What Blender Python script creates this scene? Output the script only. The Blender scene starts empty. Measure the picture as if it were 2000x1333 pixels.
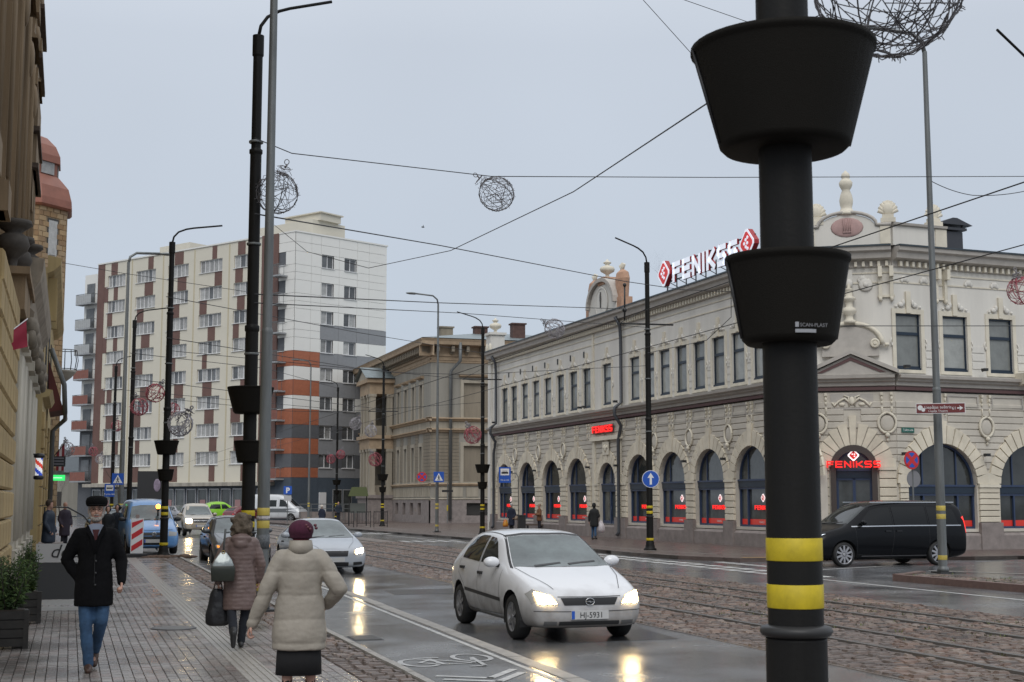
import bpy, bmesh, math, random
from mathutils import Vector, Matrix, noise
from mathutils.bvhtree import BVHTree
random.seed(7)
S = bpy.context.scene
COL = S.collection
PI = math.pi
# ---------------------------------------------------------------- camera
TH = math.atan(313.5/2700); PH = math.atan(865*math.cos(TH)/2700); EYE = 1.72
cam_d = bpy.data.cameras.new('camera'); cam = bpy.data.objects.new('camera', cam_d); COL.objects.link(cam)
cam_d.sensor_width = 36; cam_d.lens = 2700/2000*36; cam_d.clip_start = .1; cam_d.clip_end = 3000
cam.location = (0, 0, EYE); cam.rotation_euler = (PI/2+TH, 0, -PH)
cam_d.dof.use_dof = True; cam_d.dof.focus_distance = 21; cam_d.dof.aperture_fstop = 10
S.camera = cam
# ---------------------------------------------------------------- sky, sun, exposure
w = bpy.data.worlds.new('World'); S.world = w; w.use_nodes = True
nt = w.node_tree; nt.nodes.clear()
SUN_EL, SUN_ROT = math.radians(48), math.radians(200)
sky = nt.nodes.new('ShaderNodeTexSky'); sky.sky_type = 'NISHITA'; sky.sun_disc = False
sky.sun_elevation = SUN_EL; sky.sun_rotation = SUN_ROT; sky.air_density = 1; sky.dust_density = 3
tc = nt.nodes.new('ShaderNodeTexCoord'); sx = nt.nodes.new('ShaderNodeSeparateXYZ')
nt.links.new(tc.outputs['Generated'], sx.inputs[0])
rmp = nt.nodes.new('ShaderNodeValToRGB'); nt.links.new(sx.outputs['Z'], rmp.inputs[0])
els = rmp.color_ramp.elements
els[0].position = 0; els[0].color = (.62, .69, .78, 1)
els[1].position = 1; els[1].color = (1.2, 1.24, 1.31, 1)
e = els.new(.12); e.color = (.59, .665, .765, 1)
e = els.new(.32); e.color = (.62, .68, .77, 1)
e = els.new(.6); e.color = (1.0, 1.05, 1.12, 1)
nz = nt.nodes.new('ShaderNodeTexNoise'); nz.inputs['Scale'].default_value = 1.6; nz.inputs['Detail'].default_value = 4
nt.links.new(tc.outputs['Generated'], nz.inputs['Vector'])
mr = nt.nodes.new('ShaderNodeMapRange'); mr.inputs['From Min'].default_value = .3; mr.inputs['From Max'].default_value = .7
mr.inputs['To Min'].default_value = .93; mr.inputs['To Max'].default_value = 1.06
nt.links.new(nz.outputs[0], mr.inputs[0])
mul = nt.nodes.new('ShaderNodeVectorMath'); mul.operation = 'SCALE'
nt.links.new(rmp.outputs[0], mul.inputs[0]); nt.links.new(mr.outputs[0], mul.inputs['Scale'])
b1 = nt.nodes.new('ShaderNodeBackground'); b1.inputs[1].default_value = 1.0; nt.links.new(mul.outputs[0], b1.inputs[0])
b2 = nt.nodes.new('ShaderNodeBackground'); b2.inputs[1].default_value = .05; nt.links.new(sky.outputs[0], b2.inputs[0])
mx = nt.nodes.new('ShaderNodeMixShader'); mx.inputs[0].default_value = .12
nt.links.new(b1.outputs[0], mx.inputs[1]); nt.links.new(b2.outputs[0], mx.inputs[2])
wo = nt.nodes.new('ShaderNodeOutputWorld'); nt.links.new(mx.outputs[0], wo.inputs[0])
sd = bpy.data.lights.new('sun', 'SUN'); sd.energy = 1.2; sd.angle = math.radians(40); sd.color = (1, .97, .93)
so = bpy.data.objects.new('sun', sd); COL.objects.link(so)
sv = Vector((math.sin(SUN_ROT)*math.cos(SUN_EL), math.cos(SUN_ROT)*math.cos(SUN_EL), math.sin(SUN_EL)))
so.rotation_euler = sv.to_track_quat('Z', 'Y').to_euler(); so.location = sv*60
S.view_settings.view_transform = 'Standard'; S.view_settings.look = 'None'
S.view_settings.exposure = 0; S.view_settings.gamma = 1; S.view_settings.use_curve_mapping = False
S.render.engine = 'CYCLES'
# ---------------------------------------------------------------- materials
MATS = {}
def mat(name, col, rough=.6, metal=0, var=0., vscale=3., bump=0., bscale=40., col2=None, emit=None, es=0, spec=.5, rvar=0., dirt=None, coat=0, streak=False):
    if name in MATS: return MATS[name]
    m = bpy.data.materials.new(name); m.use_nodes = True; MATS[name] = m
    n = m.node_tree.nodes; l = m.node_tree.links; b = n['Principled BSDF']
    c = (*col, 1)
    b.inputs['Base Color'].default_value = c; b.inputs['Roughness'].default_value = rough
    b.inputs['Metallic'].default_value = metal; b.inputs['Specular IOR Level'].default_value = spec
    if coat: b.inputs['Coat Weight'].default_value = coat; b.inputs['Coat Roughness'].default_value = .05
    t = n.new('ShaderNodeTexCoord')
    if var or col2 or rvar:
        mp = n.new('ShaderNodeMapping'); l.new(t.outputs['Object'], mp.inputs[0])
        if streak: mp.inputs['Scale'].default_value = (1, 1, .12)
        z = n.new('ShaderNodeTexNoise'); z.inputs['Scale'].default_value = vscale; z.inputs['Detail'].default_value = 8; z.inputs['Roughness'].default_value = .65
        l.new(mp.outputs[0], z.inputs['Vector'])
        r = n.new('ShaderNodeValToRGB'); l.new(z.outputs[0], r.inputs[0])
        r.color_ramp.elements[0].position = .32; r.color_ramp.elements[1].position = .68
        a = col2 or tuple(x*(1-var) for x in col); d = col if col2 else tuple(min(1, x*(1+var*.6)) for x in col)
        r.color_ramp.elements[0].color = (*a, 1); r.color_ramp.elements[1].color = (*d, 1)
        l.new(r.outputs[0], b.inputs['Base Color'])
        if rvar:
            q = n.new('ShaderNodeMapRange'); q.inputs['From Min'].default_value = .35; q.inputs['From Max'].default_value = .65
            q.inputs['To Min'].default_value = max(.02, rough-rvar); q.inputs['To Max'].default_value = rough+rvar
            l.new(z.outputs[0], q.inputs[0]); l.new(q.outputs[0], b.inputs['Roughness'])
    if bump:
        z2 = n.new('ShaderNodeTexNoise'); z2.inputs['Scale'].default_value = bscale; z2.inputs['Detail'].default_value = 5
        l.new(t.outputs['Object'], z2.inputs['Vector'])
        bp = n.new('ShaderNodeBump'); bp.inputs['Strength'].default_value = bump; bp.inputs['Distance'].default_value = .01
        l.new(z2.outputs[0], bp.inputs['Height']); l.new(bp.outputs[0], b.inputs['Normal'])
    if emit:
        b.inputs['Emission Color'].default_value = (*emit, 1); b.inputs['Emission Strength'].default_value = es
    return m
def tone(m, amount=.15):       # each object of the material gets its own slight shade
    n = m.node_tree.nodes; l = m.node_tree.links; b = n['Principled BSDF']
    oi = n.new('ShaderNodeObjectInfo'); h = n.new('ShaderNodeHueSaturation'); q = n.new('ShaderNodeMapRange')
    q.inputs['To Min'].default_value = 1-amount; q.inputs['To Max'].default_value = 1+amount
    l.new(oi.outputs['Random'], q.inputs[0]); l.new(q.outputs[0], h.inputs['Value'])
    i = b.inputs['Base Color']
    if i.is_linked: l.new(i.links[0].from_socket, h.inputs['Color'])
    else: h.inputs['Color'].default_value = i.default_value
    l.new(h.outputs[0], i); return m
def islandtone(m, c1, c2, c3, amount=.35):   # each stone of a joined mesh gets its own colour
    n = m.node_tree.nodes; l = m.node_tree.links; b = n['Principled BSDF']
    g = n.new('ShaderNodeNewGeometry'); r = n.new('ShaderNodeValToRGB'); r.color_ramp.interpolation = 'LINEAR'
    r.color_ramp.elements[0].color = (*c1, 1); r.color_ramp.elements[1].color = (*c3, 1); e = r.color_ramp.elements.new(.5); e.color = (*c2, 1)
    oi = n.new('ShaderNodeObjectInfo'); ad = n.new('ShaderNodeMath'); ad.operation = 'ADD'; fr = n.new('ShaderNodeMath'); fr.operation = 'FRACT'
    l.new(g.outputs['Random Per Island'], ad.inputs[0]); l.new(oi.outputs['Random'], ad.inputs[1]); l.new(ad.outputs[0], fr.inputs[0])
    l.new(fr.outputs[0], r.inputs[0])
    t = n.new('ShaderNodeTexCoord'); z = n.new('ShaderNodeTexNoise'); z.inputs['Scale'].default_value = 1.1; z.inputs['Detail'].default_value = 7
    l.new(g.outputs['Position'], z.inputs['Vector'])
    q = n.new('ShaderNodeMapRange'); q.inputs['From Min'].default_value = .3; q.inputs['From Max'].default_value = .7; q.inputs['To Min'].default_value = 1-amount; q.inputs['To Max'].default_value = 1+amount
    l.new(z.outputs[0], q.inputs[0]); h = n.new('ShaderNodeHueSaturation'); l.new(q.outputs[0], h.inputs['Value']); l.new(r.outputs[0], h.inputs['Color'])
    l.new(h.outputs[0], b.inputs['Base Color'])
    q2 = n.new('ShaderNodeMapRange'); q2.inputs['From Min'].default_value = .4; q2.inputs['From Max'].default_value = .62; q2.inputs['To Min'].default_value = b.inputs['Roughness'].default_value*.55; q2.inputs['To Max'].default_value = b.inputs['Roughness'].default_value*1.25
    l.new(z.outputs[0], q2.inputs[0]); l.new(q2.outputs[0], b.inputs['Roughness'])
    return m
# ---------------------------------------------------------------- mesh building
def rotz(a): return Matrix.Rotation(a, 4, 'Z')
def T(x, y, z): return Matrix.Translation((x, y, z))
class MB:
    def __init__(s): s.v = []; s.f = []; s.m = []; s.M = Matrix.Identity(4); s.mi = 0; s.sm = []
    def add(s, vs, fs, smooth=False):
        o = len(s.v); s.v += [tuple(s.M @ Vector(p)) for p in vs]
        for f in fs: s.f.append([i+o for i in f]); s.m.append(s.mi); s.sm.append(smooth)
        return s
    def box(s, x0, x1, y0, y1, z0, z1):
        return s.add([(x0,y0,z0),(x1,y0,z0),(x1,y1,z0),(x0,y1,z0),(x0,y0,z1),(x1,y0,z1),(x1,y1,z1),(x0,y1,z1)],
            [(0,3,2,1),(4,5,6,7),(0,1,5,4),(1,2,6,5),(2,3,7,6),(3,0,4,7)])
    def bbox(s, x0, x1, y0, y1, z0, z1, b=.01):   # box with a chamfered front (-y) face, as dressed stone
        return s.add([(x0,y1,z0),(x1,y1,z0),(x1,y1,z1),(x0,y1,z1),(x0,y0+b,z0),(x1,y0+b,z0),(x1,y0+b,z1),(x0,y0+b,z1),
            (x0+b,y0,z0+b),(x1-b,y0,z0+b),(x1-b,y0,z1-b),(x0+b,y0,z1-b)],
            [(0,1,2,3)[::1],(0,4,5,1),(1,5,6,2),(2,6,7,3),(3,7,4,0),(4,8,9,5),(5,9,10,6),(6,10,11,7),(7,11,8,4),(8,11,10,9)])
    def prism(s, pts, y0, y1):      # outline in x,z (counter-clockwise seen from -y), thickness along y
        n = len(pts); vs = [(p[0], y0, p[1]) for p in pts]+[(p[0], y1, p[1]) for p in pts]
        return s.add(vs, [list(range(n)), list(range(2*n-1, n-1, -1))]+[(i, i+n, (i+1) % n+n, (i+1) % n) for i in range(n)])
    def slab(s, pts, z0, z1):       # outline in x,y (counter-clockwise from above)
        n = len(pts); vs = [(p[0], p[1], z1) for p in pts]+[(p[0], p[1], z0) for p in pts]
        return s.add(vs, [list(range(n)), list(range(2*n-1, n-1, -1))]+[(i, i+n, (i+1) % n+n, (i+1) % n) for i in range(n)])
    def tube(s, path, r, n=8, cap=True, smooth=True):
        path = [Vector(p) for p in path]; k = len(path)
        rs = r if isinstance(r, (list, tuple)) else [r]*k
        vs = []; up = None
        for i, p in enumerate(path):
            d = (path[min(i+1, k-1)]-path[max(i-1, 0)]).normalized()
            if up is None: up = Vector((0, 0, 1)) if abs(d.z) < .9 else Vector((1, 0, 0))
            a = d.cross(up)
            if a.length < 1e-5: a = d.cross(Vector((0, 1, .3)))
            a.normalize(); b = d.cross(a).normalized(); up = b if False else up
            if i and (a.dot(pa) < 0): a = -a; b = -b
            pa = a
            vs += [p+(a*math.cos(2*PI*j/n)+b*math.sin(2*PI*j/n))*rs[i] for j in range(n)]
        fs = [(i*n+j, i*n+(j+1) % n, (i+1)*n+(j+1) % n, (i+1)*n+j) for i in range(k-1) for j in range(n)]
        s.add(vs, fs, smooth)
        if cap:
            o = len(s.v)-k*n
            s.f += [[o+j for j in range(n)][::-1], [o+(k-1)*n+j for j in range(n)]]; s.m += [s.mi]*2; s.sm += [False]*2
        return s
    def lathe(s, prof, n=20, cx=0, cy=0, smooth=True, sy=1., cap=True):
        q = [prof[0]]
        for a, c in zip(prof[:-1], prof[1:]):
            L = math.hypot(c[0]-a[0], c[1]-a[1])
            if L > .3: q += [(a[0]+(c[0]-a[0])*t, a[1]+(c[1]-a[1])*t) for t in (.012/L, 1-.012/L)]
            q.append(c)
        prof = q
        vs = [(cx+r*math.cos(2*PI*j/n), cy+r*sy*math.sin(2*PI*j/n), z) for r, z in prof for j in range(n)]
        k = len(prof)
        s.add(vs, [(i*n+j, i*n+(j+1) % n, (i+1)*n+(j+1) % n, (i+1)*n+j) for i in range(k-1) for j in range(n)], smooth)
        if not cap: return s
        o = len(s.v)-k*n
        s.f += [[o+j for j in range(n)][::-1], [o+(k-1)*n+j for j in range(n)]]; s.m += [s.mi]*2; s.sm += [False]*2
        return s
    def ball(s, c, r, n=12, m=8):
        rr = r if isinstance(r, (tuple, list)) else (r, r, r)
        vs = [(c[0]+rr[0]*math.sin(PI*i/m)*math.cos(2*PI*j/n), c[1]+rr[1]*math.sin(PI*i/m)*math.sin(2*PI*j/n), c[2]-rr[2]*math.cos(PI*i/m)) for i in range(1, m) for j in range(n)]
        k = len(vs); vs += [(c[0], c[1], c[2]-rr[2]), (c[0], c[1], c[2]+rr[2])]
        fs = [(i*n+j, i*n+(j+1) % n, (i+1)*n+(j+1) % n, (i+1)*n+j) for i in range(m-2) for j in range(n)]
        fs += [(k, (j+1) % n, j) for j in range(n)]+[(k+1, (m-2)*n+j, (m-2)*n+(j+1) % n) for j in range(n)]
        return s.add(vs, fs, True)
    def loft(s, rings, cap=True, smooth=True):
        n = len(rings[0]); k = len(rings); o = len(s.v)
        s.add([p for r in rings for p in r], [(i*n+j, i*n+(j+1) % n, (i+1)*n+(j+1) % n, (i+1)*n+j) for i in range(k-1) for j in range(n)], smooth)
        if cap: s.f += [[o+j for j in range(n)][::-1], [o+(k-1)*n+j for j in range(n)]]; s.m += [s.mi]*2; s.sm += [False]*2
        return s
    def mesh(s, name, mats):
        me = bpy.data.meshes.new(name); me.from_pydata(s.v, [], s.f); me.update()
        if not isinstance(mats, (list, tuple)): mats = [mats]
        for m in mats: me.materials.append(m)
        me.polygons.foreach_set('material_index', s.m); me.polygons.foreach_set('use_smooth', s.sm)
        bm = bmesh.new(); bm.from_mesh(me); bmesh.ops.recalc_face_normals(bm, faces=bm.faces) if len(s.f) < 60000 else None; bm.to_mesh(me); bm.free()
        return me
    def build(s, name, mats, parent=None, M=None, **k): return link(name, s.mesh(name, mats), parent, M, **k)
def link(name, data, parent=None, M=None, label=None, cat=None, group=None, kind=None):
    o = bpy.data.objects.new(name, data); COL.objects.link(o)
    if parent is not None: o.parent = parent
    if M is not None: o.matrix_local = M
    if label: o['label'] = label
    if cat: o['category'] = cat
    if group: o['group'] = group
    if kind: o['kind'] = kind
    return o
def thing(name, label, cat, M=None, group=None): return link(name, None, None, M, label, cat, group)
def box_mesh(name, m, *d):
    return MB().box(*d).mesh(name, m)
def dup(o, M, label=None, parent=None):       # a thing with copies of its parts and sub-parts
    c = o.copy(); COL.objects.link(c); c.matrix_local = M
    if parent is not None: c.parent = parent
    if label: c['label'] = label
    for ch in list(o.children):
        d = ch.copy(); COL.objects.link(d); d.parent = c
        for g in list(ch.children):
            h = g.copy(); COL.objects.link(h); h.parent = d
    return c
def text_mesh(name, s, size, m, depth=.004, align='CENTER', bold=0, sx=1., shear=0.):
    c = bpy.data.curves.new(name, 'FONT'); c.body = s; c.size = size; c.extrude = depth/2; c.align_x = align; c.offset = bold; c.shear = shear
    c.resolution_u = 3
    o = bpy.data.objects.new(name, c); COL.objects.link(o)
    me = bpy.data.meshes.new_from_object(o.evaluated_get(bpy.context.evaluated_depsgraph_get()))
    bpy.data.objects.remove(o)
    me.transform(Matrix.Diagonal((sx, 1, 1, 1))); me.transform(Matrix.Rotation(PI/2, 4, 'X'))   # stands up, reads from -y
    me.materials.clear(); me.materials.append(m); return me
def text(name, s, size, m, parent, M, **k):
    bpy.context.view_layer.update()
    return link(name, text_mesh(name, s, size, m, **k), parent, M)
CAMF = Vector((math.sin(PH)*math.cos(TH), math.cos(PH)*math.cos(TH), math.sin(TH)))
def gp(px, depth):      # ground position seen under image column px at a given distance along the view
    k = depth; rx = Vector((math.cos(PH), -math.sin(PH), 0))*(px-1000)/2700
    p = (CAMF+rx)*k; p = p*(1/(1)); 
    U = rx  # horizon ray: cancel the pitch
    d = CAMF+rx+Vector((-math.sin(PH)*math.sin(TH), -math.cos(PH)*math.sin(TH), math.cos(TH)))*(-313.5/2700)
    return Vector((d.x*k, d.y*k, 0))
CR = Vector((math.cos(PH), -math.sin(PH), 0)); CU = CR.cross(CAMF)
def wp(px, py, d): return (CAMF+CR*(px-1000)/2700-CU*(py-666.5)/2700)*d+Vector((0, 0, EYE))
# ---------------------------------------------------------------- the materials of the place
ASPH = mat('wet_asphalt', (.13,.134,.14), .2, var=.35, vscale=.45, bump=.17, bscale=60, rvar=.09, spec=.7)
ASPH2 = mat('cycle_asphalt', (.14,.137,.13), .2, var=.35, vscale=.8, bump=.14, bscale=70, rvar=.1, spec=.7)
CONC = mat('kerb_concrete', (.33,.31,.28), .5, var=.35, vscale=5, bump=.3, bscale=30)
REDK = mat('red_granite_kerb', (.16,.10,.085), .5, var=.3, vscale=9, bump=.3)
BEDM = mat('joint_sand', (.13,.12,.11), .6, var=.3, vscale=8, bump=.5)
FARP = mat('far_paving', (.125,.095,.085), .36, var=.35, vscale=2.2, bump=.5, bscale=18, rvar=.12)
PAVM = tone(mat('wet_grey_paver', (.22,.20,.187), .24, var=.2, vscale=7, bump=.2, bscale=60, rvar=.1), .16)
PAVS = islandtone(mat('wet_grey_paving', (.27,.25,.235), .28, bump=.2, bscale=60), (.185,.17,.16), (.245,.225,.21), (.22,.18,.165), .32)
STOM = tone(mat('cobble_stone', (.16,.11,.088), .4, var=.4, vscale=4, col2=(.09,.078,.07), bump=.5, bscale=35), .35)
STOS = islandtone(mat('cobble_stones', (.25,.2,.18), .42, bump=.5, bscale=35), (.07,.06,.054), (.155,.098,.073), (.18,.145,.12), .4)
RAIL = mat('steel_rail', (.15,.145,.14), .35, .4)
IRON = mat('cast_iron', (.06,.06,.062), .4, .5, bump=.3)
WPAINT = mat('white_road_paint', (.60,.60,.58), .5, col2=(.3,.3,.29), vscale=7)
YPAINT = mat('yellow_road_paint', (.55,.36,.12), .4, var=.3, vscale=6)
POST = mat('dark_grey_post_paint', (.013,.0125,.0118), .5, spec=.16, var=.18, vscale=9, bump=.12, bscale=45, rvar=.08, streak=True)
PLAST = mat('dark_planter_plastic', (.011,.0098,.008), .7, spec=.12, bump=.35, bscale=260)
YEL = mat('yellow_reflective_tape', (.50,.38,.008), .55, var=.2, vscale=14)
GALV = mat('galvanised_steel', (.17,.18,.18), .5, .35, var=.3, vscale=6, streak=True)
BLKM = mat('black_metal', (.02,.02,.021), .45)
WIRE = mat('dark_cable', (.02,.02,.022), .6)
CREAM = mat('cream_stucco', (.68,.63,.52), .8, var=.15, vscale=1.6, bump=.25, bscale=25)
CREAMV = tone(mat('cream_stone_block', (.68,.62,.50), .8, var=.18, vscale=1.6, bump=.25, bscale=25), .06)
LIGHTW = mat('pale_grey_stucco', (.68,.655,.60), .8, var=.15, vscale=.7, bump=.2, bscale=25, streak=True)
GREYW = mat('warm_grey_stucco', (.56,.52,.45), .8, var=.16, vscale=1, bump=.2, bscale=25)
TAUPE = mat('taupe_moulding', (.45,.42,.38), .75, var=.12, vscale=3)
MAROON = mat('maroon_band', (.13,.07,.07), .7)
PLINTH = mat('plinth_stone', (.25,.215,.20), .65, var=.25, vscale=3, bump=.3)
ROOFD = mat('dark_sheet_roof', (.05,.065,.075), .35, .3, var=.2)
NAVY = mat('navy_window_frame', (.03,.05,.105), .4)
NAVYD = mat('dark_navy_frame', (.012,.025,.045), .4)
GLASSD = tone(mat('shop_glass', (.065,.072,.07), .06, spec=.7, var=.6, vscale=.9), .5)
BLIND = mat('glass_over_blind', (.34,.35,.33), .1, spec=.6, var=.2, vscale=2)
BLIND2 = mat('glass_over_dark_blind', (.2,.21,.2), .08, spec=.6, var=.2, vscale=2)
REDFILM = mat('red_window_film', (.5,.03,.02), .3, emit=(1,.05,.03), es=.12)
NEON = mat('red_neon', (.9,.02,.02), .4, emit=(1,.03,.025), es=.75)
NEONW = mat('lit_white_logo', (.9,.8,.8), .4, emit=(1,.85,.85), es=.9)
SIGNW = mat('white_sign_letter', (.78,.8,.84), .4, emit=(.8,.86,1), es=.45)  # glow added to the white letter faces so they read brighter than the sky
SIGNR = mat('red_sign_side', (.35,.02,.025), .4)
SIGNRF = mat('bright_red_sign', (.75,.03,.03), .4, emit=(1,.05,.04), es=.15)
BLUE = mat('blue_road_sign', (.015,.09,.45), .4)
WHITE = mat('white_paint', (.75,.75,.75), .45)
RED = mat('red_paint', (.55,.025,.03), .45)
SAND = mat('sand_stucco', (.24,.205,.155), .85, var=.28, vscale=1.2, bump=.3, streak=True)
SANDG = mat('grey_stucco_old', (.285,.268,.23), .85, var=.22, vscale=.8, bump=.3, streak=True)
SANDL = mat('pale_old_plaster', (.38,.34,.27), .85, var=.25, vscale=1.6, bump=.3, streak=True)
OCHRE = mat('ochre_moulding', (.40,.30,.20), .8, var=.22, vscale=2)
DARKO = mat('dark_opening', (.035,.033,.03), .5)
WPANEL = mat('white_facade_panel', (.76,.75,.71), .6, var=.03, vscale=.6)
CPANEL = mat('cream_facade_panel', (.64,.60,.50), .6, var=.04, vscale=.6)
BPANEL = mat('brown_facade_panel', (.15,.08,.064), .6, var=.15, vscale=1)
OPANEL = mat('orange_facade_panel', (.37,.125,.065), .6, var=.15)
GPANEL = mat('grey_facade_panel', (.25,.255,.265), .6, var=.08)
DPANEL = mat('dark_grey_panel', (.105,.11,.12), .6, var=.12)
DBPANEL = mat('slate_blue_wall', (.07,.09,.115), .6, var=.15)
PVC = mat('white_window_frame', (.72,.72,.72), .4)
WGLASS = tone(mat('flat_window_glass', (.12,.125,.13), .12, spec=.6, var=.5, vscale=.7), .3)
CURT = tone(mat('curtained_glass', (.36,.36,.35), .3, var=.3, vscale=3), .3)
BROWNST = mat('brown_stone_facade', (.26,.185,.11), .85, var=.4, vscale=1.2, bump=.5, streak=True)
YELST = tone(mat('yellow_stucco_block', (.40,.29,.135), .8, var=.22, vscale=2, bump=.3), .08)
OFFW = mat('peeling_white_stucco', (.50,.46,.38), .8, var=.3, vscale=2.5, bump=.3, streak=True)
TANBR = islandtone(mat('tan_brick', (.3,.2,.11), .85, bump=.3), (.24,.15,.08), (.34,.23,.125), (.40,.29,.17), .15)
TANW = mat('tan_mortar', (.27,.20,.125), .85, var=.3, vscale=4)
COPPER = mat('red_copper_roof', (.26,.10,.065), .45, .15, var=.2, vscale=1.5)
BARK = mat('dark_bark', (.05,.042,.036), .8)
# ---------------------------------------------------------------- ground, road, paths
MB().box(-400, 900, -200, 1400, -1.2, -.14).build('ground', mat('far_ground', (.07,.07,.068), .7, var=.2), kind='structure')
road = MB().slab([(2.9,-20),(40,-20),(40,14),(60,30),(120,60),(120,330),(-60,330),(-12,120),(3.42,90)], -.16, -.12).build('road', ASPH, kind='structure')
side = MB().slab([(-3,-20),(3.42,-20),(3.42,46),(3.0,90),(-6,120),(-30,120),(-30,95),(-3,70)], -.2, -.035).build('pavement', BEDM, kind='structure')
def frustum(mb, x0, x1, y0, y1, z0, z1, b, jit=0.):
    j = lambda: random.uniform(-jit, jit)
    mb.add([(x0,y0,z0),(x1,y0,z0),(x1,y1,z0),(x0,y1,z0),(x0+b+j(),y0+b+j(),z1+j()*.5),(x1-b+j(),y0+b+j(),z1+j()*.5),(x1-b+j(),y1-b+j(),z1+j()*.5),(x0+b+j(),y1-b+j(),z1+j()*.5)],
        [(4,5,6,7),(0,1,5,4),(1,2,6,5),(2,3,7,6),(3,0,4,7)])
# grey pavers, laid lengthways in staggered columns
pv = [];
for i in range(38):
    x0 = -1.2+i*.104
    if 1.68 < x0+.05 < 2.06: continue
    y = 12.0+(.1 if i % 2 else 0)
    while y < 46:
        pv.append((x0, y)); y += .205
pv.sort(key=lambda p: (p[1] if 0 < 135+(p[0])*2886/p[1] else p[1]+9))
pm = []
for k in range(4):
    b = MB(); frustum(b, .0005, .1025, .003, .196, -.03, 0, .004, .0015); pm.append(b.mesh('paver', PAVM))
for k, (x, y) in enumerate(pv[:300]):
    link('paver', pm[k % 4], side, T(x, y, random.uniform(-.002, .002)))
mb = MB()
for x, y in pv[300:]:
    z = random.uniform(-.002, .002); frustum(mb, x+.0005, x+.1025, y+.003, y+.196, z-.03, z, .004, .0012)
mb.build('paving_rows', PAVS, side, kind='stuff')
MB().slab([(-1.2,46),(2.75,46),(2.5,90),(-5,118),(-20,118)], -.03, -.002).build('distant_paving', FARP, side)
MB().slab([(-3,-20),(2.75,-20),(2.75,12),(-3,12)], -.03, -.002).build('near_paving', FARP, side)
# ribbed guiding tiles for blind walkers
mb = MB()
for k in range(110):
    y = 12+k*.31
    mb.box(1.69, 2.045, y, y+.306, -.03, -.004)
    for q in range(5): mb.box(1.71+q*.07, 1.738+q*.07, y+.004, y+.302, -.006, .004)
mb.build('guiding_strip', mat('pale_tile', (.36,.34,.31), .35, var=.2, vscale=6), side, kind='stuff')
# cobble strip between the pavers and the cycle path
def stones(x0, x1, y0, y1, sx, sy, z, skip=lambda x, y: False, jit=.02):
    out = []; y = y0
    while y < y1:
        h = sy*random.uniform(.75, 1.25); x = x0
        while x < x1-.05:
            wd = min(sx*random.uniform(.7, 1.35), x1-x)
            if not skip(x+wd/2, y+h/2): out.append((x, y, wd, h, z+random.uniform(-jit, jit)*.5))
            x += wd
        y += h
    return out
def lay(out, parent, n, name):
    out.sort(key=lambda s: s[1]+(0 if 0 < 135+s[0]*2886/s[1] < 1990 else 30))
    base = []
    for k in range(6):
        b = MB(); frustum(b, -.5, .5, -.5, .5, -.5, 0, .13, .06); base.append(b.mesh('cobble', STOM))
    for k, (x, y, wd, h, z) in enumerate(out[:n]):
        link('cobble', base[k % 6], parent, T(x+wd/2, y+h/2, z) @ Matrix.Diagonal((wd-.012, h-.012, .07, 1)))
    mb = MB()
    for x, y, wd, h, z in out[n:]:
        frustum(mb, x+.006, x+wd-.006, y+.006, y+h-.006, z-.04, z, min(.024, wd*.18), .009)
    mb.build(name, STOS, parent, kind='stuff')
st = thing('cobble_strip', None, None); st['kind'] = 'structure'
MB().slab([(2.75,11.9),(3.3,11.9),(3.3,46),(2.75,46)], -.034, -.03).build('sand_bed', BEDM, st)
lay(stones(2.76, 3.3, 12.0, 46, .15, .12, .0), st, 150, 'cobble_rows')
def kerb(name, pts, wd, z0, z1, m, parent, ln=1.0, skew=0):   # single kerb stones along a line
    for a, b in zip(pts[:-1], pts[1:]):
        a = Vector(a); b = Vector(b); d = b-a; L = d.length; n = max(1, round(L/ln)); ang = math.atan2(d.y, d.x)
        me = MB(); me.box(0, L/n-.012, 0, wd, z0, z1-.012); me.box(.004, L/n-.016, .012, wd-.004, z1-.0125, z1); me = me.mesh(name, m)
        for k in range(n):
            link(name, me, parent, T((a+d*(k/n)).x, (a+d*(k/n)).y, random.uniform(-.004, .004)) @ rotz(ang))
kerb('kerb_stone', [(3.42,12,0),(3.42,46,0)], .1, -.1, .006, CONC, st)
cyc = MB().slab([(3.42,-20),(4.62,-20),(4.62,12),(5.0,26),(5.05,36),(3.42,44)], -.13, .0).build('cycle_path', ASPH2, kind='structure')
kerb('kerb_stone', [(5.05,36,0),(5.0,26,0),(4.62,12,0),(4.62,8,0)], .2, -.14, .004, CONC, cyc)
MB().slab([(4.50,9),(4.56,9),(4.56,12),(4.93,26),(4.97,36),(4.91,36),(4.87,26),(4.50,12)], .0, .004).build('edge_line', WPAINT, cyc)
# drain grate, manhole cover
g = thing('drain_grate', 'wet iron drain grate at the edge of the cycle path', 'drain grate', T(3.62, 17.55, .002))
MB().box(-.2,.2,-.3,.3,-.03,.002).build('grate_frame', IRON, g)
for k in range(9): MB().box(-.17,.17,-.27+k*.062,-.245+k*.062,.001,.012).build('grate_bar', RAIL, g)
g = thing('manhole_cover', 'round iron manhole cover set in the grey pavers', 'manhole cover', T(1.42, 19.7, .001))
MB().lathe([(.31,-.01),(.31,.006),(.29,.008),(.285,.004)], 32).build('cover_rim', IRON, g)
MB().lathe([(.27,-.01),(.27,.009)], 32).build('cover_plate', mat('worn_iron', (.09,.085,.08), .35, .4, bump=.8, bscale=30), g)
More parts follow.
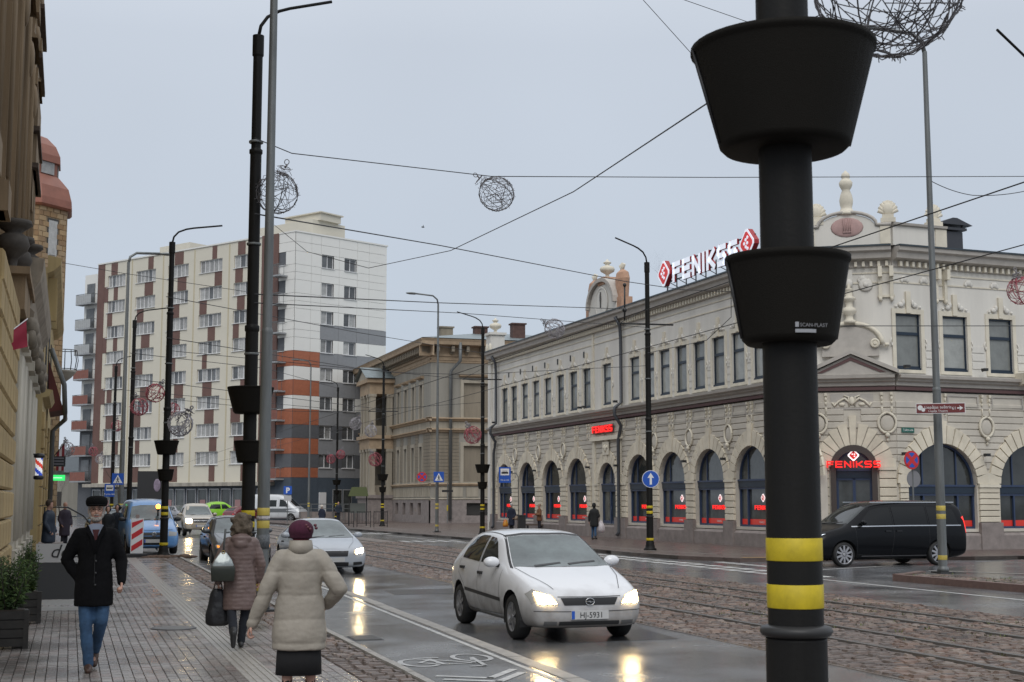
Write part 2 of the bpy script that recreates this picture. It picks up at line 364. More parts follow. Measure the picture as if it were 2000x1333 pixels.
# painted bicycle and chevrons
b = MB()
def ring(b, cx, cy, rx, ry, wd, z=.0045, n=36):
    vs = []
    for j in range(n):
        a = 2*PI*j/n; vs += [(cx+(rx-wd/2)*math.cos(a), cy+(ry-wd/2)*math.sin(a), z), (cx+(rx+wd/2)*math.cos(a), cy+(ry+wd/2)*math.sin(a), z)]
    b.add(vs, [(2*j, 2*j+1, (2*j+3) % (2*n), (2*j+2) % (2*n)) for j in range(n)])
def strip(b, pts, wd, z=.0045):
    for p, q in zip(pts[:-1], pts[1:]):
        p = Vector((*p, z)); q = Vector((*q, z)); d = (q-p).normalized(); nn = Vector((-d.y, d.x, 0))*wd/2; e = d*wd/2*.6
        b.add([p-nn-e, q-nn+e, q+nn+e, p+nn-e], [(0,1,2,3)])
bx, by = 3.98, 14.6
ring(b, bx-.34, by+.1, .20, .34, .06); 
b2 = MB(); ring(b2, bx+.33, by+.42, .20, .34, .06)
b3 = MB(); strip(b3, [(bx-.34,by+.1),(bx-.12,by-.12),(bx+.22,by-.05),(bx+.33,by+.42)], .05); strip(b3, [(bx-.34,by+.1),(bx-.16,by+.35),(bx+.2,by-.02)], .05, .0052); strip(b3, [(bx-.16,by+.4),(bx-.12,by-.12)], .05, .0058)
b3 = b3; 
b4 = MB(); strip(b4, [(bx+.33,by+.42),(bx+.26,by-.35),(bx+.1,by-.38)], .05, .0066); strip(b4, [(bx-.3,by+.5),(bx-.05,by+.5)], .06, .0066)
# recolour: bicycle lies with its wheels across the path
bk = thing('painted_bicycle', 'white bicycle symbol painted on the wet cycle path', 'road marking', T(0,0,0))
WP2 = mat('faded_road_paint', (.52,.52,.51), .42, col2=(.28,.28,.275), vscale=9); b.build('wheel', WP2, bk); b2.build('wheel', WP2, bk); b3.build('bicycle_frame', WP2, bk); b4.build('handlebar', WP2, bk)
for q in range(2):
    c = MB(); strip(c, [(3.55, 13.55-q*.28),(4.0, 13.25-q*.28),(4.42, 13.85-q*.28)], .09)
    c.build('chevron', WPAINT, bk)
# tramway
tram = MB().slab([(8.3,5),(14.45,5),(14.45,60),(14.9,150),(8.2,150),(8.3,60)], -.15, -.113).build('tramway', mat('tram_bed', (.17,.14,.12), .5, var=.4, vscale=3, bump=.8, bscale=12), kind='structure')
RX = [9.75, 10.75, 12.25, 13.25]
def near_rail(x, y): return any(abs(x-r) < .11 for r in RX)
so_ = []
for a, b_ in ((8.32, 9.66), (9.84, 10.66), (10.84, 12.16), (12.34, 13.16), (13.34, 14.43)):
    so_ += stones(a, b_, 12.0, 62, .17, .14, -.092, jit=.025)
lay(so_, tram, 280, 'cobble_rows')
for r in RX:
    for side_x, wd in ((-.045, .05), (.025, .02)):
        pass
    m_ = MB(); m_.box(r-.05, r+.005, 5, 150, -.115, -.078); m_.mi = 1; m_.box(r+.005, r+.025, 5, 150, -.115, -.1); m_.mi = 0; m_.box(r+.025, r+.055, 5, 150, -.115, -.08)
    m_.build('rail', [RAIL, BLKM], tram)
tf = MB()
for k in range(150):
    x = random.uniform(9.9, 13.8) if k < 100 else random.uniform(18.6, 20.5); y = random.choice([random.uniform(14, 30), random.uniform(17, 23)]) if k < 100 else random.uniform(24, 29)
    zb = -.1 if k < 100 else .0
    for q in range(5):
        a = random.uniform(0, 6.3); p = Vector((x+random.uniform(-.07,.07), y+random.uniform(-.07,.07), zb)); h = random.uniform(.02, .05)
        dx = Vector((math.cos(a), math.sin(a), 0)); tf.add([p-dx*.012, p+dx*.012, p+Vector((-dx.y*.03, dx.x*.03, h))], [(0,1,2)])
tf.build('weeds', mat('moss_green', (.09,.10,.03), .7), kind='stuff')
# far pavement with the tram stop, traffic island, side street
farp = MB().slab([(18.45,60),(18.3,44),(18.6,41),(19.6,38.6),(24.5,38.2),(27.3,37.6),(60,39.2),(60,60),(40,330),(14.6,330),(15.8,120),(17.8,75)], -.15, 0).build('far_pavement', FARP, kind='structure')
kerb('kerb_stone', [(15.8,120,0),(17.8,75,0),(18.45,60,0),(18.3,44,0),(18.6,41,0)], .18, -.14, .006, mat('worn_kerb', (.15,.135,.12), .45, var=.3, vscale=4), farp)
kerb('kerb_stone', [(24.5,38.2,0),(27.3,37.6,0),(60,39.2,0)], .18, -.14, .006, mat('worn_kerb', (.15,.135,.12), .45), farp, 1.6)
isl = MB().slab([(18.6,28.35),(18.62,27.8),(18.78,24),(18.9,14),(60,14),(60,36),(27,35.2),(24.6,33.6),(22.3,31.6),(20.4,29.9),(19.2,28.8)], -.15, -.002).build('traffic_island', ASPH2, kind='structure')
kerb('kerb_stone', [(20.0,29.5,0),(19.2,28.8,0),(18.58,28.4,0),(18.6,27.8,0),(18.76,24,0),(18.9,14,0)][::-1], .22, -.14, .035, REDK, isl, 1.5)
lay(stones(18.98, 19.9, 15, 28.5, .16, .13, .005), isl, 140, 'cobble_rows')
# painted lines
def line(name, pts, wd, m=WPAINT, z=-.116, parent=road):
    b = MB(); strip(b, pts, wd, z); return b.build(name, m, parent)
line('lane_line', [(17.15,12),(17.1,29.8)], .12)
line('lane_line', [(16.7,75),(17.0,52)], .1); line('lane_line', [(13.9,150),(16.7,75)], .1)
line('lane_line', [(18.9,33.4),(25.2,36.2)], .14)
for k in range(19):
    y = 29.9+k*1.0
    line('crossing_block', [(17.1,y),(17.1,y+.5)], .4, z=-.1155); line('crossing_block', [(17.75,y+.5),(17.75,y+1.0)], .4, z=-.1155)
for k in range(6): line('crossing_block', [(19.0,35.4+k*.62),(19.0,35.72+k*.62)], .35)
for k in range(7): line('crossing_block', [(14.75+k*.55,78),(14.75+k*.55,81)], .3)
for k in range(5): line('crossing_block', [(14.9+k*.6,62),(14.9+k*.6,64)], .3, z=-.115)
line('pavement_line', [(19.4,58),(19.6,45),(20.3,41.5),(22,40.5),(25,40)], .14, CONC, .006, farp)
line('yellow_strip', [(19.9,38.9),(24,38.6)], .3, YPAINT, .006, farp)
line('pavement_line', [(19.7,96),(19.5,82),(20.4,76),(20.2,62)], .16, CONC, .006, farp)
line('island_line', [(20.6,30.2),(23,26),(30,22)], .16, CONC, .005, isl)
tr = MB()
for a in range(14):
    y = 14+a*3.3
    if a in (1, 4, 8): tr.slab([(6.2,y),(7.9,y+.1),(8.0,y+1.6),(6.3,y+1.5)], -.121, -.1165)
tr.build('asphalt_patch', mat('patched_asphalt', (.05,.05,.052), .2, bump=.1), road)
# ---------------------------------------------------------------- facade helpers (x right, z up, y inward)
def arc(cx, w, zs, rise, n=12):    # from right spring to left spring
    return [(cx+w/2*math.cos(PI*j/n), zs+rise*math.sin(PI*j/n)) for j in range(n+1)]
def wall(mb, x0, x1, z0, z1, ops, dep=.3, y=0.):
    x = x0
    for cx, w, zb, zs, rise in sorted(ops):
        a, c = cx-w/2, cx+w/2
        if a > x+1e-4: mb.add([(x,y,z0),(a,y,z0),(a,y,z1),(x,y,z1)], [(0,1,2,3)])
        if zb > z0: mb.add([(a,y,z0),(c,y,z0),(c,y,zb),(a,y,zb)], [(0,1,2,3)])
        mb.add([(a,y,zb),(c,y,zb),(c,y+dep,zb),(a,y+dep,zb)], [(0,1,2,3)])
        mb.add([(a,y,zb),(a,y+dep,zb),(a,y+dep,zs),(a,y,zs)], [(0,1,2,3)])
        mb.add([(c,y,zb),(c,y,zs),(c,y+dep,zs),(c,y+dep,zb)], [(0,1,2,3)])
        p = arc(cx, w, zs, rise) if rise else [(c, zs), (a, zs)]
        for (xa, za), (xb, zb_) in zip(p[:-1], p[1:]):
            mb.add([(xa,y,za),(xa,y,z1),(xb,y,z1),(xb,y,zb_)], [(0,1,2,3)])
            mb.add([(xa,y,za),(xb,y,zb_),(xb,y+dep,zb_),(xa,y+dep,za)], [(0,1,2,3)])
        x = c
    if x1 > x: mb.add([(x,y,z0),(x1,y,z0),(x1,y,z1),(x,y,z1)], [(0,1,2,3)])
def profile(mb, x0, x1, prof, ends=True):  # a moulding: profile in (y,z) run along x
    n = len(prof); mb.add([(x0, p[0], p[1]) for p in prof]+[(x1, p[0], p[1]) for p in prof], [(i, i+1, i+1+n, i+n) for i in range(n-1)]+([list(range(n))[::-1], list(range(n, 2*n))] if ends else []))
def gplane(mb, pts, y):
    mb.add([(p[0], y, p[1]) for p in pts], [list(range(len(pts)))])
def framebar(mb, x0, x1, z0, z1, y0, y1): mb.box(x0, x1, y0, y1, z0, z1)
# ---------------------------------------------------------------- the jewellery shop corner building
P1 = Vector((25.37, 44.3, 0)); P2 = Vector((27.94, 42.74, 0))
def frame(p, d): return T(p[0], p[1], 0) @ rotz(math.atan2(d[1], d[0]))
FL = frame(P1, (.021, -1)); FC = frame(P1, (P2-P1)); FR = frame(P2, (math.sin(math.radians(86)), math.cos(math.radians(86))))
CW = (P2-P1).length
shop = thing('corner_building', 'long two storey pale building with arched blue shop windows and a chamfered corner', 'building', T(0,0,0))
def ww(x): return -(x+3.4)   # s along the left wing -> local x
LW = 37.2
ARL = [(ww(s), 2.66) for s in (-2.6, .94, 4.5, 8.06, 11.6)]
ARL2 = [(ww(s), 2.75) for s in (19.4, 23.15, 27.1, 31.1)]
DOOR = (ww(15.36), 2.1)
UPS = [ww(s) for s in (-1.55, .12, 1.85, 3.55, 5.3, 7.02, 8.72, 10.35, 12.0)]
UPS2 = [ww(s) for s in (18.0, 19.85, 21.75, 23.7, 25.6, 27.5, 29.4, 31.1)]
SPR = 2.62
def part(n, b, m, M, par=None, **k): return b.build(n, m, par or shop, M, **k)
def arched(M, cx, w, zb=.74, zs=SPR, rise=None, muls=None, dep=.22, door=False, neon=True, k=0):
    rise = rise or w/2-.06
    X = M @ T(cx, dep, 0)
    f = MB(); pts = arc(0, w, zs, rise, 16); h = w/2
    o = [(-h, zb), (h, zb)]+pts; inn = [(-h+.08, zb+.08), (h-.08, zb+.08)]+[(x*(1-.08/h), zs+(z-zs)*(1-.08/rise)) for x, z in pts]
    n = len(o)
    f.add([(p[0], -.07, p[1]) for p in o]+[(p[0], -.07, p[1]) for p in inn]+[(p[0], 0, p[1]) for p in inn],
          [(i, (i+1) % n, (i+1) % n+n, i+n) for i in range(n)]+[(i+n, (i+1) % n+n, (i+1) % n+2*n, i+2*n) for i in range(n)])
    f.mi = 1; f.box(-h+.03, h-.03, -.13, -.01, zs-.34, zs-.1); f.mi = 0; f.box(-h+.02, h-.02, -.16, -.01, zs-.1, zs-.03)
    f.box(-h+.02, h-.02, -.1, -.01, zs-.42, zs-.345)
    muls = muls if muls is not None else [-.16*w]
    for mm in muls:
        ht = zs+rise*math.sqrt(max(0, 1-(mm/h)**2))-.05
        f.box(mm-.025, mm+.025, -.05, -.005, zs-.03, ht); f.box(mm-.03, mm+.03, -.09, -.005, zb+.05, zs-.42)
    wn = f.build('shop_window' if not door else 'shop_door', [NAVY, NAVYD], shop, X)
    g = MB(); g.add([(p[0], 0, p[1]) for p in o], [list(range(len(o)))]); g.build('pane', GLASSD, wn)
    if door:
        d = MB(); d.box(-h+.1, -.03, -.06, -.01, zb+.02, zb+.7); d.box(.03, h-.1, -.06, -.01, zb+.02, zb+.7); d.box(-.05, .05, -.1, -.005, zb, zs-.35)
        d.tube([(.12,-.09,1.05),(.12,-.09,1.5)], .015, 6); d.build('door_leaf', NAVY, wn)
        return wn
    b = MB(); b.add([(-h+.085,-.006,zb+.085),(muls[0]-.045,-.006,zb+.085),(muls[0]-.045,-.006,zb+.3),(-h+.085,-.006,zb+.3)], [(0,1,2,3)])
    e = muls[1] if len(muls) > 1 else h-.085
    b.add([(muls[0]+.045,-.006,zb+.085),(e-.01,-.006,zb+.085),(e-.01,-.006,zb+.3),(muls[0]+.045,-.006,zb+.3)], [(0,1,2,3)])
    if len(muls) > 1: b.add([(muls[1]+.045,-.006,zb+.085),(h-.085,-.006,zb+.085),(h-.085,-.006,zb+.3),(muls[1]+.045,-.006,zb+.3)], [(0,1,2,3)])
    b.build('red_strip', REDFILM, wn)
    if neon:
        link('neon_word', NEONTXT, wn, T(.3*h+.1, -.03, 1.42)); link('logo', LOGOM, wn, T(.3*h+.1, -.03, 1.86))
    link('strip_lettering', BANDTXT, wn, T(.25*h, -.012, zb+.15))
    return wn
# square-shouldered letters as strokes on a 4 x 5 grid, as on the signs
STK = {'F': [[(0,0),(0,4),(4,4)], [(0,2.1),(3.6,2.1)]], 'E': [[(4,0),(0,0),(0,4),(4,4)], [(0,2.05),(3.7,2.05)]], 'N': [[(0,0),(0,4),(4,0),(4,4)]],
       'I': [[(0,0),(0,4)]], 'K': [[(0,0),(0,4)], [(3.9,4),(1,2),(4.1,0)]], 'S': [[(4,4),(.6,4),(0,3.4),(0,2.6),(.6,2.05),(3.4,2.05),(4,1.5),(4,.6),(3.4,0),(0,0)]]}
WID = {'I': 0.}
def strokes(mb, ch, x, z, sx, sz, t, y0, y1):
    for pl in STK[ch]:
        for (ax, az), (bx_, bz) in zip(pl[:-1], pl[1:]):
            a = Vector((x+ax*sx/4, 0, z+az*sz/4)); b = Vector((x+bx_*sx/4, 0, z+bz*sz/4)); d = (b-a).normalized(); nn = Vector((-d.z, 0, d.x))*t/2; e = d*t*.42
            mb.prism([((a-e-nn).x, (a-e-nn).z), ((b+e-nn).x, (b+e-nn).z), ((b+e+nn).x, (b+e+nn).z), ((a-e+nn).x, (a-e+nn).z)], y0, y1)
def letters(word, h, sx, t, gap, dep):   # list of (mesh builder, x) and total width
    out = []; x = 0
    for c in word:
        b = MB(); cw = 0 if c == 'I' else sx; strokes(b, c, 0, 0, sx, h-t, t, -dep, 0); out.append((b, x)); x += cw+t+gap
    return out, x-gap
def wordmesh(word, h, sx, t, gap, dep, m):
    L, W = letters(word, h, sx, t, gap, dep); a = MB()
    for b, x in L: a.M = T(x-W/2+t/2, 0, 0); a.add(b.v, b.f)
    return a.mesh('word', m)
NEONTXT = wordmesh('FENIKSS', .17, .14, .034, .035, .03, NEON)
def diamond(mb, r, y0, y1, cx=0, cz=0, rr=.25):
    pts = []
    for q in range(4):
        for dlt in (-rr, rr):
            a = q*PI/2; c = Vector((math.cos(a), math.sin(a)))*r; tt = Vector((-math.sin(a), math.cos(a)))*r*rr*.5
            pts.append((cx+c.x*(1-rr*.3)+tt.x*(1 if dlt > 0 else -1), cz+c.y*(1-rr*.3)+tt.y*(1 if dlt > 0 else -1)))
    mb.prism(pts, y0, y1); return pts
b = MB(); diamond(b, .17, -.01, 0); b.mi = 1; diamond(b, .12, -.014, -.011); b.mi = 0
for q in ((-.03,.03),(.03,-.03),(.03,.03)): b.box(q[0]-.018, q[0]+.018, -.018, -.014, q[1]-.018, q[1]+.018)
LOGOM = b.mesh('logo', [NEONW, SIGNRF])
BANDTXT = text_mesh('strip_lettering', 'FENIKSS', .11, WHITE, .002)
# -- left wing walls
gd = MB(); wall(gd, -LW, 0, .63, 5.62, [(x, w_, .74, SPR, w_/2-.06) for x, w_ in ARL+ARL2]+[(DOOR[0], DOOR[1], .64, SPR, DOOR[1]/2-.06)], .35)
part('ground_floor_wall', gd, GREYW, FL)
up = MB(); wall(up, -LW, 0, 6.2, 10.3, [(x, 1.1, 6.42, 8.45, 0) for x in UPS+UPS2]+[(DOOR[0], 1.1, 6.42, 8.45, 0)], .13)
part('upper_wall', up, LIGHTW, FL)
# core, roof, hidden sides
def cor(p, fr): return (fr @ Vector((p[0], p[1], 0)))
a0, a1 = cor((-LW, 0), FL), cor((0, 0), FL); r1 = cor((30, 0), FR); r0 = cor((0, 0), FR)
inn = .45
core = MB(); core.slab([(a0.x+inn, a0.y), (a1.x+inn, a1.y+.2), (r0.x-.1, r0.y+inn), (r1.x, r1.y+inn), (r1.x, r1.y+14), (a0.x+14, r1.y+14), (a0.x+14, a0.y)], .0, 10.3)
core.build('inner_mass', LIGHTW, shop)
rf = MB(); 
ridge = 12.0
pa, pb = a0.y, a1.y
rf.add([(a0.x-.35, pa+.1, 10.84), (a1.x-.35, pb-.3, 10.84), (a1.x+4.6, pb+4, 11.75), (a0.x+5, pa+.1, 11.75), (a0.x+14, pa+.1, 10.84), (r1.x, r1.y+14, 10.84), (r1.x, r1.y+5, 11.75), (r1.x, r1.y-.35, 10.84), (r0.x+.2, r0.y-.35, 10.84)],
       [(0,1,2,3),(3,2,6,5,4),(1,8,2),(8,7,6,2)])
rf.build('roof', ROOFD, shop)
sm = MB()
for k in range(60): 
    y = pb+.8+k*.6
    if y < pa: sm.add([(a1.x-.36+(a0.x-a1.x)*(y-pb)/(pa-pb), y, 10.85), (a1.x-.36, y+.03, 10.85), (a1.x+4.6, y+.03, 11.79), (a1.x+4.6, y, 11.79), (a1.x-.36, y, 10.89), (a1.x+4.6, y, 11.83)], [(0,4,5,3)])
sm.build('standing_seams', ROOFD, shop, kind='stuff')
# -- mouldings shared by the three fronts
LEDGE = [(0, 5.80), (-.10, 5.84), (-.10, 5.96), (-.22, 6.0), (-.22, 6.06), (-.36, 6.1), (-.38, 6.2), (0, 6.26)]
EAVE = [(0, 10.12), (-.06, 10.14), (-.06, 10.34), (-.34, 10.42), (-.38, 10.62), (-.5, 10.68), (-.52, 10.82), (0, 10.86)]
def fronts(M, x0, x1, top=True):
    b = MB(); profile(b, x0, x1, LEDGE); part('storey_cornice', b, TAUPE, M)
    b = MB(); b.box(x0, x1, -.075, -.002, 5.68, 5.795); part('maroon_frieze', b, MAROON, M)
    b = MB(); profile(b, x0, x1, EAVE); part('eaves_cornice', b, TAUPE, M)
    b = MB(); b.box(x0, x1, -.56, -.3, 10.822, 10.88); part('gutter', b, ROOFD, M)
    b = MB(); profile(b, x0, x1, [(0,.0),(-.12,.0),(-.12,.5),(-.06,.56),(0,.6)]); part('plinth', b, PLINTH, M)
    for zz in (9.55, 9.9):
        b = MB(); b.box(x0, x1, -.03, -.002, zz, zz+.05); part('string_moulding', b, CREAM, M)
fronts(FL, -LW, 0); fronts(FC, 0, CW); fronts(FR, 0, 14)
dm = MB().box(-.05, .05, -.2, -.065, 10.15, 10.33).mesh('dentil', CREAM)
x = -LW+.1
nd = 0
while x < 0: link('dentil', dm, shop, FL @ T(x, 0, 0)); x += .27; nd += 1
for k in range(11): link('dentil', dm, shop, FC @ T(.15+k*.27, 0, 0))
for k in range(26): link('dentil', dm, shop, FR @ T(.3+k*.27, 0, 0))
# -- upper windows
sur = MB()  # surround with keystone and side drops
wall(sur, -.70, .70, 6.3, 8.62, [(0, 1.1, 6.42, 8.45, 0)], .04, -.04)
for q in (-.70, .70): sur.add([(q,-.04,6.3),(q,0,6.3),(q,0,8.62),(q,-.04,8.62)], [(0,1,2,3)])
sur.add([(-.7,-.04,8.62),(.7,-.04,8.62),(.7,0,8.62),(-.7,0,8.62)], [(0,1,2,3)])
sur.box(-.10, .10, -.09, -.002, 8.47, 9.25)
surm = sur.mesh('window_surround', CREAM)
orn = MB()
for q in (-1, 1):
    orn.ball((q*.3, -.04, 8.76), (.13, .05, .1), 8, 5); orn.ball((q*.2, -.05, 8.84), (.07, .05, .12), 8, 5); orn.ball((q*.52, -.055, 8.70), (.06, .04, .05), 6, 4)
    orn.tube([(q*.74, -.03, 7.55), (q*.8, -.03, 7.4), (q*.74, -.03, 7.25), (q*.7, -.03, 7.38)], .022, 5)
ornm = orn.mesh('plaster_ornament', WHITE if False else LIGHTW)
wf = MB(); h = .55
for xx in ((-h, -h+.05), (h-.05, h)): wf.box(xx[0], xx[1], -.05, 0, 6.42, 8.45)
for zz in ((6.42, 6.56), (7.68, 7.79), (8.38, 8.45)): wf.box(-h+.07, h-.07, -.05, 0, zz[0], zz[1])
wf.box(-h, h, -.1, 0, 6.422, 6.5)
wfm = wf.mesh('upper_window', NAVYD)
pn = [MB().add([(-h,.001,6.42),(h,.001,6.42),(h,.001,8.45),(-h,.001,8.45)], [(0,1,2,3)]).mesh('pane', m) for m in (BLIND, BLIND2)]
def upper(M, x, k=0):
    link('window_surround', surm, shop, M @ T(x, 0, 0)); link('plaster_ornament', ornm, shop, M @ T(x, 0, 0))
    wn = link('upper_window', wfm, shop, M @ T(x, .12, 0)); link('pane', pn[k % 2], wn)
for k, x in enumerate(UPS+UPS2): upper(FL, x, k*7//3)
upper(FL, DOOR[0])
rpm = MB().box(0, .32, -.025, -.001, 0, .22).mesh('raised_panel', LIGHTW); rpm2 = MB().box(0, .55, -.025, -.001, 0, .22).mesh('raised_panel', LIGHTW)
for x in UPS+UPS2:
    for zz in (6.55, 6.85, 7.15): link('raised_panel', rpm, shop, FL @ T(x+.74, 0, zz))
# vents under the eaves
for s in (18.4, 20.3, 22.2, 24.2, 26.2, 28.3, 30.4): part('vent', MB().box(-.07,.07,-.03,-.001,9.05,9.35), BLKM, FL @ T(ww(s), 0, 0))
# -- ground floor stonework
def vous(M, cx, w, zs, rise, thk, n, key):    # wedge stones round an arch
    for j in range(n):
        a0_, a1_ = PI*j/n+.012, PI*(j+1)/n-.012
        mid = abs((j+.5)/n-.5)
        R = thk*(1.0 if mid > .22 else 1.12+.25*(1-mid/.22))
        q = [(cx+(w/2)*math.cos(a_), zs+rise*math.sin(a_)) for a_ in (a0_, a1_)]
        o = [(cx+(w/2+R)*math.cos(a_), zs+(rise+R)*math.sin(a_)) for a_ in (a0_, a1_)]
        if mid < .6/n and key: o = [(cx+(q[0][0]-cx)*1.5, key), (cx+(q[1][0]-cx)*1.5, key)]
        b = MB(); b.prism([q[0], o[0], o[1], q[1]], -.11 if mid < .6/n else -.085, .0)
        b.build('voussoir', CREAMV, shop, M)
def ground_bay(M, cx, w, zs=SPR, rise=None, n=15, **k):
    rise = rise or w/2-.06
    vous(M, cx, w, zs, rise, .46, n, 4.75)
    return arched(M, cx, w, zs=zs, rise=rise, **k)
for k, (x, w_) in enumerate(ARL+ARL2): ground_bay(FL, x, w_, muls=[-.24*w_], k=k)
ground_bay(FL, DOOR[0], DOOR[1], door=True, zb=.1, muls=[0])
def pier(M, xa, xb, zs=SPR):     # banded pier: stone blocks with open joints, impost on top
    z = .98; n = 6; hh = (zs-.1-.98)/n
    bm = MB().bbox(xa, xb, -.09, .002, 0, hh-.03, .015).mesh('quoin', CREAMV)
    for k in range(n): link('quoin', bm, shop, M @ T(0, 0, z+k*hh))
    b = MB(); b.box(xa-.02, xb+.02, -.13, 0, zs-.12, zs-.02); part('impost', b, CREAM, M)
    b = MB(); b.box(xa-.04, xb+.04, -.16, 0, 0, .96); part('pier_base', b, PLINTH, M)
    b = MB(); b.prism([(xa,zs-.015),(xb,zs-.015),(xb,zs+.25),((xa+xb)/2,zs+.42),(xa,zs+.25)], -.08, 0); part('pier_cap', b, CREAM, M)
edges = sorted([(x-w_/2, x+w_/2) for x, w_ in ARL+ARL2+[DOOR]])
pe = [(-LW+.3, edges[0][0]-.06)]+[(a[1]+.07, b_[0]-.07) for a, b_ in zip(edges[:-1], edges[1:])]
for xa, xb in pe:
    if xb-xa > 1.4: pier(FL, xa, xa+.5); pier(FL, xb-.5, xb)
    else: pier(FL, xa, xb)
SIDM = tone(mat('siding_stucco', (.55,.51,.44), .8, var=.14, vscale=1, bump=.2, bscale=25), .05)
# grey siding courses between the arch stones and the frieze
def courses(M, x0, x1, arches):
    b = MB()
    for z in [2.9+.24*k for k in range(10)]:
        segs = [(x0, x1)]
        for cx, w, zs, rise in arches:
            R = .56
            t = (z+.1-zs)/(rise+R)
            hw = (w/2+R)*math.sqrt(1-t*t) if t < 1 else 0
            if z < 4.85: hw = max(hw, .3 if z > 4.4 else hw)
            if hw <= 0: continue
            ns = []
            for s0, s1 in segs:
                if cx-hw > s0 and cx+hw < s1: ns += [(s0, cx-hw), (cx+hw, s1)]
                elif cx+hw <= s0 or cx-hw >= s1: ns.append((s0, s1))
                elif cx-hw <= s0: ns.append((cx+hw, s1))
                else: ns.append((s0, cx-hw))
            segs = ns
        for s0, s1 in segs:
            if s1-s0 > .06: MB().bbox(s0, s1, -.04, 0, z, z+.205, .012).build('siding_course', SIDM, shop, M)
courses(FL, -LW, 0, [(x, w_, SPR, w_/2-.06) for x, w_ in ARL+ARL2+[DOOR]])
def wreath(M, x, z0=4.42):
    b = MB(); b.ball((x, -.05, z0), (.25, .05, .3), 14, 6); part('medallion', b, GREYW, M)
    b = MB(); path = [(x+.31*math.cos(a), -.08, z0+.36*math.sin(a)) for a in [2*PI*j/16 for j in range(17)]]; b.tube(path, .05, 6, cap=False)
    b.ball((x, -.12, z0-.44), .09, 8, 6); b.ball((x, -.08, z0-.6), (.05,.04,.07), 6, 5); part('wreath', b, CREAM, M)
br = MB()    # paired bracket drops
for q in (-.17, .17):
    br.box(q-.045, q+.045, -.12, -.002, 5.5, 5.6); br.ball((q, -.07, 5.38), (.04,.045,.08), 8, 5); br.ball((q, -.07, 5.22), (.033,.035,.06), 8, 5)
    br.tube([(q,-.07,5.08),(q,-.07,4.82)], [.03,.012], 6); br.ball((q, -.06, 4.8), .028, 6, 4)
br.box(-.22, -.12, -.03, -.001, 4.86, 5.56); br.box(.12, .22, -.03, -.001, 4.86, 5.56)
brm = br.mesh('bracket_pair', CREAM)
def bays(M, xs, wr):
    for x in xs: link('bracket_pair', brm, shop, M @ T(x, 0, 0))
    for x in wr: wreath(M, x)
    for a, b_ in zip(sorted(xs)[:-1], sorted(xs)[1:]):
        if b_-a < 2.6:
            f = MB(); z0, z1 = 5.1, 5.56
            wall(f, a+.3, b_-.3, z0, z1, [((a+b_)/2, b_-a-.72, z0+.05, z1-.05, 0)], .03, -.04); part('frieze_panel', f, TAUPE, M)
mids = [(a[1]+b_[0])/2 for a, b_ in zip(edges[:-1], edges[1:]) if b_[0]-a[1] < 1.4 or True]
arcx = sorted([x for x, w_ in ARL]); arcx2 = sorted([x for x, w_ in ARL2])
bays(FL, [x for x in arcx]+[(a+b_)/2 for a, b_ in zip(arcx[:-1], arcx[1:])]+[arcx[0]-1.78], [(a+b_)/2 for a, b_ in zip(arcx[:-1], arcx[1:])])
bays(FL, [x for x in arcx2]+[(a+b_)/2 for a, b_ in zip(arcx2[:-1], arcx2[1:])]+[arcx2[-1]+1.7, arcx2[0]-1.9], [(a+b_)/2 for a, b_ in zip(arcx2[:-1], arcx2[1:])])
# entrance bay: frame, crest, word sign
b = MB(); b.box(DOOR[0]-1.75, DOOR[0]-1.45, -.12, -.001, .6, 4.7); b.box(DOOR[0]+1.45, DOOR[0]+1.75, -.12, -.001, .6, 4.7); b.box(DOOR[0]-1.9, DOOR[0]+1.9, -.2, -.001, 4.7, 4.9); part('entrance_frame', b, CREAM, FL)
b = MB(); b.box(DOOR[0]-.4, DOOR[0]+.4, -.13, -.115, 3.98, 4.62); b.ball((DOOR[0], -.15, 4.3), (.12,.06,.2), 10, 6); b.ball((DOOR[0]-.2, -.14, 4.35), (.09,.05,.09), 8, 5); b.ball((DOOR[0]+.2, -.14, 4.35), (.09,.05,.09), 8, 5); part('crest', b, CREAM, FL)
sg = thing('neon_shop_sign', 'glowing red FENIKSS word sign above the side entrance', 'shop sign', FL @ T(DOOR[0]-.3, -.15, 5.1))
MB().box(-1.25,1.25,.02,.06,-.05,.36).build('backing', MAROON, sg)
L_, W_ = letters('FENIKSS', .34, .27, .065, .07, .06)
for b, x in L_: b.build('letter', NEON, sg, T(x-W_/2+.04, .0, .02))
# pilaster strips round the entrance bay upstairs, clock gable, urn
for dx in (-1.75, 1.75):
    b = MB(); b.box(DOOR[0]+dx-.1, DOOR[0]+dx+.1, -.07, -.001, 6.28, 10.1); part('pilaster_strip', b, CREAM, FL)
b = MB(); c = DOOR[0]
pts = [(c-1.75, 10.9), (c+1.75, 10.9), (c+1.75, 11.3)]+[(c+1.55*math.cos(a), 11.3+1.15*math.sin(a)) for a in [PI*j/14 for j in range(15)]]+[(c-1.75, 11.3)]
b.prism(pts, -.25, .35); part('gable', b, LIGHTW, FL)
b = MB(); b.add([(c+1.6*math.cos(a), y, 11.3+1.2*math.sin(a)) for y in (-.42, .4) for a in [PI*j/14 for j in range(15)]]+[(c+1.78*math.cos(a), y, 11.3+1.38*math.sin(a)) for y in (-.42, .4) for a in [PI*j/14 for j in range(15)]],
    [f for j in range(14) for f in ((j, j+1, j+31, j+30), (j+30, j+31, j+46, j+45), (j, j+15, j+16, j+1), (j+15, j+45, j+46, j+16))]); part('gable_moulding', b, TAUPE, FL)
b = MB(); b.lathe([(.85,-.27),(.85,-.3),(.8,-.3)], 24); 
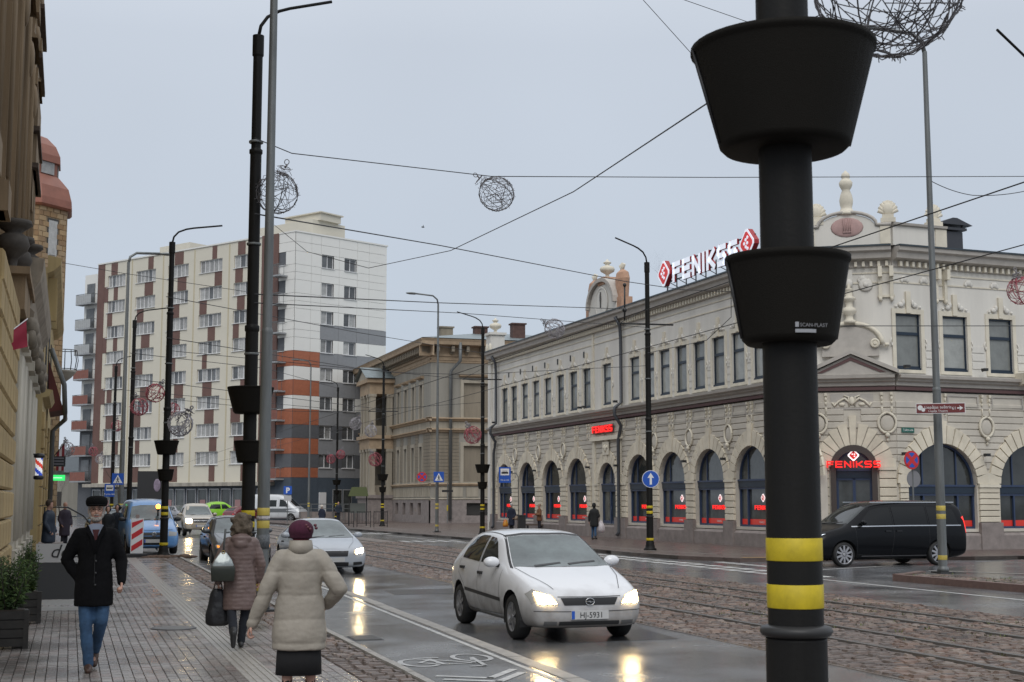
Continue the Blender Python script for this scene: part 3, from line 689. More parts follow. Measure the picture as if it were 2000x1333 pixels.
b = MB(); b.M = T(c, -.27, 11.45) @ Matrix.Rotation(PI/2, 4, 'X'); b.lathe([(.8,0),(.8,.03),(.72,.05),(.7,.02)], 26); part('clock_face', b, LIGHTW, FL)
b = MB(); b.box(c-.02, c+.02, -.36, -.32, 11.45, 12.0); b.box(c-.02, c+.02, -.36, -.32, 11.2, 11.45); b.prism([(c-.03,11.5),(c+.03,11.5),(c+.05,11.75),(c,11.9),(c-.05,11.75)], -.37, -.33); part('clock_hands', b, BLKM, FL)
PEACH = mat('peach_plaster', (.5,.3,.2), .8, var=.25)
b = MB(); b.lathe([(.5,0),(.5,.12),(.36,.2),(.3,.35),(.42,.45)], 4, c, .05); b.M = FL @ T(0,0,0) if False else Matrix.Identity(4)
part('finial_base', MB().box(c-.42,c+.42,-.3,.4,12.35,12.55).box(c-.5,c+.5,-.36,.46,12.55,12.7), PEACH, FL)
URN = [(.12,0),(.14,.06),(.09,.12),(.1,.2),(.34,.34),(.38,.45),(.33,.56),(.14,.64),(.1,.7),(.2,.76),(.2,.8),(.08,.86),(.04,.95)]
part('urn', MB().lathe(URN, 14, c, .05), CREAM, FL @ T(0,0,12.7))
for dx in (-1, 1):
    b = MB(); b.lathe([(.5,0),(.55,.5),(.6,.9),(.5,1.2),(.2,1.35)], 10, c+dx*1.75, .1, sy=.5); b.box(c+dx*1.75-.5, c+dx*1.75+.5, -.2, .4, -.6, 0); part('gable_shoulder', b, PEACH, FL @ T(0,0,11.5))
    b = MB()
    for q in range(5): b.tube([(c+dx*1.75, .1, 1.25), (c+dx*1.75+(q-2)*.14, .1, 1.7-abs(q-2)*.05)], [.04,.06], 5)
    part('shell', b, CREAM, FL @ T(0,0,11.5))
# far corner turret with urn
b = MB(); b.box(-LW-.1, -LW+.8, -.3, .6, 10.86, 11.9); b.box(-LW-.2, -LW+.9, -.4, .7, 11.9, 12.05); part('corner_pedestal', b, LIGHTW, FL)
part('urn', MB().lathe(URN, 14, -LW+.35, .15), CREAM, FL @ T(0,0,12.05))
b = MB(); b.ball((-LW+.1,-.3,11.0), (.2,.12,.4), 8, 6); b.ball((-LW+.7,-.3,11.0), (.2,.12,.4), 8, 6); part('scroll', b, CREAM, FL)
# downpipes
for s, zt in ((13.3, 10.1), (32.4, 10.1)):
    x = ww(s); b = MB(); b.tube([(x,-.45,zt+.4),(x,-.2,zt),(x,-.16,9.5),(x,-.16,6.4),(x,-.5,6.15),(x,-.5,5.8),(x,-.18,5.3),(x-.3,-.2,4.6),(x-.3,-.2,.3),(x-.3,-.32,.12)], .085, 8)
    part('downpipe', b, mat('dark_downpipe', (.07,.075,.085), .4, .3), FL)
b = MB(); b.box(-LW-.3,-LW+.25,-.12,.2,0,10.1); part('corner_pilaster', b, LIGHTW, FL)
# small floodlights on the ledge and between arches
def lamp_small(M, x, y, z):
    b = MB(); b.box(-.09,.09,-.12,.06,-.05,.05); b.tube([(0,.1,-.06),(0,0,0)], .02, 5); b.build('floodlight', BLKM, shop, M @ T(x, y, z))
for a, b_ in zip(edges[:-1], edges[1:]): lamp_small(FL, (a[1]+b_[0])/2, -.3, 3.42)
for s in (13.4, 17.4, 18.0, 32.0): lamp_small(FL, ww(s), -.4, 6.45)
# -- chamfered corner
ce = MB(); wall(ce, 0, CW, .63, 5.62, [(CW/2, 1.62, .64, 2.95, .78)], .5); part('corner_ground_wall', ce, GREYW, FC)
ce = MB(); wall(ce, 0, CW, 6.2, 10.3, [], .3); part('corner_upper_wall', ce, LIGHTW, FC)
b = MB(); b.add([(p[0],y,p[1]) for y in (-.12, .2) for p in [(CW/2+.81,.1)]+arc(CW/2,1.62,2.95,.78,14)+[(CW/2-.81,.1)]]+[(p[0],y,p[1]) for y in (-.12, .2) for p in [(CW/2+.62,.1)]+arc(CW/2,1.24,2.9,.6,14)+[(CW/2-.62,.1)]],
    [f for j in range(16) for f in ((j, j+1, j+35, j+34), (j+34, j+35, j+52, j+51))]); part('dark_door_surround', b, mat('dark_brown_surround', (.06,.047,.042), .5), FC)
arched(FC, CW/2, 1.24, zb=.1, zs=2.9, rise=.6, muls=[0], dep=.2, door=True)
vous(FC, CW/2, 1.62, 2.95, .78, .6, 13, 4.78)
pier(FC, .04, CW/2-.87, 2.95); pier(FC, CW/2+.87, CW-.04, 2.95)
courses(FC, 0, CW, [(CW/2, 1.62, 2.95, .78)])
link('bracket_pair', brm, shop, FC @ T(.42, 0, 0)); link('bracket_pair', brm, shop, FC @ T(CW-.3, 0, 0)); wreath(FC, .3, 4.5); wreath(FC, CW-.3, 4.5)
b = MB(); b.box(CW/2-.75, CW/2+.75, -.03, -.001, 5.0, 5.56)
rel = MB()
for q in (-1, 1):
    rel.tube([(CW/2+q*.05,-.05,5.2),(CW/2+q*.25,-.06,5.4),(CW/2+q*.45,-.06,5.3),(CW/2+q*.62,-.05,5.12),(CW/2+q*.68,-.05,5.25)], .045, 6); rel.ball((CW/2+q*.35,-.05,5.18), (.12,.05,.07), 8, 5); rel.tube([(CW/2+q*.1,-.05,5.12),(CW/2+q*.12,-.06,5.45),(CW/2+q*.28,-.05,5.5)], .03, 6)
rel.ball((CW/2,-.06,5.3), (.1,.05,.16), 8, 5); part('relief_panel', b, TAUPE, FC); part('carved_relief', rel, CREAM, FC)
c = CW/2     # triangular pediment over the ledge
b = MB(); b.prism([(c-1.55,6.22),(c+1.55,6.22),(c,6.95)], -.3, -.002); part('pediment_field', b, TAUPE, FC)
b = MB()
for q in (-1, 1): b.prism([(c+q*1.65,6.24),(c+q*1.65,6.38),(c,7.12),(c,6.97)][::q], -.45, -.002)
part('pediment_cornice', b, TAUPE, FC)
b = MB()
for q in (-1, 1): b.prism([(c+q*1.2,6.3),(c+q*1.0,6.3),(c,6.74),(c,6.86)][::-q], -.33, -.301)
part('pediment_maroon', b, MAROON, FC)
# curved aedicule with scrolls and baluster finial
b = MB(); pts = [(c-1.0,6.9),(c+1.0,6.9)]+[(c+.98*math.cos(a), 7.35+.62*math.sin(a)) for a in [PI*j/12 for j in range(13)]]; b.prism(pts, -.18, -.002); part('aedicule_field', b, TAUPE, FC)
b = MB(); path = [(c+1.12*math.cos(a), -.16, 7.32+.78*math.sin(a)) for a in [PI*j/14 for j in range(15)]]; b.tube(path, .09, 6); b.tube([(c-1.2,-.14,7.3),(c-1.35,-.14,7.3)], .07, 6); b.tube([(c+1.2,-.14,7.3),(c+1.35,-.14,7.3)], .07, 6); part('aedicule_arch', b, CREAM, FC)
for q in (-1, 1):
    b = MB(); b.M = T(c+q*.86,-.2,7.35) @ Matrix.Rotation(PI/2, 4, 'X'); b.lathe([(.17,-.02),(.17,.06),(.12,.09),(.1,.06),(.06,.06),(.05,.11)], 16); part('scroll', b, CREAM, FC)
part('baluster_finial', MB().lathe([(.2,0),(.22,.1),(.14,.16),(.13,.3),(.26,.42),(.22,.55),(.12,.62),(.14,.8),(.24,.88),(.22,.95),(.12,1.0),(.14,1.2),(.17,1.24),(.05,1.32),(.06,1.42),(.02,1.46)], 14, c, -.18), CREAM, FC @ T(0,0,8.08))
b = MB(); b.box(c-.14,c+.14,-.1,-.001,9.0+.65,9.0+1.05); b.ball((c,-.12,9.55),(.16,.08,.16),10,6); part('plaster_ornament', b, LIGHTW, FC)
for q in (-.6,.6): part('rosette', MB().ball((c+q,-.05,9.5),(.26,.06,.24),10,6).ball((c+q,-.1,9.5),(.1,.05,.1),8,5), LIGHTW, FC)
# parapet over chamfer and the ends of both wings
def parapet(M, x0, x1):
    b = MB(); b.box(x0, x1, -.18, .25, 10.9, 11.62); part('parapet', b, LIGHTW, M)
    b = MB(); profile(b, x0, x1, [(-.17,11.6),(-.28,11.64),(-.3,11.72),(.3,11.74),(.3,11.6)]); part('parapet_coping', b, TAUPE, M)
parapet(FL, -1.5, .05); parapet(FR, 0, 2.35)
b = MB(); pts = [(-.02,10.9),(CW+.02,10.9),(CW+.02,11.62),(c+1.0,11.62)]+[(c+.98*math.cos(a), 11.62+.46*math.sin(a)) for a in [PI*j/12 for j in range(1, 12)]]+[(c-1.0,11.62),(-.02,11.62)]; b.prism(pts, -.18, .25); part('corner_gable', b, LIGHTW, FC)
b = MB(); b.tube([(-.05,-.2,11.66),(c-1.12,-.2,11.66)]+[(c-1.04*math.cos(a), -.2, 11.66+.50*math.sin(a)) for a in [PI*j/12 for j in range(13)]]+[(c+1.12,-.2,11.66),(CW+.05,-.2,11.66)], .07, 6); part('gable_moulding', b, TAUPE, FC)
PINK = mat('pink_plaster', (.45,.3,.28), .8, var=.15)
b = MB(); b.ball((c,-.19,11.6), (.58,.05,.36), 16, 8); b.box(c-.15,c+.15,-.27,-.2,11.4,11.92)
for q in range(5): b.tube([(c-.12+q*.06,-.28,11.45),(c-.12+q*.06,-.28,11.9)], .014, 4)
part('pink_shell_relief', b, PINK, FC)
part('tall_finial', MB().lathe([(.42,0),(.42,.12),(.3,.2),(.26,.3),(.24,.34),(.28,.5),(.3,.7),(.25,.95),(.17,1.15),(.2,1.2),(.28,1.35),(.3,1.5),(.22,1.62),(.16,1.68),(.2,1.75),(.17,1.9),(.06,2.0),(.03,2.05)], 16), CREAM, FC @ T(c,.05,12.08) @ Matrix.Scale(.82, 4))
def shell(M, x, z):
    b = MB(); b.box(x-.26, x+.26, -.2, .2, 0, .16); b.box(x-.2, x+.2, -.15, .15, .16, .3)
    for q in range(9):
        a = PI*(.08+.84*q/8); b.tube([(x, 0, .3), (x+.36*math.cos(a), -.02, .34+.48*math.sin(a))], [.05,.075], 6)
    b.ball((x,-.04,.5),(.2,.08,.26),10,6)
    part('shell', b, CREAM, M @ T(0,0,z))
shell(FC, .42, 11.74); shell(FC, CW-.05, 11.74); shell(FR, 1.95, 11.74); shell(FL, -1.2, 11.74)
b = MB(); b.box(CW-.35,CW,-.22,-.18,10.95,11.6); b.box(0,.35,-.22,-.18,10.95,11.6); part('gable_pier', b, CREAM, FC)
b = MB(); b.box(1.85,2.35,-.22,-.18,10.95,11.6); part('gable_pier', b, CREAM, FR)
big = MB()
for q in (-.2, .2): big.box(q-.07,q+.07,-.32,-.002,9.75,10.12); big.box(q-.06,q+.06,-.14,-.002,8.95,9.75); big.ball((q,-.1,8.95),(.07,.08,.1),8,5)
big.box(-.3,.3,-.08,-.001,9.02,9.1)
bigm = big.mesh('tall_bracket_pair', CREAM)
for M_, x in ((FC, .25), (FC, CW-.2), (FR, 2.1), (FL, -.5)): link('tall_bracket_pair', bigm, shop, M_ @ T(x, 0, 0))
for M_, x in ((FR, .55), (FR, 1.4), (FR, 3.4), (FR, 4.6), (FC, c+.5), (FC, c-.6)):
    b = MB(); b.ball((x,-.03,9.72),(.16,.05,.12),8,5); b.ball((x-.12,-.03,9.66),(.08,.04,.1),6,4); b.ball((x+.12,-.03,9.66),(.08,.04,.1),6,4); part('plaster_ornament', b, LIGHTW, M_)
# corner signs
sg = thing('neon_corner_sign', 'glowing red FENIKSS sign over the dark corner doorway', 'shop sign', FC @ T(c, -.24, 2.92))
L_, W_ = letters('FENIKSS', .24, .2, .05, .052, .06)
for b, x in L_: b.build('letter', NEON, sg, T(x-W_/2+.02, 0, .02))
sg = thing('lit_diamond_logo', 'white and red diamond logo glowing in the corner fanlight', 'logo', FC @ T(c, -.06, 3.36) @ Matrix.Scale(1.25, 4))
link('logo_plate', LOGOM, sg)
# -- right wing
ARR = [(1.95, 3.0), (6.0, 3.0), (10.05, 3.0)]
gd = MB(); wall(gd, 0, 14, .63, 5.62, [(x, w_, .74, 2.35, 1.45) for x, w_ in ARR], .35); part('side_ground_wall', gd, GREYW, FR)
UPR = [.65, 2.72, 4.82, 6.9, 9.0]
up = MB(); wall(up, 0, 14, 6.2, 10.3, [(x, 1.1, 6.42, 8.45, 0) for x in UPR], .13); part('side_upper_wall', up, LIGHTW, FR)
for k, x in enumerate(UPR): upper(FR, x, k+1)
for k, (x, w_) in enumerate(ARR):
    vous(FR, x, w_, 2.35, 1.45, .5, 17, 4.6); arched(FR, x, w_, zs=2.35, rise=1.45, muls=[-.75, .75], neon=(k > 0))
pier(FR, .04, .4, 2.35); pier(FR, 3.52, 4.43, 2.35); pier(FR, 7.57, 8.48, 2.35)
courses(FR, 0, 14, [(x, w_, 2.35, 1.45) for x, w_ in ARR])
bays(FR, [1.95, 3.95, 6.0, 8.05], [3.95, 8.05])
cr = MB()
for x in UPR:
    for zz in (6.55, 6.85, 7.15): link('raised_panel', rpm2, shop, FR @ T(x+.75, 0, zz))
for x, z in ((.1, 3.4), (3.7, 3.4), (.3, 6.5), (3.75, 6.5)): lamp_small(FR, x, -.3, z)
b = MB(); b.box(5.5,6.6,-.9,.0,6.3,6.45); profile(b, 5.4, 6.7, [(0,5.95),(-.6,6.05),(-.95,6.3),(-.95,6.42),(0,6.45)]); b.box(5.5,6.6,-.92,-.8,6.45,6.65); part('balcony', b, CREAM, FR)
# chimneys on the roof
ch = MB(); ch.box(-.5,.5,-.4,.4,0,1.1); ch.box(-.62,.62,-.52,.52,1.15,1.25); ch.prism([(-.85,1.35),(.85,1.35),(.1,1.62),(-.1,1.62)], -.6, .6)
for q in (-.5,.5): ch.box(q-.03,q+.03,-.4,-.34,1.25,1.35)
part('chimney', ch, mat('dark_sheet', (.05,.052,.06), .4, .2), FR @ T(5.1, 3.2, 11.2))
# -- word sign on the roof
rs = thing('rooftop_sign', 'big white and red FENIKSS letters on struts along the roof edge', 'rooftop sign', FL @ T(ww(8.15), -.1, 11.32))
L_, W_ = letters('FENIKSS', .90, .60, .22, .16, .10); k_ = 6.0/W_
b = MB(); diamond(b, .62, -.22, 0); b.mi = 1; diamond(b, .62, -.24, -.221); b.mi = 2; diamond(b, .5, -.255, -.241); b.mi = 1
for q in ((-.12,0),(.0,.14),(0,-.14),(.12,0),(.14,.22),(.14,-.22)): b.M = T(q[0], -.27, q[1]) @ Matrix.Rotation(PI/2, 4, 'X'); b.lathe([(.065,-.01),(.065,.02)], 10)
dmd = b.mesh('diamond_logo', [SIGNR, SIGNW, SIGNRF])
link('diamond_logo', dmd, rs, T(.1, 0, .45)); link('diamond_logo', dmd, rs, T(7.75, 0, .45))
for b, x in L_:
    b2 = MB(); b2.mi = 0
    b2.add(b.v, b.f); vs = [(v[0], v[1]*.04-.105, v[2]) for v in b.v]; b2.mi = 1; b2.add(vs, b.f)
    b2.build('letter', [SIGNR, SIGNW], rs, T(.85+x*k_, 0, .05) @ Matrix.Diagonal((k_, 1, 1, 1)))
b = MB()
for q in range(9): x = .2+q*.93; b.box(x-.02,x+.02,-.1,-.06,-.5,.3); b.tube([(x,-.08,.1),(x+.1,.9,-.4)], .018, 4)
b.box(-.2,8.1,-.05,.0,.05,.1); b.box(-.2,8.1,-.05,.0,.75,.8); b.build('steel_struts', BLKM, rs)
# ---------------------------------------------------------------- old two storey house beyond the shop
NX, NY = 27.5, 108.
neo = thing('classical_house', 'weathered sand coloured house with a columned porch and blind windows', 'building', T(0,0,0))
NF = frame((NX, NY), (0, -1)); NS = frame((NX, NY), (1, 0))
def npart(n, b, m, M, **k): return b.build(n, m, neo, M, **k)
NW_ = [-3.2-2.75*k for k in range(4)]; NW2 = [-21.5, -25.5, -30.6]
for M, xs, x0, x1, ff in ((NF, NW_+NW2, -37, 0, 1), (NS, [4.2, 9.5], 0, 16, 0)):
    wd = .95 if ff else 2.9
    b = MB(); wall(b, x0, x1, 1.85, 7.3, [(x, wd, 3.3, 6.2, 0) for x in xs], .3); npart('lower_wall', b, SANDG, M)
    b = MB(); wall(b, x0, x1, 7.3, 13.4, [(x, wd, 8.5, 11.3, 0) for x in xs], .3); npart('upper_wall', b, SANDG, M)
    b = MB(); wall(b, x0, x1, 0, 1.85, [(x, 1.1 if ff else 2.4, .6, 1.6, 0) for x in xs], .35, -.1); npart('plinth', b, PLINTH, M)
    for x in xs:
        b = MB(); b.box(x-wd/2, x+wd/2, .22, .29, .65, 1.55); npart('basement_window', b, DARKO, M)
        for za, zb in ((3.3, 6.2), (8.5, 11.3)):
            b = MB(); wall(b, x-wd/2-.28, x+wd/2+.28, za-.12, zb+.3, [(x, wd, za, zb, 0)], .06, -.06)
            for e in (x-wd/2-.28, x+wd/2+.28): b.add([(e,-.06,za-.12),(e,0,za-.12),(e,0,zb+.3),(e,-.06,zb+.3)], [(0,1,2,3)])
            fr = npart('window_surround', b, SANDL, M)
            b = MB(); b.box(x-wd/2, x+wd/2, .2, .29, za, zb)
            wn = npart('blind_window' if not ff else 'window', b, SAND if not ff else mat('boarded_window', (.12,.10,.08), .5, var=.3), M)
            if ff:
                b = MB(); b.box(x-.03, x+.03, .15, .199, za, zb); b.box(x-wd/2, x+wd/2, .15, .198, za+1.7, za+1.78); b.build('window_bar', SANDL, wn, T(0,0,0))
        b = MB(); profile(b, x-wd/2-.4, x+wd/2+.4, [(0,11.75),(-.25,11.85),(-.3,11.98),(0,12.02)]); npart('window_hood', b, OCHRE, M)
    for zz, hh, dd, mm in ((7.25,.3,.35,OCHRE), (8.15,.28,.4,OCHRE), (2.95,.2,.2,OCHRE), (1.8,.14,.15,SANDL), (12.9,.3,.12,OCHRE)):
        b = MB(); profile(b, x0-(0 if ff else dd), x1+(dd if ff else 0), [(0,zz),(-dd*.4,zz+.02),(-dd*.6,zz+hh*.5),(-dd,zz+hh*.7),(-dd,zz+hh),(0,zz+hh+.05)]); npart('string_course', b, mm, M)
    b = MB(); b.box(x0, x1, -.06, -.001, 7.6, 8.14); npart('frieze', b, SANDL, M)
    b = MB(); b.box(x0, x1, -.05, -.001, 13.21, 13.4); npart('upper_frieze', b, OCHRE, M)
    b = MB(); profile(b, x0-(0 if ff else 1.0), x1+(1.0 if ff else 0), [(0,13.4),(-.15,13.42),(-.15,13.62),(-.1,13.64),(-.1,14.2),(-.95,14.3),(-1.0,14.55),(-1.1,14.75),(0,14.8)]); npart('eaves', b, OCHRE, M)
    dm2 = MB().box(-.12,.12,-.8,-.12,13.75,14.22).box(-.12,.12,-.4,-.12,13.6,13.75).mesh('eaves_bracket', SAND)
    k = 0; x = x0+.4
    while x < x1: link('eaves_bracket', dm2, neo, M @ T(x,0,0)); x += .62 if ff else 1.25
    for q in range(14):
        z = 3.4+q*.28
        if z > 7.1: break
        px_ = x0
        for x in sorted(xs)+[x1+wd/2+.4]:
            if x-wd/2-.35 > px_+.1: npart('rusticated_course', MB().bbox(px_+.02, min(x-wd/2-.35, x1)-.02, -.035, 0, z, z+.25, .012), SAND, M)
            px_ = x+wd/2+.35
    b = MB()
    for q in range(int((x1-x0)/.55)):
        if ff: npart('relief_panel', MB().box(x0+.2+q*.55, x0+.56+q*.55, -.05, -.001, 2.1, 2.85), SANDL, M)
        elif q < 12: npart('relief_panel', MB().box(.4+q*1.3, 1.4+q*1.3, -.05, -.001, 2.1, 2.85), SANDL, M)
MB().slab([(NX+.35,NY+37),(NX+.35,NY+.35),(NX+18,NY+.35),(NX+18,NY+37)], 0, 14.6).build('inner_mass', SANDG, neo)
b = MB(); b.add([(NX-1,NY-1,14.82),(NX+18,NY-1,14.82),(NX+18,NY+37,14.82),(NX-1,NY+37,14.82),(NX+6,NY+6,16.2),(NX+10,NY+6,16.2),(NX+10,NY+30,16.2),(NX+6,NY+30,16.2)], [(0,1,5,4),(1,2,6,5),(2,3,7,6),(3,0,4,7),(4,5,6,7)])
b.build('roof', mat('zinc_roof', (.22,.26,.27), .45, .3, var=.2), neo)
for x, y, m_ in ((NX+2.8, NY+6, SAND), (NX+5.6, NY+5, mat('old_red_brick', (.10,.055,.045), .8, var=.3)), (NX+8.0, NY+2, mat('old_red_brick', (.10,.055,.045), .8))):
    b = MB(); b.box(-.55,.55,-.4,.4,0,1.3); b.box(-.65,.65,-.5,.5,1.3,1.42); c_ = b.build('chimney', m_, neo, T(x, y, 15.2))
# porch with pediment, two orders of columns
PX = -15.6
b = MB(); b.box(PX-2.3, PX+2.3, -2.3, 0, 0, 2.0); b.box(PX-2.45, PX+2.45, -2.45, 0, 2.0, 2.3); npart('porch_base', b, PLINTH, NF)
b = MB(); b.box(PX-2.2, PX+2.2, -2.2, 0, 6.4, 7.3); b.box(PX-2.45, PX+2.45, -2.45, 0, 7.3, 7.6); npart('porch_floor', b, OCHRE, NF)
b = MB(); b.box(PX-2.2, PX+2.2, -2.2, 0, 11.3, 12.3); b.box(PX-2.5, PX+2.5, -2.5, 0, 12.3, 12.65); npart('porch_entablature', b, OCHRE, NF)
b = MB(); b.prism([(PX-2.5,12.65),(PX+2.5,12.65),(PX,13.7)], -2.4, 0); npart('porch_pediment', b, SANDL, NF)
b = MB(); b.add([(PX-2.7,-2.7,12.7),(PX,-2.7,13.85),(PX,0,13.85),(PX-2.7,0,12.7),(PX+2.7,-2.7,12.7),(PX+2.7,0,12.7)], [(0,1,2,3),(1,4,5,2)]); npart('porch_roof', b, mat('zinc_roof', (.22,.26,.27)), NF)
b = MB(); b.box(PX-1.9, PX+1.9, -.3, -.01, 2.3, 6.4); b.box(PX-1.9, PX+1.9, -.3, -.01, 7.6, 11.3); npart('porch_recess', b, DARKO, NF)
b = MB(); b.box(PX-2.0, PX-1.3, -2.1, -.3, 2.3, 11.3); npart('porch_side_wall', b, SAND, NF)
for x, y in ((-2.15,-2.15), (-.9,-2.15), (.6,-2.15), (1.65,-2.15), (1.65,-.6)):
    for za, zb in ((2.3, 6.4), (7.6, 11.3)):
        w2 = .5 if abs(x) > 1 else .35
        b = MB(); b.box(PX+x, PX+x+w2, y, y+w2, za+.25, zb-.25); b.box(PX+x-.06, PX+x+w2+.06, y-.06, y+w2+.06, za, za+.25); b.box(PX+x-.06, PX+x+w2+.06, y-.06, y+w2+.06, zb-.25, zb); npart('column', b, SANDL, NF)
for z in (2.3, 7.6):
    b = MB(); b.box(PX-2.1, PX+2.1, -2.1, -2.02, z, z+.85); b.box(PX+2.02, PX+2.1, -2.0, 0, z, z+.85); npart('porch_balustrade', b, SAND, NF)
b = MB(); b.tube([(2.2,-.9,14.5),(2.2,-.9,13.0),(1.6,-.25,12.2),(1.6,-.2,.3)], .14, 8); npart('downpipe', b, GALV, NS)
b = MB(); b.box(-1.0, -.0, -.12, .05, .5, 5.5); b.box(-.9,-.1,-.18,-.12,.5,5.3); npart('tall_door', b, mat('old_door', (.08,.065,.05), .6), NF @ T(.0,0,0)) if False else None
# bare trees behind
def tree(x, y, h, spread, label, seed, m=BARK, r0=.22, lv=4, grp='bare winter trees'):
    rnd = random.Random(seed); t = thing('bare_tree', label, 'tree', T(x, y, 0), grp)
    tr = MB(); cr = MB()
    def grow(p, d, L, r, lev):
        pts = [p]; rs = [r]
        for i in range(3):
            d = (d+Vector((rnd.uniform(-.2,.2), rnd.uniform(-.2,.2), rnd.uniform(0,.14)))).normalized(); p = p+d*L/3; pts.append(p); rs.append(r*(1-.2*(i+1)))
        (tr if lev == 0 else cr).tube(pts, rs, 6 if lev < 2 else 3, cap=False)
        if lev < lv:
            for k in range(4 if lev < 3 else 5):
                a = rnd.uniform(0, 6.28); q = Vector((math.cos(a), math.sin(a), rnd.uniform(.2, 1.2))).normalized()
                grow(pts[rnd.choice((1, 2, 3))] if k else p, (d*.6+q*spread).normalized(), L*rnd.uniform(.55, .75), rs[-1]*.7, lev+1)
    grow(Vector((0, 0, -.1)), Vector((0, 0, 1)), h*.4, r0, 0)
    tr.build('trunk', m, t); cr.build('crown', m, t); return t
tree(36, 150, 21, .8, 'tall bare tree against the sky beside the white end wall of the tower block', 3)
tree(41, 147, 19, .8, 'bare treetop showing over the middle of the classical house roof', 5)
tree(33.5, 152, 16, .9, 'low bare tree in front of the grey bands of the tower block', 8)
tree(3.9, 118, 7.5, .8, 'small bare street tree beside the far brown corner of the tower block', 11, r0=.1)
tree(-.6, 108, 5.5, .8, 'small bare street tree beyond the green lit sign', 12, r0=.08)
tree(30.8, 66, 3.2, 1.1, 'twiggy bush growing on the gutter beside the clock gable', 15, r0=.03).matrix_local = T(27, 60.6, 10.9)
# ---------------------------------------------------------------- nine storey block of flats
A_ = Vector((2.22, 157.8)); C_ = Vector((20.04, 132.02)); D_ = Vector((30.17, 137.25))
HB = 27.7
def px2x(px, P, Q):   # distance along the line P-Q under an image column
    d = Vector((math.sin(PH)+math.cos(PH)*(px-1000)/2700*math.cos(TH)**-1*math.cos(TH), math.cos(PH)-math.sin(PH)*(px-1000)/2700)); k = (px-1000)/2700*math.cos(TH)
    d = Vector((math.sin(PH)+math.cos(PH)*k, math.cos(PH)-math.sin(PH)*k)); u = (Q-P).normalized()
    det = d.x*(-u.y)+u.x*d.y
    return (d.x*(-P.y)+P.x*d.y)/det*1.0 if False else ((d.x*P.y-d.y*P.x)/(d.y*u.x-d.x*u.y))
apt = thing('tower_block', 'nine storey block of flats clad in cream, brown, orange and grey panels', 'building', T(0,0,0))
AF = frame(A_, C_-A_); AE = frame(C_, D_-C_)
LA = (C_-A_).length; LE = (D_-C_).length
def apart(n, b, m, M, **k): return b.build(n, m, apt, M, **k)
cols = [(196,231),(252,291),(315,356),(378,423),(446,490)]
colx = [(px2x(a, A_, C_), px2x(b_, A_, C_)) for a, b_ in cols]
XB = px2x(503, A_, C_); XW = px2x(536, A_, C_)
ztl = [26.3-2.8*k for k in range(8)]
b = MB(); ops = []
zr = [HB]+[z-1.3-.75 for z in ztl[:-1]]+[3.6]
for k, zt in enumerate(ztl):
    wall(b, 0, XB, zr[k+1], zr[k], [((a+c)/2, c-a, zt-1.3, zt, 0) for a, c in colx], .22)
apart('long_wall', b, CPANEL, AF)
def flat_window(M, a, c, zb, zt, n, k, cur=.5, ex=0):
    f = MB(); w_ = .06; H_ = zt-zb
    f.box(0, c-a, -.08, 0, 0, w_); f.box(0, c-a, -.07, 0, H_-w_, H_)
    for q in range(n+1): x = (c-a-w_)*q/n; f.box(x, x+w_, -.07, 0, w_, H_-w_)
    wn = f.build('window', PVC, apt, M @ T(a, .2, zb))
    for q in range(n):
        g = MB(); x0 = (c-a-w_)*q/n+w_; x1 = (c-a-w_)*(q+1)/n
        g.add([(x0,-.01,w_),(x1,-.01,w_),(x1,-.01,H_-w_),(x0,-.01,H_-w_)], [(0,1,2,3)])
        g.build('pane', CURT if random.random() < cur else WGLASS, wn)
    MB().box(-.08, c-a+.08, -.32, -.18, -.05, 0).build('sill', PVC, wn)
for i, (a, c) in enumerate(colx):
    for k, zt in enumerate(ztl):
        flat_window(AF, a+.03, c-.03, zt-1.3, zt, 5 if i != 4 else 4, k, .72)
rr = random.Random(4)
bpm = {}
for i, (a, c) in enumerate(colx):
    for k in range(9):
        zt = HB if k == 0 else ztl[k-1]-1.3; zb = ztl[k] if k < 8 else 3.7
        w_ = rr.choice([.85, 1.1, 1.4, .7]); x = a+rr.uniform(.0, (c-a-w_)); 
        b = MB(); b.box(x, x+w_, -.035, -.001, zb+.02, zt-.07); apart('brown_panel', b, BPANEL, AF)
for i, px in enumerate((178, 243, 305, 367, 436)):
    x = px2x(px, A_, C_); b = MB(); b.box(x, x+.16, -.03, -.001, 3.7, HB-.1); apart('joint_strip', b, mat('yellowish_joint', (.52,.46,.32), .7), AF)
b = MB(); b.box(0, 1.2, -.05, -.001, 3.7, HB+.02)
for k in range(8): b.box(1.2, 1.9, -.04, -.001, ztl[k]-2.9, ztl[k]-1.2) if k % 2 == 0 else None
apart('brown_corner_strip', b, BPANEL, AF)
b = MB(); b.box(XB, XW, -.12, .3, 3.6, HB+.1); apart('brown_riser', b, BPANEL, AF)
# balcony stack and end wall, clad in separate panels
def pcol(row, kind, xc, xs):   # kind: 'w' window row, 'b' band row
    if row >= 8: return DBPANEL
    if kind == 'b':
        if row <= 1: return WPANEL
        if row == 2: return GPANEL if xs else WPANEL
        return GPANEL if xs else OPANEL
    if row <= 5: return WPANEL
    return DPANEL
XE = [px2x(p, C_, D_) for p in (621, 645, 666, 690)]
ecols = [0, px2x(600, C_, D_), XE[0]-.1, (XE[1]+XE[2])/2, XE[3]+.1, px2x(715, C_, D_), LE]
zte = [25.85-2.8*k for k in range(8)]
pcache = {}
def panel(M, x0, x1, z0, z1, m):
    if x1-x0 < .08 or z1-z0 < .05: return
    key = (round(x1-x0, 2), round(z1-z0, 2), m.name)
    if key not in pcache: pcache[key] = MB().bbox(.012, x1-x0-.012, -.05, 0, .012, z1-z0-.012, .006).mesh('cladding_panel', m)
    link('cladding_panel', pcache[key], apt, M @ T(x0, 0, z0))
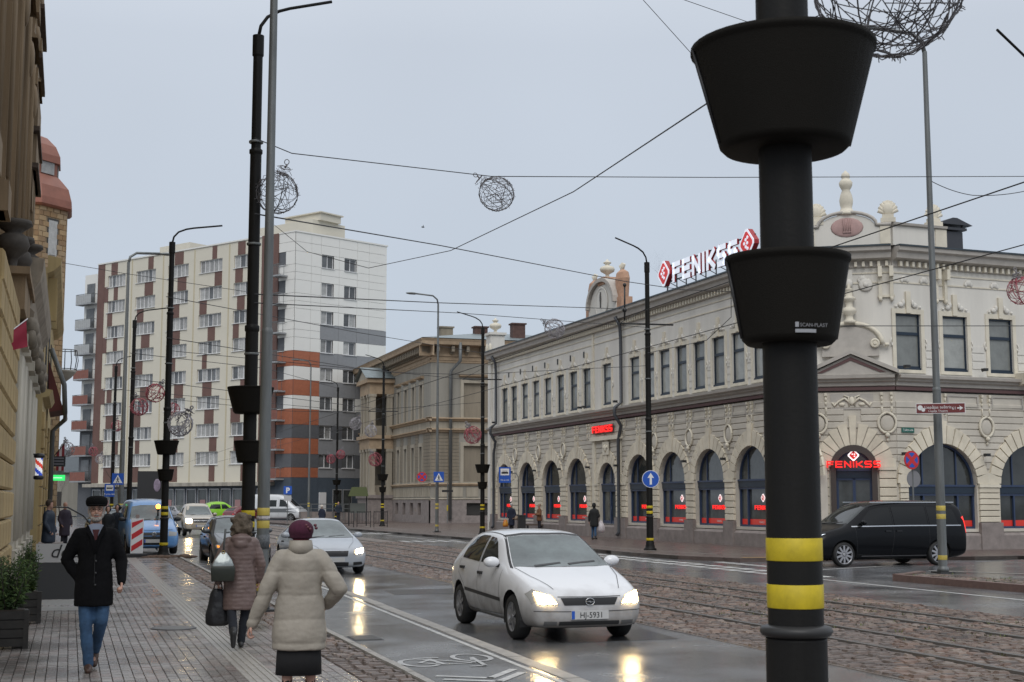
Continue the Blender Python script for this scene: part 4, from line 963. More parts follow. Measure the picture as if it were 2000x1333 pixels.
b = MB(); b.box(0, LE, 0, .3, 3.6, HB); 
core = MB(); core.slab([A_+(D_-C_).normalized()*.25, C_+(D_-C_).normalized()*.25+(A_-C_).normalized()*.25, D_+(A_-C_).normalized()*.25, D_+(A_-C_)], 0, HB-.05)
apart('inner_mass', core, GPANEL, Matrix.Identity(4))
def winrow(M, x0, x1, z0, z1, wins, cells, row, xs_from):
    for ca, cb in zip(cells[:-1], cells[1:]):
        seg = [(ca, cb)]
        for wa, wb in wins:
            ns = []
            for s0, s1 in seg:
                if wb <= s0 or wa >= s1: ns.append((s0, s1))
                else: ns += [(s0, max(s0, wa)), (min(s1, wb), s1)]
            seg = ns
        for s0, s1 in seg: panel(M, s0, s1, z0, z1, pcol(row, 'w', 0, (s0+s1)/2 > xs_from))
BALW = (px2x(537, A_, C_), px2x(550, A_, C_))
for k in range(8):
    zt = zte[k]; zb = zt-1.3; top = HB if k == 0 else zte[k-1]-1.3
    for M, cells, wins, xf in ((AE, ecols, [(XE[0], XE[1]), (XE[2], XE[3])], XE[0]-.2), (AF, [XW, LA-.02], [BALW], 999)):
        winrow(M, 0, 0, zb, zt, wins, cells, k, xf)
        for ca, cb in zip(cells[:-1], cells[1:]):
            zm = (zt+top)/2
            mm = pcol(k-1, 'b', 0, (ca+cb)/2 > xf) if k else WPANEL
            panel(M, ca, cb, zt, zm if mm in (WPANEL,) else top, mm)
            if mm is WPANEL: panel(M, ca, cb, zm, top, mm)
            if k == 7: panel(M, ca, cb, zb-.95, zb, pcol(7, 'b', 0, (ca+cb)/2 > xf)); panel(M, ca, cb, 0, zb-.95, DBPANEL)
        for wa, wb in wins: flat_window(M @ T(0,-.03,0), wa+.02, wb-.02, zb, zt, 2, k, .25)
MB().box(XW, LA-.02, 0.0, .3, 0, HB).build('balcony_wall_backing', DPANEL, apt, AF)
# balconies
TERRA = mat('terracotta_balcony', (.25,.10,.075), .7, var=.15); PALEB = mat('pale_grey_balcony', (.42,.43,.43), .6, var=.1)
def balcony(M, x0, x1, z, d, mp, closed=False):
    s = MB(); s.box(x0, x1, -d, -.06, z-.15, z); bl = s.build('balcony', mat('balcony_slab', (.3,.31,.32), .6), apt, M)
    f = MB()
    if mp:
        f.box(x0+.02, x1-.02, -d, -d+.03, z+.02, z+.95)
        f.build('parapet_panel', mp, bl)
    r_ = MB()
    for q in range(9): x = x0+(x1-x0-.03)*q/8; r_.box(x, x+.03, -d, -d+.03, z, z+1.02)
    r_.box(x0, x1, -d-.01, -d+.04, z+1.0, z+1.05)
    for e in (x0, x1-.03): r_.box(e, e+.03, -d, -.06, z+1.0, z+1.05); r_.box(e, e+.03, -d/2, -d/2+.03, z, z+1.0)
    r_.build('railing', GALV, bl)
for k in range(8):
    balcony(AF, XW+.05, LA-1.0, zte[k]-2.35, 1.1, TERRA if k > 3 else None)
    balcony(AF @ T(0, .5, 0), -3.3, -.5, zte[k]-2.3, 1.0, TERRA if k > 2 else PALEB)
    b = MB(); b.box(-2.6, -1.2, .43, .48, zte[k]-2.2, zte[k]); apart('balcony_door', b, WGLASS, AF)
apart('rear_wing', MB().box(-3.1, 0, .5, 9, 10, HB-.8), WPANEL, AF); apart('rear_wing_base', MB().box(-3.1, 0, .5, 9, 0, 9.99), DPANEL, AF)
b = MB(); b.box(LA-9, LA-.3, 2.5, 7, HB, HB+1.7); b.box(LA-5, LA+.1, 3.2, 6, HB+1.7, HB+2.4); b.box(LA-5.2,LA+.3,3.0,6.2,HB+2.4,HB+2.52); apart('lift_housing', b, CPANEL, AF)
b = MB(); b.box(8, 13, 2, 6, HB, HB+1.4); apart('roof_housing', b, CPANEL, AF)
b = MB(); b.box(-.05, XB, -.1, .5, HB, HB+.14); b.box(XW, LA+.1, -.1, .5, HB, HB+.14); apart('roof_edge', b, WPANEL, AF)
b = MB(); b.box(-.1, LE+.1, -.12, .5, HB+.002, HB+.15); apart('roof_edge', b, WPANEL, AE)
# shops at street level
b = MB(); b.box(-.5, XW, -.8, .2, 3.25, 3.6); apart('canopy', b, mat('stained_concrete', (.36,.33,.28), .8, var=.35, vscale=1.5, streak=True), AF)
b = MB(); b.box(0, XW, 0, .2, 0, 3.25); apart('shopfront_wall', b, DBPANEL, AF)
q = 0; x = .4
rr = random.Random(9)
while x < XW-1.6:
    f = MB(); f.box(0, 1.45, -.12, -.01, .35, .45); f.box(0, 1.45, -.12, -.01, 2.9, 3.0); f.box(0,.07,-.12,-.01,.45,2.9); f.box(1.38,1.45,-.12,-.01,.45,2.9)
    wn = f.build('shop_window', mat('alu_frame', (.45,.45,.46), .4, .4), apt, AF @ T(x,0,0))
    g = MB(); g.add([(.07,-.04,.45),(1.38,-.04,.45),(1.38,-.04,2.9),(.07,-.04,2.9)], [(0,1,2,3)]); g.build('pane', GLASSD, wn)
    if rr.random() < .5:
        g = MB(); g.box(.3, 1.1, -.06, -.045, .7, 1.9); g.build('poster', mat('poster_'+rr.choice(['pale', 'bluish']), rr.choice([(.3,.34,.4), (.35,.2,.2), (.4,.4,.38)]), .5), wn)
    x += 1.75
for k in range(5):
    f = MB(); x = 3.6+k*1.25; f.box(x, x+1.1, -.12, -.06, .2, 2.9)
    if k in (0, 3): continue
    wn = f.build('shop_window', mat('alu_frame', (.45,.45,.46)), apt, AE); g = MB(); g.box(x+.06, x+1.04, -.13, -.121, .3, 2.82); g.build('pane', GLASSD, wn)
b = MB(); b.box(3.2, 4.0, -.2, -.06, .1, 2.6); b.build('white_door', PVC, apt, AE)
pb = thing('poster_board', 'dark street poster with a pale violet portrait face', 'poster', T(*gp(298, 118)) @ rotz(-.2))
MB().box(-1.3,1.3,-.08,.08,1.6,4.3).box(-.08,.08,-.05,.05,0,1.6).build('panel', BLKM, pb)
MB().ball((.35,-.1,3.1), (.3,.03,.55), 14, 8).build('pale_face_print', mat('violet_print', (.24,.19,.25), .5, var=.4), pb)
# distant street closing
for x, y, wd, h, m_, lb in ((2, 176, 22, 5.2, SANDG, 'low dull house closing the street behind the small trees'), (-26, 190, 30, 14, SAND, 'distant sand coloured house at the end of the street'), (44, 175, 30, 12, SAND, 'distant house hidden behind the classical house')):
    h_ = thing('distant_house', lb, 'building', T(x, y, 0)); MB().box(-wd/2, wd/2, 0, 12, 0, h).build('wall', m_, h_)
    MB().add([(-wd/2-.4,-.4,h),(wd/2+.4,-.4,h),(wd/2+.4,12.4,h),(-wd/2-.4,12.4,h),(-wd/2,6,h+3),(wd/2,6,h+3)], [(0,1,5,4),(2,3,4,5),(1,2,5),(3,0,4)]).build('roof', ROOFD, h_)
    for q in range(int(wd/3)):
        for r_ in range(int(h/3.4)):
            MB().box(-wd/2+1+q*3, -wd/2+2.1+q*3, -.05, -.01, 1.2+r_*3.3, 2.9+r_*3.3).build('window', DARKO, h_)
# ---------------------------------------------------------------- the street wall on the left
WX = -1.2
lf = thing('ornate_brown_house', 'dark brown ornate stone house at the left edge with urns and a stone balcony', 'building', T(0,0,0))
FA = frame((WX, 12), (0, 1))
def lpart(n, b, m, M=FA, par=None): return b.build(n, m, par or lf, M)
lpart('upper_wall', MB().box(0, 34, .45, 8, 5.6, 20), BROWNST)
lpart('lower_wall', MB().box(0, 34, .1, 8, 0, 5.6), OFFW)
bm_ = MB().bbox(0, 1.15, -.12, .1, 0, .5, .04).mesh('yellow_block', YELST)
for r_ in range(10):
    for c_ in range(8):
        x = 10+c_*1.18+(.5 if r_ % 2 else 0)
        if x < 17.4: link('yellow_block', bm_, lf, FA @ T(x, 0, .35+r_*.53))
for x in (18.9, 21.2, 24.9, 28.6, 31.4):       # fluted pilasters
    b = MB(); b.box(x, x+1.3, -.1, .1, 0, 5.0); b.box(x-.1, x+1.4, -.18, .1, 0, .7); b.box(x-.1, x+1.4, -.25, .1, 5.0, 5.25)
    for q in range(5): b.tube([(x+.18+q*.23,-.11,.9),(x+.18+q*.23,-.11,4.8)], .07, 6)
    lpart('pilaster', b, OFFW)
    b = MB(); b.ball((x+.65,-.28,5.45), (.5,.18,.25), 8, 5); b.ball((x+.3,-.3,5.2), (.2,.14,.2), 6, 4); b.ball((x+1,-.3,5.2), (.2,.14,.2), 6, 4); lpart('capital', b, mat('grey_stone_capital', (.2,.17,.13), .9, var=.4))
for x in (26.4, 30.1): lpart('shop_window', MB().box(x+.1, x+1.9, .02, .1, .5, 4.6), DARKO)
b = MB(); profile(b, 21, 34, [(0,5.6),(-.25,5.7),(-.3,6.0),(-.2,6.1),(-.25,6.5),(-.4,6.75),(-.45,7.0),(-.47,7.25),(.4,7.3),(.4,5.6)]); lpart('balcony_cornice', b, mat('grey_brown_stone', (.30,.25,.19), .85, var=.35, vscale=2, bump=.4))
lpart('pedestal', MB().box(17.5, 21.5, -.2, .6, 5.6, 6.3).box(17.3, 21.7, -.28, .6, 6.3, 6.45), BROWNST); lpart('pedestal', MB().box(25, 31, -.15, .6, 7.3, 7.7), BROWNST)
UR = [(.14,0),(.16,.1),(.1,.2),(.12,.35),(.3,.5),(.36,.62),(.3,.78),(.16,.86),(.3,.95),(.4,1.02),(.38,1.1),(.05,1.15)]
um = MB().lathe([(r*1.15, z*1.25) for r, z in UR], 14).mesh('stone_urn', mat('dark_stone_urn', (.07,.06,.05), .8, var=.3))
for x, z in ((18.6, 6.45), (20.6, 6.45), (28.6, 7.7)): link('stone_urn', um, lf, FA @ T(x, .12, z) @ Matrix.Scale(.85, 4))
for x in (0, 4, 8, 12, 16, 20, 24, 28, 31.5):
    b = MB(); b.box(x, x+1.0, .2, .5, 7.3, 15.4); b.box(x-.15, x+1.15, .08, .5, 15.4, 15.8); b.box(x-.1, x+1.1, .12, .5, 7.3, 7.9); b.ball((x+.5,.15,13), (.35,.12,.5), 8, 5)
    for q in range(4): b.tube([(x+.15+q*.23, .19, 8.0), (x+.15+q*.23, .19, 15.3)], .06, 5)
    b.ball((x+.5,.15,14.9), (.45,.12,.3), 8, 5)
    lpart('pilaster', b, BROWNST)
    if x < 30:
        b = MB(); b.box(x+1.4, x+3.2, .4, .44, 9.9, 13.6); lpart('window', b, DARKO)
        b = MB(); profile(b, x+1.2, x+3.6, [(0,13.8),(.1,13.95),(.08,14.2),(.4,14.25),(.4,13.8)]); b.box(x+1.25,x+1.4,.3,.5,9.8,13.8); b.box(x+3.2,x+3.35,.3,.5,9.8,13.8); lpart('window_surround', b, BROWNST)
b = MB(); profile(b, 0, 34, [(.45,15.9),(.25,16),(.25,16.6),(.1,16.8),(.08,17.2),(.45,17.3)]); lpart('main_cornice', b, BROWNST)
b = MB(); b.box(29, 33.4, .16, .5, 13.9, 18.2); b.box(28.8, 33.6, .08, .5, 13.6, 13.9); b.box(30.2, 33.8, .08, .5, 11.4, 13.6); b.prism([(31,10.4),(33.6,10.4),(33.8,11.4),(30.2,11.4)], .16, .5); lpart('oriel', b, BROWNST)
for z in (11.4, 12.5, 14.7, 16.2): b = MB(); b.box(29.8, 34.0, .0, .5, z, z+.14); lpart('oriel_moulding', b, mat('dark_weathered_stone', (.085,.06,.045), .9, var=.3))
b = MB(); b.tube([(34.2,.4,0),(34.2,.4,19)], .09, 6); lpart('downpipe', b, GALV)
# red flag on the ornate house
fl = thing('red_flag', 'crimson flag hanging from a slanted pole on the ornate house at the left edge', 'flag', T(*wp(-12,672,25)) @ rotz(PI/2) @ Matrix.Scale(.42, 4))
MB().tube([(0,0,0),(1.2,-1.3,1.3)], .025, 6).build('flag_pole', WHITE, fl)
b = MB(); vs = []; 
for i in range(9):
    for j in range(7): t_ = i/8; u_ = j/6; vs.append((1.2*t_+.10*math.sin(6*u_+3*t_), -1.3*t_-.06*math.sin(5*t_+2*u_), 1.3*t_-u_*1.25*(.4+.6*t_)))
b.add(vs, [(i*7+j, i*7+j+1, (i+1)*7+j+1, (i+1)*7+j) for i in range(8) for j in range(6)], True); b.build('cloth', mat('crimson_cloth', (.30,.015,.04), .7), fl)
# yellow house
yh = thing('yellow_house', 'lower yellow stucco house with a slanted grey gutter behind the ornate house', 'building', T(0,0,0))
FY = frame((-.92, 46.3), (0, 1))
YW = mat('yellow_stucco', (.46,.35,.17), .8, var=.25, vscale=1.5, bump=.3, streak=True)
lpart('wall', MB().box(0, 19.6, 0, 8, 0, 9.2), YW, FY, yh)
for r_ in range(7):
    for x in (.1, 5.2, 10.4): lpart('yellow_block', MB().bbox(x, x+1.2, -.1, 0, .4+r_*.6, .96+r_*.6, .03), YELST, FY, yh)
for x in (1.9, 6.9, 12):
    lpart('window', MB().box(x, x+1.6, -.03, 0, .9, 3.9), DARKO, FY, yh); lpart('window', MB().box(x, x+1.6, -.03, 0, 5.8, 8.0), DARKO, FY, yh)
b = MB(); profile(b, 0, 19.6, [(0,9.0),(-.2,9.1),(-.4,9.3),(-.42,9.5),(0,9.6)]); lpart('cornice', b, YW, FY, yh)
b = MB()
for x in (1, 3.2): b.box(x, x+.3, -.3, 0, 7.6, 9.0)
profile(b, 0, 6, [(0,5.0),(-.2,5.05),(-.3,5.25),(0,5.3)]); lpart('brackets', b, YW, FY, yh)
b = MB(); b.add([(7,0,7.0),(11,0,7.0),(7.4,-.6,5.1),(11,-.6,5.1),(7.4,-.1,5.0),(11,-.1,5.0)], [(0,1,3,2),(2,3,5,4),(0,2,4),(1,5,3)]); lpart('red_canopy', b, mat('dark_red_awning', (.12,.03,.025), .6), FY, yh)
b = MB(); b.tube([(6.9,-.1,7.3),(7.2,-.6,6.0),(7.3,-.66,5.0),(11.2,-.66,4.95),(11.4,-.2,4.5),(11.4,-.2,.2)], .09, 8); lpart('grey_gutter', b, GALV, FY, yh)
# brick tower with copper dome
bt = thing('brick_tower_house', 'tan brick corner tower with a red copper dome and small attic windows', 'building', T(0,0,0))
tx, ty = -2.62, 69.
def octr(r, z, k=8): return [(tx+r*math.cos(PI/8+2*PI*j/8), ty+r*math.sin(PI/8+2*PI*j/8), z) for j in range(8)]
b = MB(); b.loft([octr(2.2, 0), octr(2.2, 15.5)], smooth=False); b.slab([(tx-8,ty+1.5),(-.9,ty+1.5),(-.9,ty+12),(tx-8,ty+12)], 0, 14.5); b.build('wall', TANW, bt)
br_ = []; bb = MB()
for j in range(8):
    p, q = Vector(octr(2.2, 0)[j]), Vector(octr(2.2, 0)[(j+1) % 8]); n_ = ((p+q)/2-Vector((tx, ty, 0))).normalized(); d = (q-p)
    if n_.y > .5 or n_.x < -.8: continue
    L_ = d.length; M_ = frame(p, d) if (d.x*-n_.y+0 > 0 or True) else 0
    M_ = T(*p) @ rotz(math.atan2(d.y, d.x)); 
    for r_ in range(62):
        z = r_*.25; x = (.0 if r_ % 2 else -.2)
        while x < L_-.05:
            xa, xb = max(x, 0), min(x+.4, L_)
            zz = z % 4
            if not (.3*L_ < (xa+xb)/2 < .7*L_ and 1.0 < zz < 3.0) and xb-xa > .05:
                bb.M = M_; bb.bbox(xa+.01, xb-.01, -.03, 0, z+.01, z+.24, .01)
            x += .42
    for kk in range(4):
        z = kk*4+1.05
        f = MB(); f.box(.3*L_, .7*L_, -.02, .02, z, z+1.9); wn = f.build('window', DARKO, bt, M_); MB().box(.34*L_,.66*L_,-.03,-.021,z+.1,z+1.8).build('pane', CURT, wn)
bb.M = Matrix.Identity(4); bb.build('brickwork', TANBR, bt, kind='stuff')
b = MB(); b.loft([octr(2.35, 15.45), octr(2.45, 15.55), octr(2.42, 15.9), octr(2.25, 16.5), octr(1.95, 16.85), octr(1.72, 17.1)], smooth=False); b.build('lower_dome', COPPER, bt)
b = MB(); b.loft([octr(1.65, 17.1), octr(1.65, 17.75)], smooth=False); b.build('attic_drum', COPPER, bt)
for j in range(8):
    p, q = Vector(octr(1.68, 0)[j]), Vector(octr(1.68, 0)[(j+1) % 8]); d = q-p; M_ = T(p.x, p.y, 17.12) @ rotz(math.atan2(d.y, d.x))
    MB().box(.25, d.length-.25, -.03, .02, .05, .62).build('attic_window', CURT, bt, M_)
b = MB(); b.loft([octr(1.8, 17.75), octr(1.78, 18.1), octr(1.55, 18.6), octr(1.1, 19.05), octr(.5, 19.3), octr(.05, 19.35)], smooth=False); b.build('upper_dome', COPPER, bt)
bl = MB().lathe([(.05,7.6),(.35,7.85),(.55,8.1),(.58,8.2)], 16, 0, 0).build('balcony', mat('pale_concrete', (.4,.38,.33), .8), bt, T(-.45, ty+3, 0))
b = MB()
for q in range(12): a = 2*PI*q/12; b.tube([(.56*math.cos(a),.56*math.sin(a),8.2),(.64*math.cos(a),.64*math.sin(a),8.7),(.56*math.cos(a),.56*math.sin(a),9.2)], .018, 4)
for z in (8.25, 9.2): b.tube([(.56*math.cos(2*PI*q/16),.56*math.sin(2*PI*q/16),z) for q in range(17)], .02, 4, cap=False)
b.build('railing', BLKM, bl)
# hanging shop signs
sg = thing('barber_pole', 'lit red, white and blue barber pole on the yellow wall', 'barber pole', T(-.87, 42.5, 2.35))
b = MB(); b.lathe([(.1,.0),(.14,.02),(.14,.1),(.1,.12)], 14); b.build('lower_cap', BLKM, sg); b = MB(); b.lathe([(.1,.62),(.15,.64),(.15,.72),(.08,.76)], 14); b.tube([(0,0,.72),(-.35,0,.74)], .03, 6); b.build('upper_cap', BLKM, sg)
b = MB()
for i in range(24):
    for j in range(12):
        a0_, a1_ = 2*PI*i/24, 2*PI*(i+1)/24; z0, z1 = .12+.5*j/12, .12+.5*(j+1)/12; b.mi = [0, 1, 0, 2][((i+j*2)//6) % 4]
        b.add([(.1*math.cos(a0_),.1*math.sin(a0_),z0),(.1*math.cos(a1_),.1*math.sin(a1_),z0),(.1*math.cos(a1_),.1*math.sin(a1_),z1),(.1*math.cos(a0_),.1*math.sin(a0_),z1)], [(0,1,2,3)])
b.build('striped_tube', [mat('lit_white', (.8,.8,.8), .4, emit=(1,1,1), es=.5), mat('lit_red', (.6,.03,.03), .4, emit=(1,.1,.05), es=.4), mat('lit_blue', (.03,.06,.4), .4, emit=(.05,.15,1), es=.3)], sg)
sg = thing('green_sign', 'glowing green pharmacy style light bar over the left pavement', 'lit sign', T(-.82, 62, 2.6))
MB().box(0,.62,-.05,.05,0,.24).build('light_box', mat('green_neon', (.02,.5,.1), .4, emit=(.05,.9,.2), es=.9), sg); MB().box(.1,.5,-.06,-.051,.1,.14).build('lettering', mat('pale_green_lit', (.5,.9,.6), .4, emit=(.6,1,.7), es=.8), sg); MB().box(.05,.55,-.03,.03,.25,.42).build('upper_box', GALV, sg)
sg = thing('dark_hanging_sign', 'dark lettered board hanging over the left pavement above the green sign', 'hanging sign', T(-.65, 60, 3.15)); MB().box(-.1,.45,-.04,.04,0,.42).box(-.1,.0,-.03,.03,.42,.5).build('board', BLKM, sg)
for q in range(3): MB().box(-.02,.38,-.05,-.042,.08+q*.12,.12+q*.12).build('lettering', mat('grey_letter', (.2,.2,.22), .5), sg)
sg = thing('national_flag', 'dark red flag with a white stripe hanging beside the dark sign', 'flag', T(-.55, 64, 3.3))
MB().tube([(-.3,0,.2),(.3,0,1.0)], .02, 5).build('flag_pole', BLKM, sg)
b = MB()
for j, mi in ((0,0),(1,1),(2,0)): b.mi = mi; b.add([(.28-.11*j,0,.95-.14*j),(.28-.11*(j+1),.03,.95-.14*(j+1)),(.12-.11*(j+1)+.16,.06,-.35-.1*j),(.28-.11*j,.02,-.3)], [(0,1,2,3)])
b.build('cloth', [mat('dark_red_cloth', (.2,.02,.03), .8), mat('white_cloth', (.5,.45,.5), .8)], sg)
# ---------------------------------------------------------------- posts, cables, ornaments, signs
def hgt(py, d): return EYE+(980-py)*d/2700*(1.0)
def planter(par, z0, z1, r0, r1, seam=True, M=None):
    b = MB(); b.lathe([(.11,z0),(r0-.02,z0-.005),(r0,z0+.015),(r1-.012,z1-.03),(r1,z1-.02),(r1,z1),(r1-.02,z1+.004),(r1-.04,z1-.03),(.1,z1-.05)], 40)
    o = b.build('planter', PLAST, par, M)
    for a in (math.radians(166), math.radians(346)):
        s = MB(); s.tube([((r0+.004)*math.cos(a), (r0+.004)*math.sin(a), z0+.02), ((r1-.004)*math.cos(a), (r1-.004)*math.sin(a), z1-.02)], .008, 5); s.build('seam', BLKM, o)
    return o
def post(pos, top, arm, label, planters=True, sz=1., grp='dark street lighting posts', far=False, bar=False):
    t = thing('lamp_post', label, 'lamp post', T(pos.x, pos.y, 0), grp)
    b = MB(); k = 1.05
    b.lathe([(.23,0),(.23,.05),(.17,.09),(.165,.16),(.15,.2),(.15,.28),(.118*k,.32),(.118*k,1.17)], 24); b.build('pole_foot', POST, t)
    b = MB(); b.lathe([(.118*k,1.172),(.140,1.18),(.150,1.197),(.140,1.214),(.113,1.222)], 28); b.build('collar', mat('collar_paint', (.03,.03,.03), .4, spec=.3), t)
    b = MB(); b.lathe([(.113,1.2),(.110,4.6),(.125,4.62),(.125,4.7),(.10,4.72),(.098,7.7),(.115,7.72),(.115,7.78),(.085,7.8),(.083,top-.4),(.10,top-.38),(.10,top-.02),(.03,top)], 28); b.build('pole', POST, t)
    for z0, z1 in ((1.29,1.385),(1.48,1.572),(.345,.43)):
        r = .1145 if z0 > 1 else .1365
        b = MB(); b.lathe([(r,z0),(r+.0006,z0+.002),(r+.0006,z1-.002),(r-.001,z1)], 28); b.build('yellow_band', YEL, t)
    if arm is not None:
        a = Vector(arm); b = MB(); pts = [Vector((0,0,top-.05)), a*.03+Vector((0,0,top+.16)), a*.12+Vector((0,0,top+.33)), a*.27+Vector((0,0,top+.44)), a*.42+Vector((0,0,top+.5)), a+Vector((0,0,top+.66+.0))]
        b.tube(pts, [.03,.03,.03,.03,.028,.028], 8); b.build('lamp_arm', POST, t)
    if planters:
        planter(t, 2.375, 2.74, .195, .262); planter(t, 3.205, 3.65, .275, .392)
    for z in (4.2, 6.1, 7.9):
        b = MB(); b.lathe([(.12,z),(.125,z+.01),(.125,z+.03),(.12,z+.04)], 16); b.build('cable_clamp', GALV, t)
    if bar: b = MB(); b.tube([(-1.1,0,8.1),(1.1,.2,8.15)], .035, 6); b.tube([(-1.1,0,8.1),(0,0,8.7)], .012, 4); b.build('bracket_arm', BLKM, t)
    return t
X_ = 1
fg = gp(1549, 5.7)
fgp = post(fg, 9.7, None, 'very close dark post with two big black planters and yellow bands', grp=None)
st_ = MB(); st_.box(-.05,.05,-.002,0,0,.022); st_.build
# maker's sticker on the lower planter
cd = (Vector((0,0,0))-Vector((fg.x, fg.y, 0))).normalized(); base_a = math.atan2(cd.y, cd.x)
def curved(name, a0, a1, z0, z1, m, par):
    b = MB(); n = 8
    def R(z): return .195+(.262-.195)*((z-2.364)/.396)+.003
    for j in range(n):
        q = [(a0+(a1-a0)*j/n), (a0+(a1-a0)*(j+1)/n)]
        b.add([(R(z0)*math.cos(q[0]), R(z0)*math.sin(q[0]), z0), (R(z0)*math.cos(q[1]), R(z0)*math.sin(q[1]), z0), (R(z1)*math.cos(q[1]), R(z1)*math.sin(q[1]), z1), (R(z1)*math.cos(q[0]), R(z1)*math.sin(q[0]), z1)], [(0,1,2,3)])
    return b.build(name, m, par)
pls = [c for c in fgp.children if c.name.startswith('planter')]
A0 = base_a+.12
curved('sticker_strip', A0, A0+.43, 2.398, 2.412, mat('sticker_grey', (.36,.37,.39), .5), pls[0])
curved('sticker_logo', A0, A0+.07, 2.42, 2.44, mat('sticker_grey', (.36,.37,.39)), pls[0])
tm = text_mesh('maker_name', 'SCAN-PLAST', .021, mat('sticker_dim', (.2,.2,.21), .5), .001, align='LEFT')
am = A0+.26; rr_ = .2095
link('maker_name', tm, pls[0], rotz(am+PI/2) @ T(-.037, -rr_, 2.421))
def near(px, d): return gp(px, d)
post(near(485, 23.3), 9.85, (1.3,.1,.12), 'dark post with two planters beside the thin grey pole behind the brown coated woman')
post(near(322, 43.9), 10.1, (1.6,.2,0), 'dark post with two planters standing in front of the light blue van')
post(near(252, 64), 10.2, (1.5,.2,0), 'dark post with yellow bands behind the blue van, left of the planter posts', planters=False)
post(near(218, 86), 10.2, (.9,.2,0), 'most distant dark post on the left pavement, above the blue bus stop sign', planters=False)
post(Vector((19.77,45.91,0)), 10.4, (-1.35,-.3,.1), 'dark post carrying the round blue arrow sign in front of the jewellery shop', planters=False, bar=True)
post(Vector((20.55,69.66,0)), 10.9, (-1.5,-.3,.05), 'dark post with two planters at the far corner of the jewellery shop', bar=True)
post(gp(747, 98), 11.4, (-1.4,-.3,.05), 'dark post with two planters in front of the classical house porch', bar=True)
post(gp(657, 124), 12, (-1.2,-.3,.0), 'dark post with planters left of the classical house, before the slate blue wall', bar=True)
post(gp(623, 142), 12, (-1.3,-.3,.0), 'farthest dark post with planters before the orange banded wall', bar=True)
post(gp(2090, 28), 10.1, (-2.2,-1.2,.2), 'post outside the right edge whose lamp arm reaches into the picture', planters=False)
def thin(pos, top, arm, label, r=.095, head=True, bands=True, armz=.5):
    t = thing('street_light', label, 'street light', T(pos.x, pos.y, 0), 'thin galvanised street lights')
    b = MB(); b.box(-.2,.2,-.2,.2,0,.04); b.build('foot_plate', IRON, t)
    b = MB(); b.lathe([(r+.03,.04),(r+.03,.12),(r,.16),(r,1.9),(r*.9,4.4),(r*.93,4.42),(r*.93,4.47),(r*.8,4.5),(r*.55,top)], 16); b.build('pole', GALV, t)
    if bands:
        for z0, z1 in ((.32,.43),(1.3,1.42),(1.5,1.62)): b = MB(); b.lathe([(r+.002,z0),(r+.003,z0+.002),(r+.003,z1-.002),(r+.002,z1)], 16); b.build('yellow_band', mat('faded_yellow_tape', (.55,.43,.09), .5, var=.25), t)
    if arm:
        a = Vector(arm); b = MB(); pts = [Vector((0,0,top-.05)), a*.05+Vector((0,0,top+armz*.5)), a*.25+Vector((0,0,top+armz*.9)), a+Vector((0,0,top+armz))]; b.tube(pts, r*.5, 8); b.build('lamp_arm', GALV, t)
        if head:
            d = a.normalized(); p = a+Vector((0,0,top+armz)); b = MB(); b.M = T(*p) @ rotz(math.atan2(d.y, d.x)); b.ball((.32,0,0), (.38,.13,.07), 12, 6); b.build('lamp_head', GALV, t)
    return t
tp = thin(gp(515, 22), 13, (1.5,0,0), 'thin grey pole right beside the brown coated woman, reaching out of the picture', r=.098)
b = MB(); b.lathe([(.1085,1.43),(.1088,1.49)], 16); b.build('stickers', mat('torn_stickers', (.45,.42,.42), .6, var=.6, vscale=25), tp)
b = MB(); b.lathe([(.108,.98),(.1086,1.2)], 16); b.build('dark_sticker', mat('dark_stickers', (.12,.13,.14), .6, var=.6, vscale=30), tp)
tp = thin(Vector((20.18,29.07,0)), 13.0, (-1.4,.1,0), 'tall thin grey light pole on the traffic island carrying the brown direction sign', r=.11)
thin(Vector((19.81,76.23,0)), 13.0, (-1.3,-.2,0), 'thin grey light pole with the crossing sign beyond the shop')
thin(gp(603, 112), 12.7, (-1.0,-.2,0), 'thin grey light pole right of the white delivery van')
thin(gp(236, 62), 12.6, (1.4,.2,0), 'thin grey light pole standing left behind the blue van', r=.12)
# cables
def cable(pts, r, label, cat='cable', m=WIRE, sag=0):
    P = []
    for a, b_ in zip(pts[:-1], pts[1:]):
        for j in range(8): P.append(Vector(a).lerp(Vector(b_), j/8)-Vector((0,0,sag*4*(j/8)*(1-j/8))))
    P.append(Vector(pts[-1])); b = MB(); b.tube(P, r*.82, 5); o = b.build('cable', m, label=label, cat=cat, group='overhead street cables'); return o
cable([wp(497,270,23.3), wp(570,300,23.9), wp(960,345,27), wp(1400,347,30), wp(2000,345,34), wp(2400,340,37)], .011, 'highest span cable carrying the two silver wire baubles')
cable([wp(536,440,22), wp(600,492,20.5), wp(720,524,18.5), wp(880,490,15.5), wp(1120,375,11.5), wp(1380,203,7.4), wp(1490,120,5.8)], .0055, 'drooping black cable from the thin pole up to the near post')
cable([wp(497,418,23.3), wp(860,480,35), wp(1220,550,47.5), wp(1330,566,50), wp(1900,590,56)], .016, 'cable slanting down from the left post past the clock gable')
cable([wp(497,575,23.3), wp(860,592,36), wp(1222,604,47.6)], .014, 'upper of two level cables between the left post and the arrow sign post')
cable([wp(497,592,23.4), wp(900,612,42), wp(1265,640,49.8)], .012, 'lower of two level cables between the left post and the arrow sign post')
cable([wp(325,580,44), wp(700,650,60), wp(942,690,72)], .016, 'cable from the second left post across to the far shop corner')
cable([wp(325,660,44), wp(700,720,62), wp(942,745,72)], .016, 'cable crossing in front of the classical house roof')
cable([wp(254,740,64), wp(747,800,98)], .02, 'low cable from the distant left post to the porch post')
cable([wp(254,690,64), wp(520,720,80), wp(657,758,122)], .02, 'low cable crossing in front of the brown and cream front')
